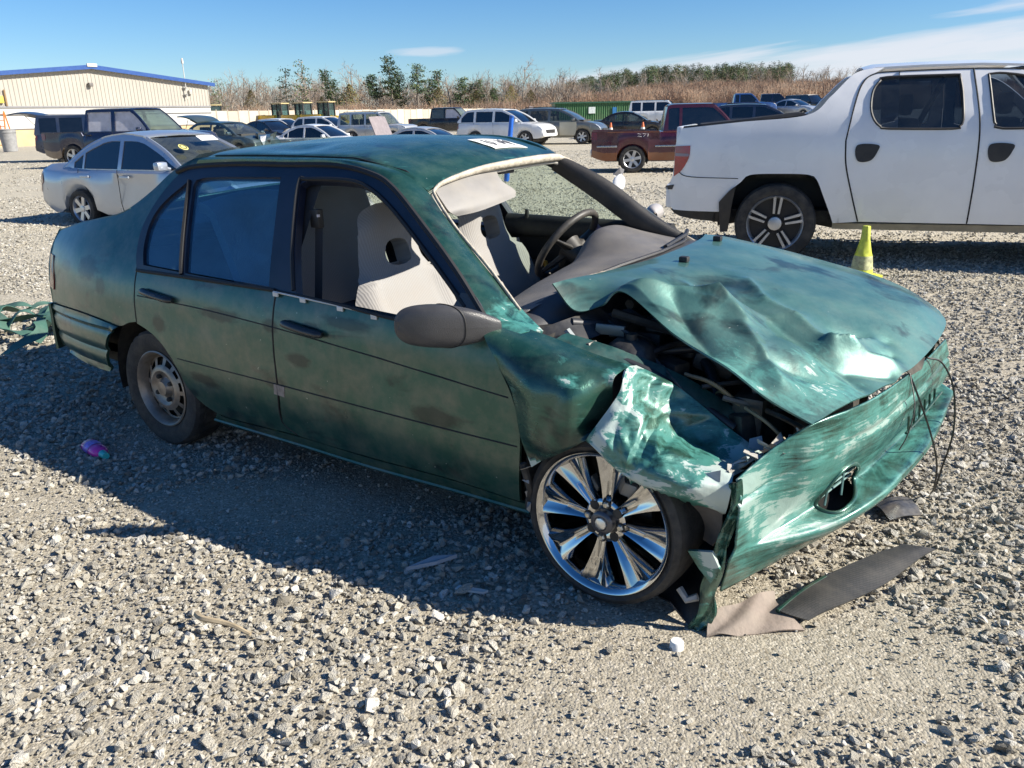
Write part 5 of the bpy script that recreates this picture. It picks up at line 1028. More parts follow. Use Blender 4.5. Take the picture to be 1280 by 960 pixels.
    def winpoly(xa, xb, zl, zh):
        """cell of the cabin side between xa and xb kept inside the outline"""
        up = [p for p in arc]; ux = [p[0] for p in up]; uz = [p[1] for p in up]
        pts = [(xa, zl)]; 
        for i in range(9):
            x = xa + (xb - xa) * i / 8; pts.append((x, max(zl + .02, min(zh, float(np.interp(x, ux, uz)) - .075))))
        pts.append((xb, zl)); return pts
    zl = belt + .005; zh = zr_ - .055
    if kind == 'sedan': cells = [(c0 + .30, c0 + .50), (c0 + .54, (c0 + c3) / 2 - .06), ((c0 + c3) / 2 + .02, c3 - .16)]
    elif kind == 'hatch': cells = [(c0 + .22, c0 + .50), (c0 + .55, (c0 + c3) / 2 - .02), ((c0 + c3) / 2 + .06, c3 - .18)]
    elif kind in ('suv', 'boxy'): cells = [(c0 + .20, c0 + span * .25), (c0 + span * .285, c0 + span * .54), (c0 + span * .575, c3 - .14)]
    elif kind == 'pickup': cells = [(c0 + .12, c0 + .42), (c0 + .50, c3 - .16)] if doors == 2 else [(c0 + .14, c3 - .16)]
    else: cells = [(c0 + .14, c0 + span * .42), (c0 + span * .47, c3 - .16)]
    wins = [winpoly(a, b_, zl, zh) for a, b_ in cells]
    sideo = arc + [(c3, zbase(c3) - .04), (c0, zbase(c0) - .04)]
    gm = sideglass or (TIN if tint else WGL)
    for sg in (-1, 1):
        panel_mb(resample(sideo, .25), sfn(0, sg), [resample(q, .25) for q in wins], .3, .03, flip=sg > 0).build('cabin_side', paint_, root, 40)
        for qi, q in enumerate(wins):
            if (qi, sg) in holes: continue
            o = panel_mb(resample(q, .3), sfn(-.012, sg), step=.5, th=0).build('side_window', gm, root, 0)
    if holes or not tint: # something dark to see inside: seats and floor
        mb = MB()
        for xx in ((c0 + c3) / 2 + .25, (c0 + c3) / 2 - .55):
            for yy in (-.38, .38): mb.box((xx - .12, yy, belt - .05), (.16, .46, .75), bev=.04)
        mb.box(((c0 + c3) / 2, 0, belt - .28), (span * .9, hw * 1.7, .05)); mb.box((c3 - .1, 0, belt - .02), (.5, hw * 1.6, .12)); mb.parts('cabin_piece', mat('dark_cabin', (.05, .048, .045), .85, var=.3), root, 40)
    if screens:
        for q in wins: panel_mb(resample(q, .3), sfn(-.05, -1), step=.5, th=0).build('airbag_curtain', mat('airbag_cloth', (.50, .50, .55), .85, var=.15, vscale=5), root, 0)
    # roof, windscreen and back glass as strips across the cabin
    def strip(pts, bulge_x, nm, m, crown=.03, inset=0.0, push=0.0, th=.02):
        P = [];
        for x, z in pts:
            y0 = yz(z) - inset; P.append([(x + bulge_x * (1 - s * s), y0 * s, z + crown * (1 - s * s) + push) for s in (-1, -.6, 0, .6, 1)])
        if th: return shell(P, -th).build(nm, m, root, 50)
        mb = MB(); mb.grid(P); return mb.build(nm, m, root, 50)
    ri = [i for i, p in enumerate(arc) if p[0] >= c1 - .03 and p[1] > zr_ - .08]; i1 = ri[0]; i2 = max(i for i in ri if arc[i][0] <= c2 + .02)
    strip(arc[i1:i2 + 1], 0, 'roof', paint_)
    strip(arc[i2:], .09, 'windscreen', SHG if shatter else (WGL if not tint or detail > 1 else TIN), 0.0, .055, 0, 0)
    if not hatch_up: strip(arc[:i1 + 1], -.06, 'rear_glass', TIN if tint else WGL, 0.0, .05, 0, 0)
    for sg in (-1, 1):                                                # pillar posts beside the glass
        for seg in (arc[i2:], arc[:i1 + 1]):
            mb = MB(); mb.tube([(x, sg * (yz(z) - .03), z) for x, z in seg], .034, 5); mb.build('pillar', paint_, root, 50)
    # wheels, wells
    wr = K['r']; wm = wheelm or ALLOY
    for x in (xf, xr):
        for sg in (-1, 1): road_wheel(root, x, sg * (hw - .115), wr, .22, spokes, wm)
        mb = MB(); mb.grid([[(x + ar * 1.0 * math.cos(a), y, r + ar * 1.0 * math.sin(a)) for a in np.linspace(-.35, math.pi + .35, 15)] for y in (-hw * .93, -hw * .35, hw * .35, hw * .93)]); mb.box((x, 0, r + .05), (ar * 1.7, hw * .7, .5)); mb.build('wheel_well', DARKW, root, 50)
    mb = MB(); mb.box((0, 0, sill + .02), (L * .86, hw * 1.55, .10)); mb.build('underbody', DARKW, root, 0)
    # lamps, grille, bumpers, mirrors, handles, seams
    def cells_of(f0, f1, r0, r1, nm, m, off=.007, sgs=(-1, 1)):
        idx = [i for i, f in enumerate(fr) if f0 <= f <= f1]
        for sg in sgs:
            P = []
            for i in idx:
                row = rows[i]; n_ = len(row); sel = range(r0, r1 + 1)
                P.append([(row[j][0] + (off if f1 > .9 else (-off if f0 < .1 else 0)), row[j][1] - off if sg < 0 else -row[j][1] + off, row[j][2] + (off * .4)) for j in sel])
            if len(P) > 1: shell(P, .004).build(nm, m, root, 40)
    if fascia and not front_smash:
        cells_of(.93, .990, 4, 5, 'head_lamp', HEADL)
        zf = float(np.interp(.99, topx, topz)); mb = MB(); mb.box((L / 2 + .002, 0, zf - .13 if kind != 'crew' else .92), (.03, hw * 1.05, .14 if kind in ('sedan', 'hatch') else .24), bev=.01); mb.build('grille', BLACKT if detail < 2 else mat('chrome_grille', (.35, .36, .38), .25, .9), root, 30)
        mb = MB(); mb.box((L / 2 - .02, 0, sill + .16), (.08, hw * 1.5, .16), bev=.03); mb.build('front_bumper', BLACKT if kind in ('pickup', 'boxy') else paint_, root, 40)
        for sg in (-1, 1): mb = MB(); mb.box((L / 2 - .035, sg * hw * .68, sill + .20), (.08, .20, .10), bev=.02); mb.build('fog_lamp', HEADL, root, 40)
    cells_of(.0, .035, 3, 4, 'tail_lamp', LENS)
    mb = MB(); mb.box((-L / 2 + .02, 0, sill + .2), (.10, hw * 1.7, .20), bev=.03); mb.build('rear_bumper', BLACKT if kind == 'boxy' else (mat('chrome_bumper', (.5, .5, .5), .25, .9) if bed else paint_), root, 40)
    for sg in (-1, 1):
        mb = MB(); mb.box((c3 - .30, sg * (hw + .09), belt + .07), (.12, .19, .13), bev=.045); mb.tube([(c3 - .28, sg * (hw - .06), belt + .02), (c3 - .30, sg * (hw + .03), belt + .05)], .025, 6); mb.build('door_mirror', paint_, root, 50)
    mid_ = (cells[-2][1] + cells[-1][0]) / 2 if len(cells) > 1 else c0 + .06
    if detail:
        for sg in (-1, 1):
            lines = [[(mid_, belt), (mid_ + .01, .72), (mid_ + .01, sill + .03)], [(c3 - .10, belt - .02), (c3 - .06, .72), (c3 - .10, sill + .03)]]
            if kind in ('sedan', 'suv', 'hatch', 'boxy', 'crew'): lines.append([(cells[0][0] - .02 if kind == 'crew' else cells[-2][0] - .08, belt), (cells[-2][0] - .08, .80), (max(xr + ar * .75, cells[-2][0]), r + ar * .65), (xr + ar + .03, sill + .04)])
            for ln in lines:
                def ys(x, z):
                    return float(np.interp((x + L / 2) / L, [0, .12, .8, 1], [hw * .92, hw, hw, hw * .87])) * float(np.interp(z, [sill, sill + .28 * (belt - sill), belt - .05, belt], [.955, 1.0, .985, .975])) + .002
                mb = MB(); mb.tube([(x, sg * ys(x, z), z) for x, z in curve([list(p) for p in ln], 12)], .006, 4); mb.build('door_seam', SEAM, root, 0)
            for xx in ([mid_ + .18, cells[-2][0] + .08] if len(cells) > 1 and kind != 'pickup' else [mid_ + .18]):
                mb = MB(); mb.box((xx, sg * (hw + .012), belt - .11), (.20, .03, .035), bev=.01); mb.build('handle', BLACKT if kind in ('crew', 'pickup') else paint_, root, 40)
    if roofrails:
        for sg in (-1, 1): mb = MB(); mb.tube([(c1 + .2, sg * (yr - .06), H - .01), (c1 + .3, sg * (yr - .06), H + .045), (c2 - .35, sg * (yr - .06), H + .05), (c2 - .2, sg * (yr - .06), H)], .018, 6); mb.build('roof_rail', BLACKT, root, 50)
    if hatch_up:
        a = rad(hatch_up if hatch_up is not True else 18); piv = Vector((c1 + .05, 0, H)); d = Vector((-math.cos(a), 0, math.sin(a))); nrm = Vector((-math.sin(a), 0, -math.cos(a)))
        rowsh = []
        for q, wq, dip in ((0, .74, 0), (.25, .78, -.02), (.55, .84, 0), (.80, .86, .06), (1.05, .84, .16)):
            rowsh.append([tuple(piv + d * q + nrm * (dip + .05 * s * s) + Vector((0, s * hw * wq, 0))) for s in (-1, -.85, -.4, 0, .4, .85, 1)])
        shell(surf(rowsh, 12, 14), .05).build('raised_tailgate', paint_, root, 45)
        P = [[tuple(piv + d * q + nrm * (.075 + .05 * s * s) + Vector((0, s * hw * .62, 0))) for s in (-1, 0, 1)] for q in (.14, .55)]; mb = MB(); mb.grid(P); mb.build('tailgate_glass', TIN, root, 0)
        mb = MB(); mb.box((X(0) + .06, 0, (belt + sill) / 2 + .2), (.1, hw * 1.5, .5)); mb.build('load_bay', DARKW, root, 0)
        for sg in (-1, 1): mb = MB(); mb.tube([(c0 + .1, sg * hw * .8, belt + .25), tuple(piv + d * .5 + nrm * .08 + Vector((0, sg * hw * .75, 0)))], .012, 5); mb.build('gas_strut', BLACKT, root, 0)
    if hood_up:
        xb = c3 + .10; ln = (L / 2 - xb) * .95; a = rad(68)
        rowsh = [[(xb + ln * q * math.cos(a) + .05 * s * s, s * hw * (.80 - .05 * q), belt + .04 + ln * q * math.sin(a) - .02 * abs(s)) for s in (-1, -.5, 0, .5, 1)] for q in (0, .35, .7, 1)]
        shell(surf(rowsh, 10, 12), .03).build('raised_hood', mat('hood_underside', (.22, .19, .20), .7, var=.15), root, 50)
        mb = MB(); mb.box((xb + ln * .5, 0, belt - .05), (ln * .8, hw * 1.3, .10), bev=.02); mb.build('engine', DARKW, root, 30)
    if front_smash:
        mb = MB(); q = RS
        for k_ in range(14):
            c_ = np.array([L / 2 - .12 - .45 * q.rand(), (q.rand() * 2 - 1) * hw * .85, .45 + .5 * q.rand()]); pl = [tuple(c_ + q.uniform(-.24, .24, 3)) for _ in range(4)]; mb.poly_ext(pl, (.02, .01, .02), k_ % 3)
        mb.build('smashed_front', [BLACKT, HEADL, paint_], root, 0)['kind'] = 'stuff'
    return root

# ---------------------------------------------------------------- white crew-cab pickup on the right
TH = rad(-18); HX, HY = 2.67 - .0, 8.13
tk = thing('white_pickup', 'large white four door pickup truck with sloping rear roof sides and black door handles', 'pickup truck', (HX + math.sin(TH) * -.0, HY, 0), TH)
# local frame: origin on the ground under the right rear hub's outer face; +x forward, right side towards -y
WP = carpaint('white', (.80, .80, .80), .28, .0, .02)
def TS(off=0.0):
    def f(x, z):
        x = x - .045 * max(0, x - .2); y = -.04 + np.interp(z, [.35, .5, .75, 1.05, 1.25, 1.40, 1.6, 1.78, 1.9], [.07, .03, 0, 0, .015, .055, .15, .25, .34]) - .030 * (1 / (1 + math.exp(-(z - .998) / .006)) * math.exp(-max(0, z - 1.0) / .05)) * math.exp(-(x / .33) ** 4) * -1
        y += .20 * max(0, (-.75 - x) / .4) ** 2
        return (x, y - off, z)
    return f
def TL(f): return lambda x, z: (f(x, z)[0], 1.90 - f(x, z)[1], f(x, z)[2])
ARCH = [(.56, .40), (.52, .50), (.435, .68), (.362, .825), (.28, .872), (0, .880), (-.271, .868), (-.353, .80), (-.46, .70), (-.53, .55), (-.55, .40)]
bedside = [(.80, .425), (.56, .405)] + ARCH[1:-1] + [(-.55, .50), (-1.02, .505), (-1.07, .56), (-1.085, .715), (-1.04, .86), (-1.03, 1.0), (-1.02, 1.18), (-.96, 1.315), (-.393, 1.368), (.217, 1.424), (.42, 1.585), (.566, 1.735), (.652, 1.80), (.769, 1.828), (.90, 1.835), (.801, 1.778), (.705, 1.69), (.648, 1.486), (.599, 1.187), (.624, .964), (.711, .679)]
rdoor = [(.603, 1.187), (.652, 1.486), (.709, 1.685), (.803, 1.772), (1.0, 1.792), (1.684, 1.800), (1.769, 1.252), (1.789, .425), (.802, .425), (.715, .679), (.628, .964)]
fdoor = [(1.689, 1.800), (1.774, 1.252), (1.794, .425), (2.75, .425), (2.82, .9), (2.85, 1.25), (2.60, 1.50), (2.25, 1.735), (1.95, 1.795)]
w1 = [(.80, 1.48), (.81, 1.63), (.87, 1.72), (.93, 1.748), (1.568, 1.754), (1.60, 1.60), (1.622, 1.362), (1.595, 1.305), (1.545, 1.284), (.975, 1.291), (.90, 1.31), (.835, 1.375)]
w2 = [(1.815, 1.751), (1.95, 1.755), (2.20, 1.70), (2.45, 1.52), (2.62, 1.36), (2.60, 1.29), (1.96, 1.282), (1.90, 1.32), (1.875, 1.384)]
WINB = glass('pickup_window', (.22, .27, .33), .30, .02)
def both(nm, poly, m, off=0.0, holes=(), step=.12, th=.02, rs=.05, sharp=40):
    for k_, f in enumerate((TS(off), TL(TS(off)))):
        o = panel_mb(smooth_poly(poly, rs, sharp), f, [smooth_poly(h, rs, 60) for h in holes], step, th, flip=k_ == 1).build(nm, m, tk, 40)
    return o
both('bed_side', bedside, WP); both('rear_door', rdoor, WP, .0, [w1]); both('front_door', fdoor, WP, .0, [w2])
both('rear_window', w1, WINB, -.015, th=0); both('front_window', w2, WINB, -.015, th=0)
for k_, f in enumerate((TS(.004), TL(TS(.004)))):
    for w_ in (w1, w2):
        mb = MB(); pp = smooth_poly(w_, .04, 60); mb.tube([f(*p) for p in pp + pp[:1]], .011, 6); mb.build('window_seal', BLACKT, tk, 50)
for pts in ([(.597, 1.187), (.622, .964), (.709, .679), (.795, .43)], [(.597, 1.187), (.646, 1.486), (.703, 1.69), (.80, 1.777), (1.0, 1.797), (1.686, 1.803), (2.1, 1.79)], [(1.687, 1.80), (1.772, 1.252), (1.792, .43)]):
    mb = MB(); mb.tube([TS(.001)(*p) for p in curve([list(p) for p in pts], 30)], .007, 5); mb.build('door_seam', SEAM, tk, 0)
mb = MB(); mb.tube([TS(.001)(*p) for p in curve([[-.99, .90], [-.87, .848], [-.384, .832]], 14)], .004, 5); mb.build('body_seam', SEAM, tk, 0)
for hx_ in (.706, 1.876): both('door_handle', [(hx_, 1.144), (hx_ + .19, 1.147), (hx_ + .192, 1.087), (hx_ + .134, 1.004), (hx_ + .016, 1.005)], BLACKT, .012, step=.1, th=.02, rs=.02, sharp=170)
both('tail_lamp', [(-1.025, 1.143), (-.872, 1.150), (-.88, 1.035), (-.945, .914), (-1.03, .845)], mat('pickup_tail_lens', (.32, .012, .018), .2, 0, .8, var=.35, vscale=9), .006, step=.05, th=.02)
both('lamp_clear_band', [(-1.02, 1.075), (-.879, 1.07), (-.88, 1.045), (-1.022, 1.045)], mat('lamp_band', (.22, .12, .16), .2, 0, .8), .009, step=.1, th=.01)
both('bumper_end', [(-1.115, .745), (-1.03, .760), (-1.045, .712), (-1.115, .705)], BLACKT, .01, step=.05, th=.08)
both('bed_rail_cap', [(-.96, 1.316), (-.393, 1.368), (.215, 1.424), (.18, 1.445), (-.393, 1.388), (-.95, 1.335)], BLACKT, -.005, step=.1, th=.07)
both('sill', [(.56, .40), (3.6, .42), (3.6, .345), (.56, .345)], mat('tan_sill', (.30, .26, .19), .6, var=.2), -.03, step=.2)
both('lower_trim', [(-1.06, .51), (-.55, .497), (-.55, .39), (-.95, .44)], BLACKT, -.02, step=.1)
both('mud_flap', [(-.555, .60), (-.46, .712), (-.40, .76), (-.43, .55), (-.455, .30), (-.53, .295), (-.545, .45)], BLACKT, .03, step=.1, th=.015)
both('front_fender', [(2.755, .425), (2.90, .43), (2.95, .60), (3.05, .78), (3.2, .86), (3.6, .86), (3.75, .72), (3.82, .5), (4.05, .5), (4.10, .9), (4.02, 1.12), (3.5, 1.22), (2.85, 1.25), (2.82, .9)], WP, 0, step=.2)
# roof, windscreen, rear window, bed, tailgate, hood
def tstrip(rows_, nm, m, th=.02): shell(rows_, -th).build(nm, m, tk, 50)
RZ = [(.70, 1.795, .27), (.80, 1.822, .28), (1.2, 1.832, .285), (1.7, 1.832, .285), (2.1, 1.81, .28)]
tstrip([[(x, y, z + .05 * (1 - ((y - .95) / .68) ** 2)) for y in np.linspace(s_ - .02, 1.92 - s_, 9)] for x, z, s_ in RZ], 'roof', WP)
tstrip([[(x + .08 * (1 - ((y - .95) / .75) ** 2), y, z) for y in np.linspace(s_, 1.90 - s_, 7)] for x, z, s_ in ((2.12, 1.84, .27), (2.5, 1.56, .15), (2.86, 1.26, .04))], 'windscreen', WINB, .005)
tstrip([[(1.0 + .1 * (1.8 - z), y, z) for y in np.linspace(.2, 1.7, 5)] for z in (1.05, 1.4, 1.80)], 'rear_glass', TIN, .005)
tstrip([[(x, y, z + .03 * (1 - ((y - .95) / .9) ** 2)) for y in np.linspace(.02, 1.88, 9)] for x, z in ((2.86, 1.24), (3.4, 1.20), (3.9, 1.10), (4.08, .95))], 'hood', WP)
mb = MB(); mb.box((4.06, .95, .72), (.10, 1.7, .5), bev=.04); mb.build('front_bumper', WP, tk, 40)
mb = MB(); mb.box((-1.0, .95, 1.02), (.07, 1.55, .62), bev=.02); mb.build('tailgate', WP, tk, 40)
mb = MB(); mb.box((-1.05, .95, .64), (.12, 1.7, .24), bev=.03); mb.build('rear_bumper', WP, tk, 40)
mb = MB(); mb.box((-.2, .95, .85), (1.5, 1.6, .04)); mb.box((1.6, .95, .45), (4.6, 1.6, .12)); mb.box((1.35, .95, .80), (.9, 1.3, .1)); mb.build('floor_pan', UNDER, tk, 0)
mb = MB()
for xx in (1.15, 2.0):
    for yy in (.5, 1.4): mb.box((xx, yy, 1.0), (.18, .5, .75), bev=.05); mb.box((xx - .02, yy, 1.5), (.10, .26, .2), bev=.04)
mb.parts('seat_back', mat('truck_seats', (.04, .04, .042), .85), tk, 40)
for x in (0, 3.1):
    for y in (.085, 1.815): road_wheel(tk, x, y, .392, .245, 5, mat('machined_spokes', (.55, .56, .58), .3, .7) if False else ALLOY, .69, 1, flip=y > .9)
    mb = MB(); mb.grid([[(x - .005 + .60 * math.cos(a), y, .40 + .53 * math.sin(a)) for a in np.linspace(-.0, math.pi, 16)] for y in ((.0, .5) if x == 0 else (.03, .5))]); mb.grid([[(x + .60 * k_ * math.cos(a), .5, .40 + .53 * k_ * math.sin(a)) for a in np.linspace(-.2, math.pi + .2, 16)] for k_ in (1, .05)]); mb.build('wheel_well', DARKW, tk, 50)
mb = MB(); mb.tube([(1.25, .55, 1.28), (1.45, .6, 1.74)], .03, 6); mb.build('seat_belt', BLACKT, tk, 40)

# ---------------------------------------------------------------- cars of the yard
P_SIL = carpaint('silver', (.40, .44, .50), .30, .55, .12); P_NAVY = carpaint('navy', (.010, .018, .055), .22, .3, .15); P_DBLUE = carpaint('dark_blue', (.02, .035, .075), .3, .3, .2)
P_TEAL = carpaint('teal', (.045, .085, .10), .35, .4, .3); P_BLK = carpaint('black', (.010, .010, .013), .22, .2, .15); P_WHT = carpaint('bright_white', (.72, .73, .74), .25, .0, .06)
P_MAR = carpaint('maroon', (.060, .008, .024), .28, .3, .15); P_RUST = carpaint('copper', (.19, .060, .022), .35, .3, .3); P_GRY = carpaint('grey', (.16, .165, .16), .3, .5, .15); P_BLUE = carpaint('blue', (.02, .08, .26), .3, .3, .1); P_LSIL = carpaint('light_silver', (.5, .51, .52), .3, .4, .1)
kia = gcar('sedan', 'silver_sedan', 'silver sedan with dented right doors and round yellow sticker on its windscreen', at(226, 12.35) + Vector((-.08, .30, -.07)), rad(-27), P_SIL, detail=2, spokes=6, scale=.95, doordent=.11)
def put(u, D, dz=0.0):
    if 24 < D < 100: D *= 1.06
    p = at(u, D); p.z = float(gfar(p.x, p.y)) + dz; return p
CURT = mat('white_curtain', (.50, .49, .54), .85, var=.15, vscale=5)
gcar('crew', 'dark_pickup', 'navy blue crew cab pickup with whitish side windows and shattered windscreen parked before the building', put(171, 26.5), rad(-14), P_NAVY, 'pickup truck', lower=carpaint('rocker_tan', (.17, .13, .10), .35, .3, .4), shatter=True, holes=((0, -1), (1, -1)), screens=True, tint=False, scale=.95)
gcar('boxy', 'dark_suv', 'dark blue sport utility car with raised tailgate behind the navy pickup', put(134, 31.5), rad(8), P_DBLUE, 'car', hatch_up=12, scale=.98)
gcar('hatch', 'teal_wagon', 'dull teal wagon with crumpled front and raised tailgate right of the silver sedan', put(292, 33, -.08), rad(-28), P_TEAL, 'car', hatch_up=22, damage=.5, tint=False, front_smash=True, scale=.98)
gcar('sedan', 'black_sedan', 'black sedan with torn open front behind the teal wagon', put(340, 42, -.05), rad(-34), P_BLK, 'car', damage=.5, front_smash=True, scale=.96)
gcar('suv', 'white_suv', 'small white sport utility car below the left yellow loader', put(357, 55, -.1), rad(-26), P_WHT, 'car', scale=.9)
gcar('sedan', 'white_sedan', 'white sedan with dark windows just behind the green roof', put(402, 34, -.25), rad(-22), P_WHT, 'car', scale=.98)
gcar('suv', 'white_suv', 'white sport utility car between the white sedan and the yellow loaders', put(411, 50, -.1), rad(-24), P_WHT, 'car', scale=.95)
gcar('boxy', 'pale_suv', 'pale silver sport utility car with roof rails behind a raised hood', put(474, 46, -.05), rad(-20), P_LSIL, 'car', roofrails=True, scale=.98, tint=False)
gcar('sedan', 'silver_sedan', 'silver sedan with its hood raised close behind the green roof', put(520, 31, -.42), rad(160), P_LSIL, 'car', hood_up=True)
gcar('crew', 'black_pickup', 'black crew cab pickup with pink cloth in its window left of the white crossover', put(562, 60), rad(-18), P_BLK, 'pickup truck', shatter=True, screens=True, holes=((1, -1),), tint=False)
gcar('suv', 'white_crossover', 'clean white crossover behind the blue pole with chrome grille', put(634, 38.5), rad(-27), P_WHT, 'car', spokes=6)
gcar('suv', 'silver_suv', 'light silver sport utility car seen over the white crossover', put(607, 72), rad(-8), P_LSIL, 'car', roofrails=True)
gcar('hatch', 'dark_hatchback', 'dark grey hatchback with tall raised hood behind the grey crossover', put(640, 64, .25), rad(-15), P_GRY, 'car', hood_up=True)
hl = gcar('suv', 'grey_crossover', 'dark grey crossover with one pale tan front door', put(699, 39.5), rad(-19), P_GRY, 'car', spokes=6, roofrails=True, tint=False)
panel_mb(smooth_poly([(.28, .42), (.28, 1.03), (1.10, 1.03), (1.13, .75), (1.05, .42)], .08, 40), lambda x, z: (x, -.955, z), step=.3, th=.02).build('front_door', carpaint('tan_door', (.45, .42, .33), .35, .2, .1), hl, 40)
gcar('sedan', 'black_sedan', 'black sedan with crushed nose before the green container', put(786, 46), rad(-12), P_BLK, 'car', tint=False, damage=.5, front_smash=True)
gcar('boxy', 'white_suv', 'tall white sport utility car behind the maroon pickup bed', put(826, 57, .35), rad(-14), P_WHT, 'car', roofrails=True)
mp = gcar('pickup', 'maroon_pickup', 'maroon single cab pickup with copper lower body and silver wheels', put(856, 21.6), rad(-7), P_MAR, 'pickup truck', lower=P_RUST, scale=.88, spokes=6)
# decal on its bedside
mb = MB()
def stroke(mb, pts, r=.007, x0=-1.45, z0=1.0, s=.75, y=-.99): mb.tube([(x0 + a * s, y, z0 + b * s) for a, b in pts], r, 4)
for pts in ([(0, .10), (.13, .10), (0, 0), (.15, 0)], [(.19, .10), (.32, .10), (.22, 0)], [(.36, .085), (.40, .10), (.375, 0)]): stroke(mb, pts)
mb.build('side_decal', mat('decal_white', (.7, .66, .66), .5), mp, 0)
mb = MB(); mb.tube([(-2.3, -.985, 1.12), (-1.3, -.99, 1.125), (.4, -.985, 1.10)], .008, 4); mb.build('pin_stripe', P_RUST, mp, 0)
for x0, x1 in ((-2.6, -2.02), (-.95, .25), (.3, 1.3)): mb = MB(); mb.box(((x0 + x1) / 2, -.985, .735), (x1 - x0, .015, .05), bev=.005); mb.build('side_moulding', mat('chrome_grille', (.35, .36, .38), .25, .9), mp, 30)
gcar('suv', 'dark_suv', 'dark windowed silver roofed crossover between the maroon pickup and white pickup', put(948, 37), rad(-17), P_DBLUE, 'car', roofrails=True, tint=True)
gcar('pickup', 'blue_pickup', 'blue pickup truck far behind the dark windowed crossover', put(925, 66, .25), rad(-10), P_BLUE, 'pickup truck')
gcar('crew', 'dark_pickup', 'dark pickup on the far right of the yard next to the blue pickup', put(962, 84, .2), rad(-14), P_NAVY, 'pickup truck')
gcar('sedan', 'white_sedan', 'small white sedan seen above the white pickup bed', put(990, 66, .1), rad(-50), P_LSIL, 'car')
gcar('boxy', 'black_suv', 'black sport utility car above the white pickup bed', put(1008, 75, .1), rad(-60), P_BLK, 'car')
gcar('sedan', 'red_sedan', 'dark red sedan half hidden by the white pickup roof pillar', put(1036, 80, .2), rad(-40), carpaint('dark_red', (.14, .012, .016), .3, .2, .15), 'car')

# details on the silver sedan's windscreen
mb = MB(); mb.lathe([(.075, 0), (0, .001)], 24, (0, 0, 0), 'z'); o_ = mb.build('yellow_sticker', mat('yellow_sticker', (.72, .66, .22), .5), kia, 0); o_.location = (.76, -.46, 1.25); o_.rotation_euler = (0, rad(32), 0)
mb = MB(); mb.lathe([(.058, .002), (.040, .0025)], 24, (0, 0, 0), 'z'); o2 = mb.build('sticker_ring', mat('sticker_dark', (.10, .09, .05), .5), kia, 0); o2.location = (.76, -.46, 1.254); o2.rotation_euler = (0, rad(32), 0)
mb = MB(); mb.grid([[(-.07, -.17, 0), (-.07, .17, 0)], [(.07, -.17, 0), (.07, .17, 0)]]); o_ = mb.build('white_label', mat('paper_white', (.78, .78, .76), .7, var=.04), kia, 0); o_.location = (.66, .12, 1.365); o_.rotation_euler = (0, rad(30), 0)

# ================================================================ BUILDING, FENCE, CONTAINER
WALLM = mat('cream_cladding', (.385, .36, .315), .5, .05, var=.05, vscale=.4)
BLUE = mat('blue_trim', (.02, .07, .25), .4, 0, .3, var=.1); LOWW = mat('white_low_wall', (.52, .51, .48), .6, var=.06, vscale=.5)
pr = at(127, 60); phi = rad(60); tx = Vector((math.cos(phi), math.sin(phi), 0)); nx = Vector((math.sin(phi), -math.cos(phi), 0))
bd = thing('metal_building', 'large cream ribbed metal building with blue roof edge at the left', 'building', (pr.x, pr.y, 0), phi)
# local: +x along the gable wall to the right, -y towards the camera side
HWB, EZ, RZB = 10.1, 4.05, 4.98
def roofz(x): return EZ + (RZB - EZ) * (1 - abs(x) / HWB)
# ribbed sheets: each cladding sheet a part with its own ribs
SW = .9; n_ = int(2 * HWB / SW) + 1; sheets = {}
for k_ in range(n_):
    x0 = -HWB + k_ * 2 * HWB / n_; x1 = x0 + 2 * HWB / n_; mb = MB()
    prof = [];
    for q in range(3):
        a = x0 + (x1 - x0) * q / 3; w_ = (x1 - x0) / 3; prof += [(a, 0), (a + w_ * .62, 0), (a + w_ * .72, -.035), (a + w_ * .90, -.035)]
    prof.append((x1, 0)); mb.grid([[(x, y, zt) for x, y in prof] for zt in (2.45,)] + [[(x, y, roofz(x) - .02) for x, y in prof]]); mb.build('cladding_sheet', WALLM, bd, 0, fix=False)
mb = MB()
mb.box((0, .1, 1.75), (2 * HWB, .2, 1.35)); mb.build('low_wall', LOWW, bd, 0)
mb = MB(); mb.box((0, .08, .52), (2 * HWB, .22, 1.06)); mb.build('base_wall', mat('tan_base', (.50, .38, .22), .8, var=.15, vscale=1), bd, 0)
for z_, h_ in ((2.45, .10), (1.09, .06), (1.98, .05)): mb = MB(); mb.box((0, -.04, z_), (2 * HWB, .10, h_)); mb.build('wall_rail', mat('grey_rail', (.22, .22, .23), .6), bd, 0)
mb = MB(); mb.box((0, 14, 2.05), (2 * HWB - .1, 27.6, 3.9)); mb.build('side_walls', WALLM, bd, 0)
for sg in (-1, 1):
    mb = MB(); mb.poly_ext([(0, -.35, RZB + .02), (sg * (HWB + .35), -.35, EZ - .02), (sg * (HWB + .35), 28.3, EZ - .02), (0, 28.3, RZB + .02)], (0, 0, .14)); mb.build('roof_slope', mat('roof_sheet', (.45, .47, .50), .4, .3), bd, 0)
    mb = MB(); mb.poly_ext([(sg * .0, -.40, RZB - .06), (sg * (HWB + .40), -.40, EZ - .10), (sg * (HWB + .40), -.40, EZ + .16), (sg * .0, -.40, RZB + .22)], (0, .06, 0)); mb.build('roof_edge', BLUE, bd, 0)
mb = MB(); mb.box((0, -.42, RZB + .18), (.75, .1, .22), bev=.03); mb.build('ridge_cap', LOWW, bd, 30)
mb = MB(); mb.box((-.2, -.18, 3.9), (.30, .26, .26), bev=.05); mb.tube([(-.2, 0, 3.98), (-.2, -.2, 3.98)], .05, 6); mb.build('wall_lamp', mat('lamp_grey', (.14, .13, .12), .5), bd, 40)
mb = MB(); mb.box((-6.6, -.14, 2.9), (.45, .16, .45), bev=.03); mb.build('yellow_box', mat('yellow_box', (.55, .40, .08), .5), bd, 40)
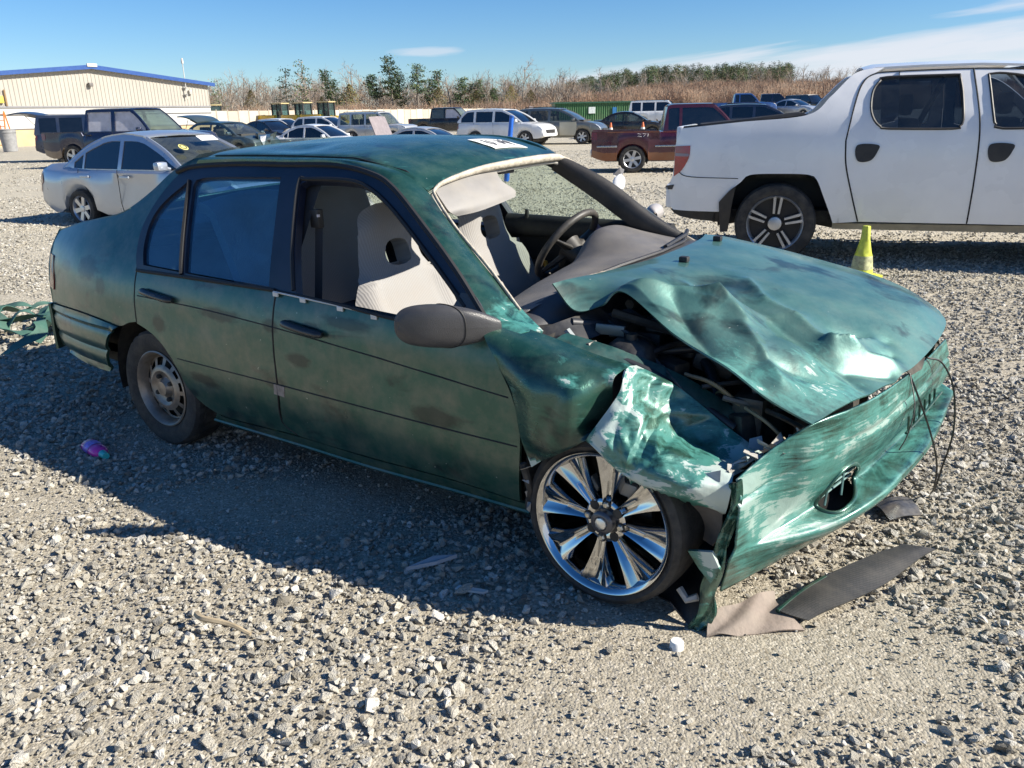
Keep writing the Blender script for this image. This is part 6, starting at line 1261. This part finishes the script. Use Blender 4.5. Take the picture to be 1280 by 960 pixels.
mb = MB(); mb.tube([(-6.2, -.10, 2.5), (-6.2, -.12, 3.5)], .05, 6); mb.build('wall_pipe', mat('brown_pipe', (.28, .18, .09), .6), bd, 0)
mb = MB(); mb.box((8.2, -.14, 3.5), (.28, .2, .28), bev=.03); mb.build('junction_box', mat('junction_box', (.42, .40, .36), .5), bd, 40)
ms = thing('antenna_mast', 'thin white antenna mast fixed to the right end of the cream building', 'antenna', (0, 0, 0)); ms.location = tuple(Vector((pr.x, pr.y, 0)) + tx * 7.75 + nx * .25)
mb = MB(); mb.tube([(0, 0, 3.0), (0, 0, 5.6)], .035, 8); mb.build('pole', LOWW, ms, 40)
mb = MB(); mb.lathe([(0, 5.55), (.08, 5.55), (.10, 5.72), (.06, 5.95), (0, 5.97)], 12, (0, 0, 0), 'z'); mb.build('antenna_head', LOWW, ms, 40)
for z_ in (3.3, 3.8): mb = MB(); mb.box((-.12 * nx.x, -.12 * nx.y, z_), (.28, .28, .06)); mb.build('bracket', mat('grey_rail', (.22, .22, .23), .6), ms, 0)

FM = mat('fence_cream', (.50, .45, .365), .6, var=.08, vscale=1.0); FD = [mat('fence_cream_2', (.54, .49, .40), .6, var=.08, vscale=1.0), mat('fence_cream_3', (.45, .40, .32), .6, var=.08, vscale=1.0)]
fa, fb = at(215, 74), at(705, 142); fv = (fb - fa); fl_ = fv.length; fd_ = fv.normalized(); fence = thing('panel_fence', 'long cream white panel fence below the trees', 'fence', tuple(fa), math.atan2(fd_.y, fd_.x)); npan = 60
for k_ in range(npan):
    x0 = fl_ * k_ / npan; x1 = fl_ * (k_ + 1) / npan; mb = MB(); mb.box(((x0 + x1) / 2, 0, 1.12), (x1 - x0 - .14, .05, 2.1 + .04 * math.sin(k_ * 2.3))); mb.build('fence_panel', [FM, FD[0], FD[1]][(k_ * 7) % 3], fence, 0)
    mb = MB(); mb.box((x0, .02, 1.15), (.10, .10, 2.3)); mb.build('fence_post', mat('fence_post', (.34, .30, .25), .7), fence, 0)
# green shipping container
GRN = mat('container_green', (.035, .13, .045), .5, .1, var=.2, vscale=.8, dirt=.25)
pc = put(738, 66); ct = thing('green_container', 'low green metal container with white notice and yellow green end', 'container', tuple(pc), rad(4))
mb = MB(); pf = []
for q in range(34): a = -3.1 + q * 6.2 / 34; pf += [(a, -1.2), (a + .06, -1.16), (a + .12, -1.16), (a + .16, -1.2)]
mb.grid([[(x, y, z_) for x, y in pf] for z_ in (.1, 2.15)]); mb.box((0, .05, 1.15), (6.2, 2.36, 2.1)); mb.build('body', GRN, ct, 0)
mb = MB(); mb.box((0, 0, 2.2), (6.5, 2.6, .12)); mb.build('roof', mat('container_roof', (.03, .10, .06), .5), ct, 0)
mb = MB(); mb.box((-.1, -1.23, 1.6), (.55, .03, .5)); mb.build('notice', mat('notice_white', (.66, .72, .70), .6, var=.2, vscale=9), ct, 0)
mb = MB(); mb.box((1.75, -1.24, 1.35), (.32, .05, .9)); mb.build('blue_barrel_panel', mat('blue_panel', (.03, .18, .42), .5), ct, 0)
mb = MB(); mb.box((3.75, .1, 1.9), (1.3, 2.0, .62)); mb.build('end_canopy', mat('lime_panel', (.26, .42, .09), .5, var=.2), ct, 0)
for xx in (3.3, 4.3): mb = MB(); mb.box((xx, -.8, .85), (.1, .1, 1.7)); mb.build('canopy_post', GRN, ct, 0)
# wheel loaders
YEL = mat('loader_yellow', (.62, .40, .02), .45, 0, .2, var=.15, dirt=.3)
def loader(u, D, rz, label):
    t_ = thing('wheel_loader', label, 'loader', tuple(put(u, D)), rz, 'yellow loaders along the fence')
    mb = MB(); mb.box((-1.2, 0, 1.25), (2.3, 1.5, .95), bev=.12); mb.build('engine_cover', YEL, t_, 40)
    mb = MB(); mb.box((.9, 0, .85), (1.6, 1.1, .6), bev=.1); mb.build('front_frame', YEL, t_, 40)
    mb = MB(); mb.box((.15, 0, 2.78), (1.30, 1.2, .10), bev=.03); mb.build('cab_roof', mat('cab_roof_cream', (.50, .40, .20), .6), t_, 40)
    for x in (-.42, .68):
        for y in (-.52, .52): mb = MB(); mb.box((x, y, 2.0), (.11, .11, 1.5)); mb.build('cab_post', BLACKT, t_, 0)
    mb = MB(); mb.box((.15, -.52, 2.0), (.09, .09, 1.5)); mb.build('cab_post', BLACKT, t_, 0)
    mb = MB(); mb.box((.13, 0, 1.98), (1.0, .96, 1.4)); mb.build('cab_glass', glass('cab_glass', (.35, .55, .58), .3, .05), t_, 0)
    mb = MB(); mb.box((.0, 0, 1.6), (.4, .5, .9), bev=.06); mb.build('seat', BLACKT, t_, 40)
    for x in (-1.3, 1.3):
        for y in (-.85, .85): road_wheel(t_, x, y, .65, .45, 5, YEL, .5)
    for sg in (-1, 1): mb = MB(); mb.tube([(.8, sg * .45, 1.5), (1.7, sg * .45, 1.35), (2.4, sg * .45, .6)], .11, 6); mb.build('lift_arm', YEL, t_, 40)
    mb = MB(); mb.poly_ext([(2.3, -1.2, .2), (3.2, -1.2, .15), (2.9, -1.2, .5), (2.5, -1.2, 1.1), (2.25, -1.2, .9)], (0, 2.4, 0)); mb.build('bucket', YEL, t_, 0)
    return t_
loader(272, 80, rad(-60), 'yellow loader with dark cab just right of the building corner'); loader(352, 78, rad(-25), 'yellow loader, left one of the three standing together')
loader(381, 76, rad(-35), 'yellow loader, middle one of the three standing together'); loader(409, 74, rad(-20), 'yellow loader with large hood, right one of the three standing together')

# ================================================================ TREES
BARK = mat('grey_brown_bark', (.21, .18, .145), .9, var=.3, vscale=3); TWIG = mat('winter_twigs', (.30, .225, .165), .9, var=.25, vscale=.5); TWIG2 = mat('winter_twigs_grey', (.29, .265, .235), .9, var=.25, vscale=.5); TANL = mat('dry_leaves', (.24, .17, .075), .9, var=.4, vscale=.8)
NEED = [mat('pine_needles_a', (.040, .078, .030), .8, var=.5, vscale=.6), mat('pine_needles_b', (.075, .110, .036), .8, var=.5, vscale=.6), mat('pine_needles_c', (.13, .14, .045), .8, var=.5, vscale=.6)]
def limb(mb, p, d, L, r, lev, rs, tips, spread=.65, up=.12, mi=0, seg=3, n=None):
    pts = [p]; q = Vector(p); d = d.normalized()
    for i in range(seg):
        d = (d + Vector(rs.normal(0, .10 if lev == 0 else .16, 3)) + Vector((0, 0, up * .3))).normalized(); q = q + d * L / seg; pts.append(q.copy())
    rr = [r * (1 - .75 * i / seg) for i in range(seg + 1)]; mb.tube(pts, rr, n or (6 if lev == 0 else 3), mi, cap=False)
    tips.append((q.copy(), d.copy(), lev)); return pts, rr, d
def bare_tree(h, seed, wide=.38, lev_max=3, nb=(9, 5, 4), mat2=None):
    rs = np.random.RandomState(seed); mb = MB(); cr_ = MB(); tips = []
    pts, rr, d = limb(mb, Vector((0, 0, -.1)), Vector((rs.normal(0, .05), rs.normal(0, .05), 1)), h * .86, h * .017, 0, rs, tips, seg=6, up=.2)
    def rec(pts, L, r, lev):
        for i in range(nb[lev - 1]):
            f = (.30 + .70 * (i + rs.rand()) / nb[lev - 1]) if lev == 1 else (.25 + .75 * rs.rand()); k = f * (len(pts) - 1); j = min(int(k), len(pts) - 2); p = pts[j].lerp(pts[j + 1], k - j)
            a = rs.uniform(0, 6.28); ax = (pts[j + 1] - pts[j]).normalized(); o_ = ax.orthogonal().normalized(); o_ = (o_ * math.cos(a) + ax.cross(o_) * math.sin(a)); dd = ax * rs.uniform(.55, .95) + o_ * rs.uniform(.5, .85)
            ll = L * (1.15 - .65 * f if lev == 1 else rs.uniform(.6, 1.0)); pp, _, _ = limb(cr_, p, dd, ll, max(r * (1 - .5 * f), h * .0019), lev, rs, tips)
            if lev < lev_max: rec(pp, ll * .52, r * .42, lev + 1)
    rec(pts, h * wide, h * .0075, 1); return mb, cr_
def pine_tree(h, seed, crown0=.42, wide=.20, nb=34, fn=22, droop=.0, sparse=1.0):
    rs = np.random.RandomState(seed); mb = MB(); cr_ = MB(); tips = []
    pts, rr, d = limb(mb, Vector((0, 0, -.1)), Vector((rs.normal(0, .03), rs.normal(0, .03), 1)), h * .97, h * .016, 0, rs, tips, seg=6, up=.3)
    for i in range(nb):
        f = crown0 + (1 - crown0) * (i + rs.rand()) / nb; k = f * (len(pts) - 1); j = min(int(k), len(pts) - 2); p = pts[j].lerp(pts[j + 1], k - j); a = rs.uniform(0, 6.28)
        g = (f - crown0) / (1 - crown0); L = h * wide * (1.0 - .72 * g) * rs.uniform(.55, 1.15) * (.55 + .45 * min(1, g / .15)); dd = Vector((math.cos(a), math.sin(a), .15 + .5 * g - droop)); q = p + dd * L
        mb.tube([p, q], [h * .004, h * .0015], 3, cap=False)
        for c_ in range(2 if L > h * .08 else 1):
            cc = q - dd * L * .38 * c_; R_ = h * .041 * rs.uniform(.7, 1.3)
            for m_ in range(int(fn * sparse * 1.15)):
                v = Vector(rs.normal(0, 1, 3)); v = Vector((v.x * R_ * 1.1, v.y * R_ * 1.1, v.z * R_ * .36)); s_ = h * .0155 * rs.uniform(.6, 1.4); n1 = Vector(rs.normal(0, 1, 3)).normalized(); n2 = n1.orthogonal().normalized(); c0_ = cc + v
                cr_.add([c0_ + n1 * s_, c0_ - n1 * s_ * .6 + n2 * s_ * .7, c0_ - n1 * s_ * .5 - n2 * s_ * .7], [(0, 1, 2)], rs.randint(0, 3) if rs.rand() < .5 else 0)
    return mb, cr_
def bushy(h, seed):
    """brown-green tree that keeps some dry leaves"""
    mb, cr_ = bare_tree(h, seed, .30, 2, (12, 6, 0)); rs = np.random.RandomState(seed + 50)
    for i in range(1500):
        g = rs.rand(); a = rs.uniform(0, 6.28); z = h * (.22 + .75 * g); R_ = h * .24 * math.sin(math.pi * min(1, .12 + g * .85)) * math.sqrt(rs.rand()) * (.7 + .6 * vnoise(a * 2, z * .7)); c0_ = Vector((R_ * math.cos(a), R_ * math.sin(a), z)); s_ = h * .014 * rs.uniform(.6, 1.4); n1 = Vector(rs.normal(0, 1, 3)).normalized(); n2 = n1.orthogonal()
        cr_.add([c0_ + n1 * s_, c0_ - n1 * s_ * .6 + n2 * s_ * .7, c0_ - n1 * s_ * .5 - n2 * s_ * .7], [(0, 1, 2)], 1 + (rs.rand() < .5))
    return mb, cr_
LIB = {}
def lib(kind, v):
    k_ = (kind, v)
    if k_ not in LIB:
        if kind == 'bare': a, b_ = bare_tree(10, 10 + v, [.36, .30, .42, .33][v % 4]); ms_ = ([BARK], [TWIG2 if v % 2 else TWIG])
        elif kind == 'pine': a, b_ = pine_tree(10, 30 + v, [.40, .30, .52, .35][v % 4], [.19, .21, .16, .20][v % 4], 40); ms_ = ([BARK], NEED)
        elif kind == 'sparse': a, b_ = pine_tree(10, 60 + v, .25, .22, 26, 12, .1, .8); ms_ = ([BARK], [NEED[1], NEED[0], TWIG])
        else: a, b_ = bushy(10, 80 + v); ms_ = ([BARK], [TWIG, TANL, NEED[2]])
        LIB[k_] = (a.build('trunk', ms_[0], None, 60, fix=False), b_.build('crown', ms_[1], None, 0, fix=False), set())
    return LIB[k_]
def tree(u, ytop, D, kind, v, label, wx=1.0):
    hor = 138 - .019 * (u - 640); p = put(u, D); h = CAMH + D * math.tan(math.atan((480 - ytop) / FPX) - math.atan((480 - hor) / FPX)) - p.z; nm = {'bare': 'bare_tree', 'pine': 'pine_tree', 'sparse': 'pine_tree', 'bushy': 'leafy_tree'}[kind]
    t_ = thing(nm, label, 'tree', tuple(p), (u * 7.3) % 6.28, 'trees along the edge of the yard'); a, b_, used = lib(kind, v); t_.scale = (h / 10 * wx, h / 10 * wx, h / 10)
    for o in (a, b_):
        if not used: o.parent = t_
        else: c = o.copy(); C.objects.link(c); c.parent = t_
    used.add(1)
TR = [(272, 92, 150, 'sparse', 0, 'thin grey green tree just right of the building corner'), (288, 96, 165, 'bare', 0, 'bare tree second from the building corner'), (312, 86, 160, 'bare', 1, 'wide bare grey tree in the gap left of the leaning pines'), (330, 88, 170, 'bare', 2, 'bare grey tree crossing the wide one left of the leaning pines'), (318, 108, 140, 'bushy', 0, 'low brown leafy tree under the wide bare trees'), (345, 101, 150, 'bare', 3, 'small bare tree at the foot of the leaning pines'),
 (362, 80, 150, 'sparse', 1, 'broad sparse pine left of the tallest leaning pine'), (385, 71, 150, 'sparse', 2, 'tall thin pine with loose tufts right of the broad sparse pine'), (402, 96, 160, 'bare', 1, 'bare tree in the gap right of the thin tufted pine'), (405, 116, 140, 'bushy', 1, 'small dry leafy tree below the sky gap above the loaders'),
 (424, 82, 150, 'pine', 1, 'bushy olive pine at the left end of the thick wood'), (440, 72, 165, 'bare', 2, 'tall bare tree behind the olive pine'), (456, 78, 160, 'bare', 0, 'bare tree between the olive pine and the tallest pine'), (440, 100, 140, 'bushy', 2, 'brown leafy tree below the olive pine'),
 (476, 88, 150, 'pine', 2, 'short dark pine on the left shoulder of the tallest pine'), (490, 64, 150, 'pine', 0, 'tallest dark pine of the tree line'), (503, 84, 155, 'pine', 3, 'yellow green pine right of the tallest pine'), (524, 74, 150, 'pine', 2, 'second tallest pine with round dark crown'), (538, 82, 158, 'pine', 1, 'dark pine touching the round crowned pine'), (556, 84, 160, 'bare', 3, 'bare tree between two groups of pines'), (550, 104, 140, 'bushy', 0, 'dry brown tree between two groups of pines'),
 (575, 92, 150, 'pine', 0, 'dark pine left of the three low green pines'), (588, 98, 150, 'pine', 1, 'green pine, left one of the low group behind the white crossover'), (604, 95, 152, 'pine', 3, 'green pine, right one of the low group behind the white crossover'), (596, 108, 140, 'bushy', 1, 'brown leafy tree under the low green pines'), (630, 90, 160, 'bare', 0, 'bare tree right of the low green pines'), (624, 106, 145, 'pine', 2, 'small dark pine right of the low green pines'),
 (640, 102, 140, 'bushy', 2, 'yellow brown leafy tree below the tallest bare tree'), (658, 66, 150, 'bare', 2, 'tallest bare tree with long upright limbs'), (676, 86, 160, 'bare', 1, 'bare tree just right of the tallest bare tree'), (690, 92, 170, 'bare', 3, 'bare tree second to the right of the tallest bare tree'), (648, 92, 165, 'bare', 1, 'bare tree just left of the tallest bare tree'), (664, 108, 140, 'bushy', 0, 'rusty leafy tree left of the green container'),
 (704, 95, 190, 'bare', 0, 'bare tree above the left end of the green container'), (728, 98, 210, 'bare', 2, 'bare tree above the notice of the green container'), (752, 77, 200, 'bare', 3, 'tall bare tree standing out above the hill'), (773, 82, 200, 'sparse', 0, 'lone pine with a small crown above the hill'), (742, 114, 170, 'pine', 1, 'small dark pine against the brown wood on the hill'),
 (1000, 95, 230, 'bare', 1, 'round bare tree on the right where the hill ends'), (1016, 97, 230, 'bare', 2, 'round bare tree furthest right before the white pickup'), (1052, 101, 200, 'pine', 3, 'dark pine touching the rear pillar of the white pickup')]
for t_ in TR: tree(*t_)
for a, b_, used in LIB.values():
    if not used:
        for o in (a, b_): bpy.data.objects.remove(o)
# woods that read as one mass
def mini(kind, seed):
    if kind == 'bare': a, b_ = bare_tree(10, seed, .34, 2, (12, 6, 0)); m = [BARK, TWIG, TWIG2]; off = 1 + seed % 2
    elif kind == 'pine': a, b_ = pine_tree(10, seed, .38, .20, 22, 12); m = [BARK] + NEED; off = 1
    else:
        a = MB(); b_ = MB(); rs = np.random.RandomState(seed)
        for i in range(70):
            q = Vector((rs.normal(0, 1.6), rs.normal(0, 1.6), 0)); tp = q + Vector((rs.normal(0, .9), rs.normal(0, .9), rs.uniform(3.0, 8.5))); a.tube([q, q.lerp(tp, .6) + Vector(rs.normal(0, .2, 3)), tp], [.10, .06, .02], 3, cap=False)
            for j in range(4): r_ = q.lerp(tp, rs.uniform(.3, .95)); b_.tube([r_, r_ + Vector((rs.normal(0, .8), rs.normal(0, .8), rs.uniform(.3, 1.4)))], [.045, .015], 3, cap=False)
        m = [TWIG, mat('russet_scrub', (.36, .22, .14), .9, var=.35, vscale=.4)]; off = 1
    n0 = len(a.v); a.v += b_.v; a.f += [tuple(n0 + i for i in f) for f in b_.f]; a.m += [k_ + off for k_ in b_.m]
    return a.build('wood', m, None, 0, fix=False)
def wood(name, label, protos, pts, hs, seed):
    rs = np.random.RandomState(seed); n = len(pts); h = np.asarray(hs) / 10
    scatter(name, protos, pts, np.stack([rs.normal(0, .04, n), rs.normal(0, .04, n), rs.uniform(0, 6.28, n)], 1), np.stack([h * rs.uniform(.9, 1.4, n)] * 2 + [h], 1), rs.randint(0, len(protos), n), rs.rand(n), label)
rs = np.random.RandomState(12)
def spread(n, u0, u1, D0, D1):
    out = []
    for _ in range(n):
        D = D0 + (D1 - D0) * rs.rand(); p = at(rs.uniform(u0, u1), D); out.append((p.x, p.y, float(gfar(p.x, p.y)) - .1))
    return out
pts = spread(420, 392, 725, 150, 215) + spread(150, 250, 410, 160, 230); wood('far_bare_wood', 'grey brown leafless wood behind the pines', [mini('bare', 201), mini('bare', 202), mini('bare', 203), mini('bare', 204)], pts, np.where(np.arange(len(pts)) < 420, rs.uniform(5.4, 9.6, len(pts)), rs.uniform(7.0, 11.5, len(pts))), 1)
pts = spread(60, 250, 420, 118, 150) + spread(330, 400, 730, 120, 170) + spread(1500, 640, 1120, 150, 330) + spread(520, 1100, 1900, 150, 300) + spread(260, -600, 230, 150, 260); hs = [rs.uniform(2.6, 4.6) if i < 390 else rs.uniform(3.6, 6.4) for i in range(len(pts))]
wood('winter_scrub', 'russet leafless scrub and saplings along the hill foot', [mini('scrub', 301), mini('scrub', 302), mini('scrub', 303)], pts, hs, 2)
pts = spread(420, 700, 985, 330, 420) + spread(60, 640, 760, 340, 420); wood('hill_pine_wood', 'dark green pine wood along the top of the hill', [mini('pine', 401), mini('pine', 402), mini('pine', 403)], pts, rs.uniform(8.5, 11.5, len(pts)), 3)
pts = spread(120, 720, 1060, 300, 345); wood('hill_leafy_wood', 'yellowish leafless trees below the hill pines', [mini('bare', 501), mini('bare', 502)], pts, rs.uniform(7, 10, len(pts)), 4)

# ================================================================ SMALL THINGS ON THE GRAVEL
CX0 = Vector((CX, CY, 0)); MC = Matrix.Rotation(CH, 3, 'Z')
def cw(x, y, z=0.0): return CX0 + MC @ Vector((x, y, z))
# yellow-green cone
pc = put(1076, 7.35); cn = thing('traffic_cone', 'battered yellow green cone before the white pickup', 'traffic cone', tuple(pc), .3)
CN = mat('cone_lime', (.56, .62, .05), .5, var=.2, vscale=14, dirt=.35); CND = mat('cone_band', (.40, .42, .22), .6, var=.5, vscale=22, dirt=.6)
mb = MB(); mb.lathe([(.150, .03), (.112, .30), (.108, .32), (.098, .36), (.070, .52), (.064, .54), (.05, .705), (.045, .72), (.0, .72)], 28, (0, 0, 0), 'z', fn=lambda i, j: -.006 * math.sin(j * .9 + i)); mb.build('cone_body', CN, cn, 50)
mb = MB(); mb.lathe([(.141, .11), (.1145, .30)], 28, (0, 0, 0), 'z', fn=lambda i, j: .001 - .006 * math.sin(j * .9 + i)); mb.build('reflective_band', CND, cn, 50)
mb = MB(); mb.box((0, 0, .018), (.40, .40, .036), bev=.01); mb.build('cone_base', CN, cn, 40); cn.scale = (.66, .66, .64)
def small_cone(u, D, label):
    t_ = thing('traffic_cone', label, 'traffic cone', tuple(put(u, D)), 0)
    mb = MB(); mb.lathe([(.16, .03), (.03, .75), (0, .75)], 16, (0, 0, 0), 'z'); mb.build('cone_body', mat('cone_orange', (.62, .14, .04), .5), t_, 50)
    mb = MB(); mb.lathe([(.115, .32), (.075, .55)], 16, (0, 0, 0), 'z'); mb.build('reflective_band', mat('cone_white', (.7, .68, .62), .5), t_, 50)
    mb = MB(); mb.box((0, 0, .02), (.4, .4, .04)); mb.build('cone_base', BLACKT, t_, 0); t_.scale = (1.25,) * 3
for u, D, lb in ((763, 41.0, 'orange and white cone by the tail of the black crushed sedan'), (803, 41.0, 'orange and white cone by the nose of the black crushed sedan')): small_cone(u, D, lb)
# blue pole
pb = put(633, 19); po2 = thing('blue_pole', 'slim leaning bright blue pole before the white crossover', 'pole', tuple(pb), 0); po2.rotation_euler = (0, rad(6), 0)
mb = MB(); mb.tube([(0, 0, 0), (0, 0, 1.42)], [.062, .050], 12); mb.build('shaft', mat('pole_blue', (.015, .12, .52), .45, var=.1), po2, 50)
mb = MB(); mb.lathe([(.052, 1.40), (.056, 1.43), (.03, 1.45), (0, 1.45)], 12, (0, 0, 0), 'z'); mb.build('pole_cap', mat('pole_cap', (.02, .08, .3), .5), po2, 50)
# white broken shell on the ground
pw = at(772, 15.8); dbx = thing('mirror_housing', 'broken white mirror housing lying on gravel by the maroon pickup wheel', 'debris', tuple(pw), .4)
rowsw = [[(.14 * k_ * math.cos(a) + .05 * h_, .06 * math.sin(a) * k_, .05 + h_ * .30 + .03 * k_ * math.sin(a)) for a in np.linspace(0, 2 * math.pi, 13)] for h_, k_ in ((0, .55), (.15, .95), (.45, 1.0), (.75, .8), (1, .15))]
mb = MB(); mb.grid(surf(rowsw, 14, 20)); mb.build('shell', P_WHT, dbx, 60)
mb = MB(); mb.poly_ext([(-.10, .02, .34), (.02, -.02, .46), (.16, .04, .42), (.10, .02, .28), (-.02, 0, .27)], (.01, .03, .01)); mb.build('broken_arm', mat('grey_part', (.15, .15, .16), .5), dbx, 0)
mb = MB(); mb.box((.0, -.02, .04), (.18, .10, .07), bev=.02); mb.build('foot', mat('grey_part', (.15, .15, .16), .5), dbx, 40)
# pink bottle
pk = cw(-.165, -1.083, .028); bt = thing('pink_bottle', 'small pink plastic bottle with turquoise cap lying in the car shadow', 'bottle', tuple(pk), CH - .15); bt.scale = (1.2, 1.2, 1.2)
mb = MB(); mb.tube([(-.085, 0, .0), (-.075, 0, 0), (.02, 0, 0), (.045, 0, 0), (.06, 0, 0)], [.018, .032, .033, .028, .014], 16, flat=.75); mb.build('bottle_body', mat('pink_plastic', (.62, .05, .38), .3, 0, .5, var=.2, vscale=18), bt, 50)
mb = MB(); mb.tube([(.06, 0, 0), (.095, 0, 0)], [.016, .013], 12); mb.build('bottle_cap', mat('turquoise_cap', (.05, .50, .48), .35), bt, 40)
mb = MB(); mb.tube([(-.05, 0, .0005), (.0, 0, .0005)], .0345, 16, cap=False, flat=.75); mb.build('bottle_label', mat('bottle_label', (.30, .16, .62), .4, var=.5, vscale=60), bt, 50)
# green webbing heap
wb = thing('strap_heap', 'tangled heap of flat green webbing strap behind the rear bumper', 'strap', tuple(cw(-2.52, -.20, 0)), CH); wb.scale = (1.3, 1.3, 1.25)
WEB = mat('green_webbing', (.055, .14, .105), .7, var=.25, vscale=12, bump=.3, bscale=120, dirt=.15); rs = np.random.RandomState(21)
for k_ in range(13):
    c0_ = Vector((rs.uniform(-.55, .55), rs.uniform(-.28, .28), .03)); pts = [c0_]
    a = rs.uniform(-.7, .7) + (math.pi if rs.rand() < .5 else 0)
    for i in range(6): a += rs.normal(0, .5); q = pts[-1] + Vector((math.cos(a), math.sin(a), 0)) * rs.uniform(.10, .18); q.z = .02 + .13 * abs(math.sin(i * 1.3 + k_)) * rs.rand() + .012 * k_ * .5; pts.append(q)
    cc = curve([list(p) for p in pts], 30); P = []
    for i, p in enumerate(cc):
        d = Vector(cc[min(i + 1, 29)]) - Vector(cc[max(i - 1, 0)]); s_ = d.cross(Vector((0, math.sin(i * .3 + k_) * .8, 1))).normalized() * .030; P.append([tuple(Vector(p) - s_), tuple(Vector(p) + s_)])
    shell(P, .003).build('strap', WEB, wb, 50)
# white cap, sticks, chips
cp = thing('bottle_top', 'small white plastic bottle top on the dirt below the front wheel', 'bottle top', tuple(cw(2.690, -.935, 0)), .2)
mb = MB(); mb.lathe([(0, .034), (.017, .034), (.020, .030), (.021, .0), (.018, 0), (.017, .028)], 18, (0, 0, 0), 'z'); mb.build('shell', mat('cap_white', (.78, .78, .75), .5), cp, 40)
def stick(pts, r, m, label, nm='stick'):
    mb = MB(); c0_ = Vector(pts[0]); mb.tube([Vector(p) - c0_ for p in curve([list(p) for p in pts], 12)], [r * (1 - .5 * i / 11) for i in range(12)], 6); o = mb.build(nm, m, None, 50); o.location = c0_; tag(o, label, 'stick')
WD = mat('dry_wood', (.36, .29, .19), .9, var=.3, vscale=30)
stick([(-.985, 2.12, .045), (-.95, 2.075, .06), (-.86, 2.05, .055), (-.79, 2.02, .04)], .011, WD, 'bent dry twig lying among pale stones at lower left')
mb = MB(); mb.poly_ext([(-.085, -.012, 0), (.02, -.020, .004), (.10, .004, .0), (.02, .016, .006)], (0, 0, .014)); o_ = mb.build('plastic_sliver', mat('grey_sliver', (.40, .42, .45), .5), None, 0); o_.location = cw(1.80, -.99, .02); o_.rotation_euler = (0, 0, .35); tag(o_, 'thin pale grey plastic sliver at the edge of the car shadow', 'debris')
mb = MB(); mb.poly_ext([(-.05, -.008, 0), (.05, -.010, .0), (.06, .006, .0), (-.04, .010, .004)], (0, 0, .008)); o_ = mb.build('plastic_sliver', mat('white_sliver', (.6, .58, .55), .5), None, 0); o_.location = cw(2.01, -1.035, .012); o_.rotation_euler = (0, 0, -.25); tag(o_, 'small white plastic sliver lying in sunlight left of the front wheel', 'debris')
# barrel and ladder by the building
pq = at(14, 45); br = thing('trash_barrel', 'grey trash barrel before the cream building', 'barrel', tuple(pq)); mb = MB(); mb.lathe([(0, .02), (.34, .02), (.42, 1.12), (.45, 1.14), (.43, 1.17), (.40, 1.15), (.36, .3), (0, .3)], 24, (0, 0, 0), 'z'); mb.build('barrel_body', mat('barrel_grey', (.26, .26, .26), .6, var=.2), br, 50)
mb = MB(); mb.tube([(.41 * math.cos(a), .41 * math.sin(a), .98) for a in np.linspace(0, 6.283, 25)], .02, 6); mb.build('barrel_hoop', mat('barrel_hoop', (.18, .18, .18), .6), br, 50)
pq = at(3, 47); ld = thing('orange_ladder', 'orange step ladder left of the grey barrel', 'ladder', tuple(pq)); OR = mat('ladder_orange', (.60, .17, .03), .5)
for x in (-.28, .28): mb = MB(); mb.tube([(x, 0, 0), (x * .8, .5, 2.1)], .04, 6); mb.build('rail', OR, ld, 0); mb = MB(); mb.tube([(x, .95, 0), (x * .8, .52, 2.1)], .035, 6); mb.build('rail', OR, ld, 0)
for k_ in range(6): mb = MB(); mb.box((0, .07 + .08 * k_, .3 + .33 * k_), (.5, .10, .04)); mb.build('step', OR, ld, 0)
# paper with marker strokes on the green roof
RP = surf(RC, 60, 60); RA = np.array(RP).reshape(-1, 3)
def rz_at(x, y): d = (RA[:, 0] - x) ** 2 + (RA[:, 1] - y) ** 2; k_ = np.argsort(d)[:4]; w_ = 1 / (d[k_] + 1e-6); return float((RA[k_, 2] * w_).sum() / w_.sum())
def on_roof(a, b_): x = 1.19 + .15 * a; y = .09 + .25 * b_; return (x, y, rz_at(x, y) + .004)
pp = tag(None or shell([[on_roof(a, b_) for b_ in np.linspace(0, 1, 12)] for a in np.linspace(0, 1, 8)], .0015).build('paper_sheet', mat('paper_white', (.78, .78, .76), .7, var=.04), None, 40), 'white paper with black scrawl stuck on the front of the green roof', 'paper'); tocar(pp)
mb = MB()
for pts in ([(.2, .2), (.5, .16), (.8, .22), (.6, .3), (.3, .28)], [(.25, .55), (.5, .62), (.75, .52), (.5, .48)], [(.2, .72), (.5, .70), (.8, .76), (.5, .82), (.25, .84)]): mb.tube([tuple(np.array(on_roof(a, b_)) + (0, 0, .001)) for a, b_ in pts], .0028, 4)
o_ = mb.build('marker_strokes', mat('marker_black', (.16, .16, .17), .6), pp, 0)
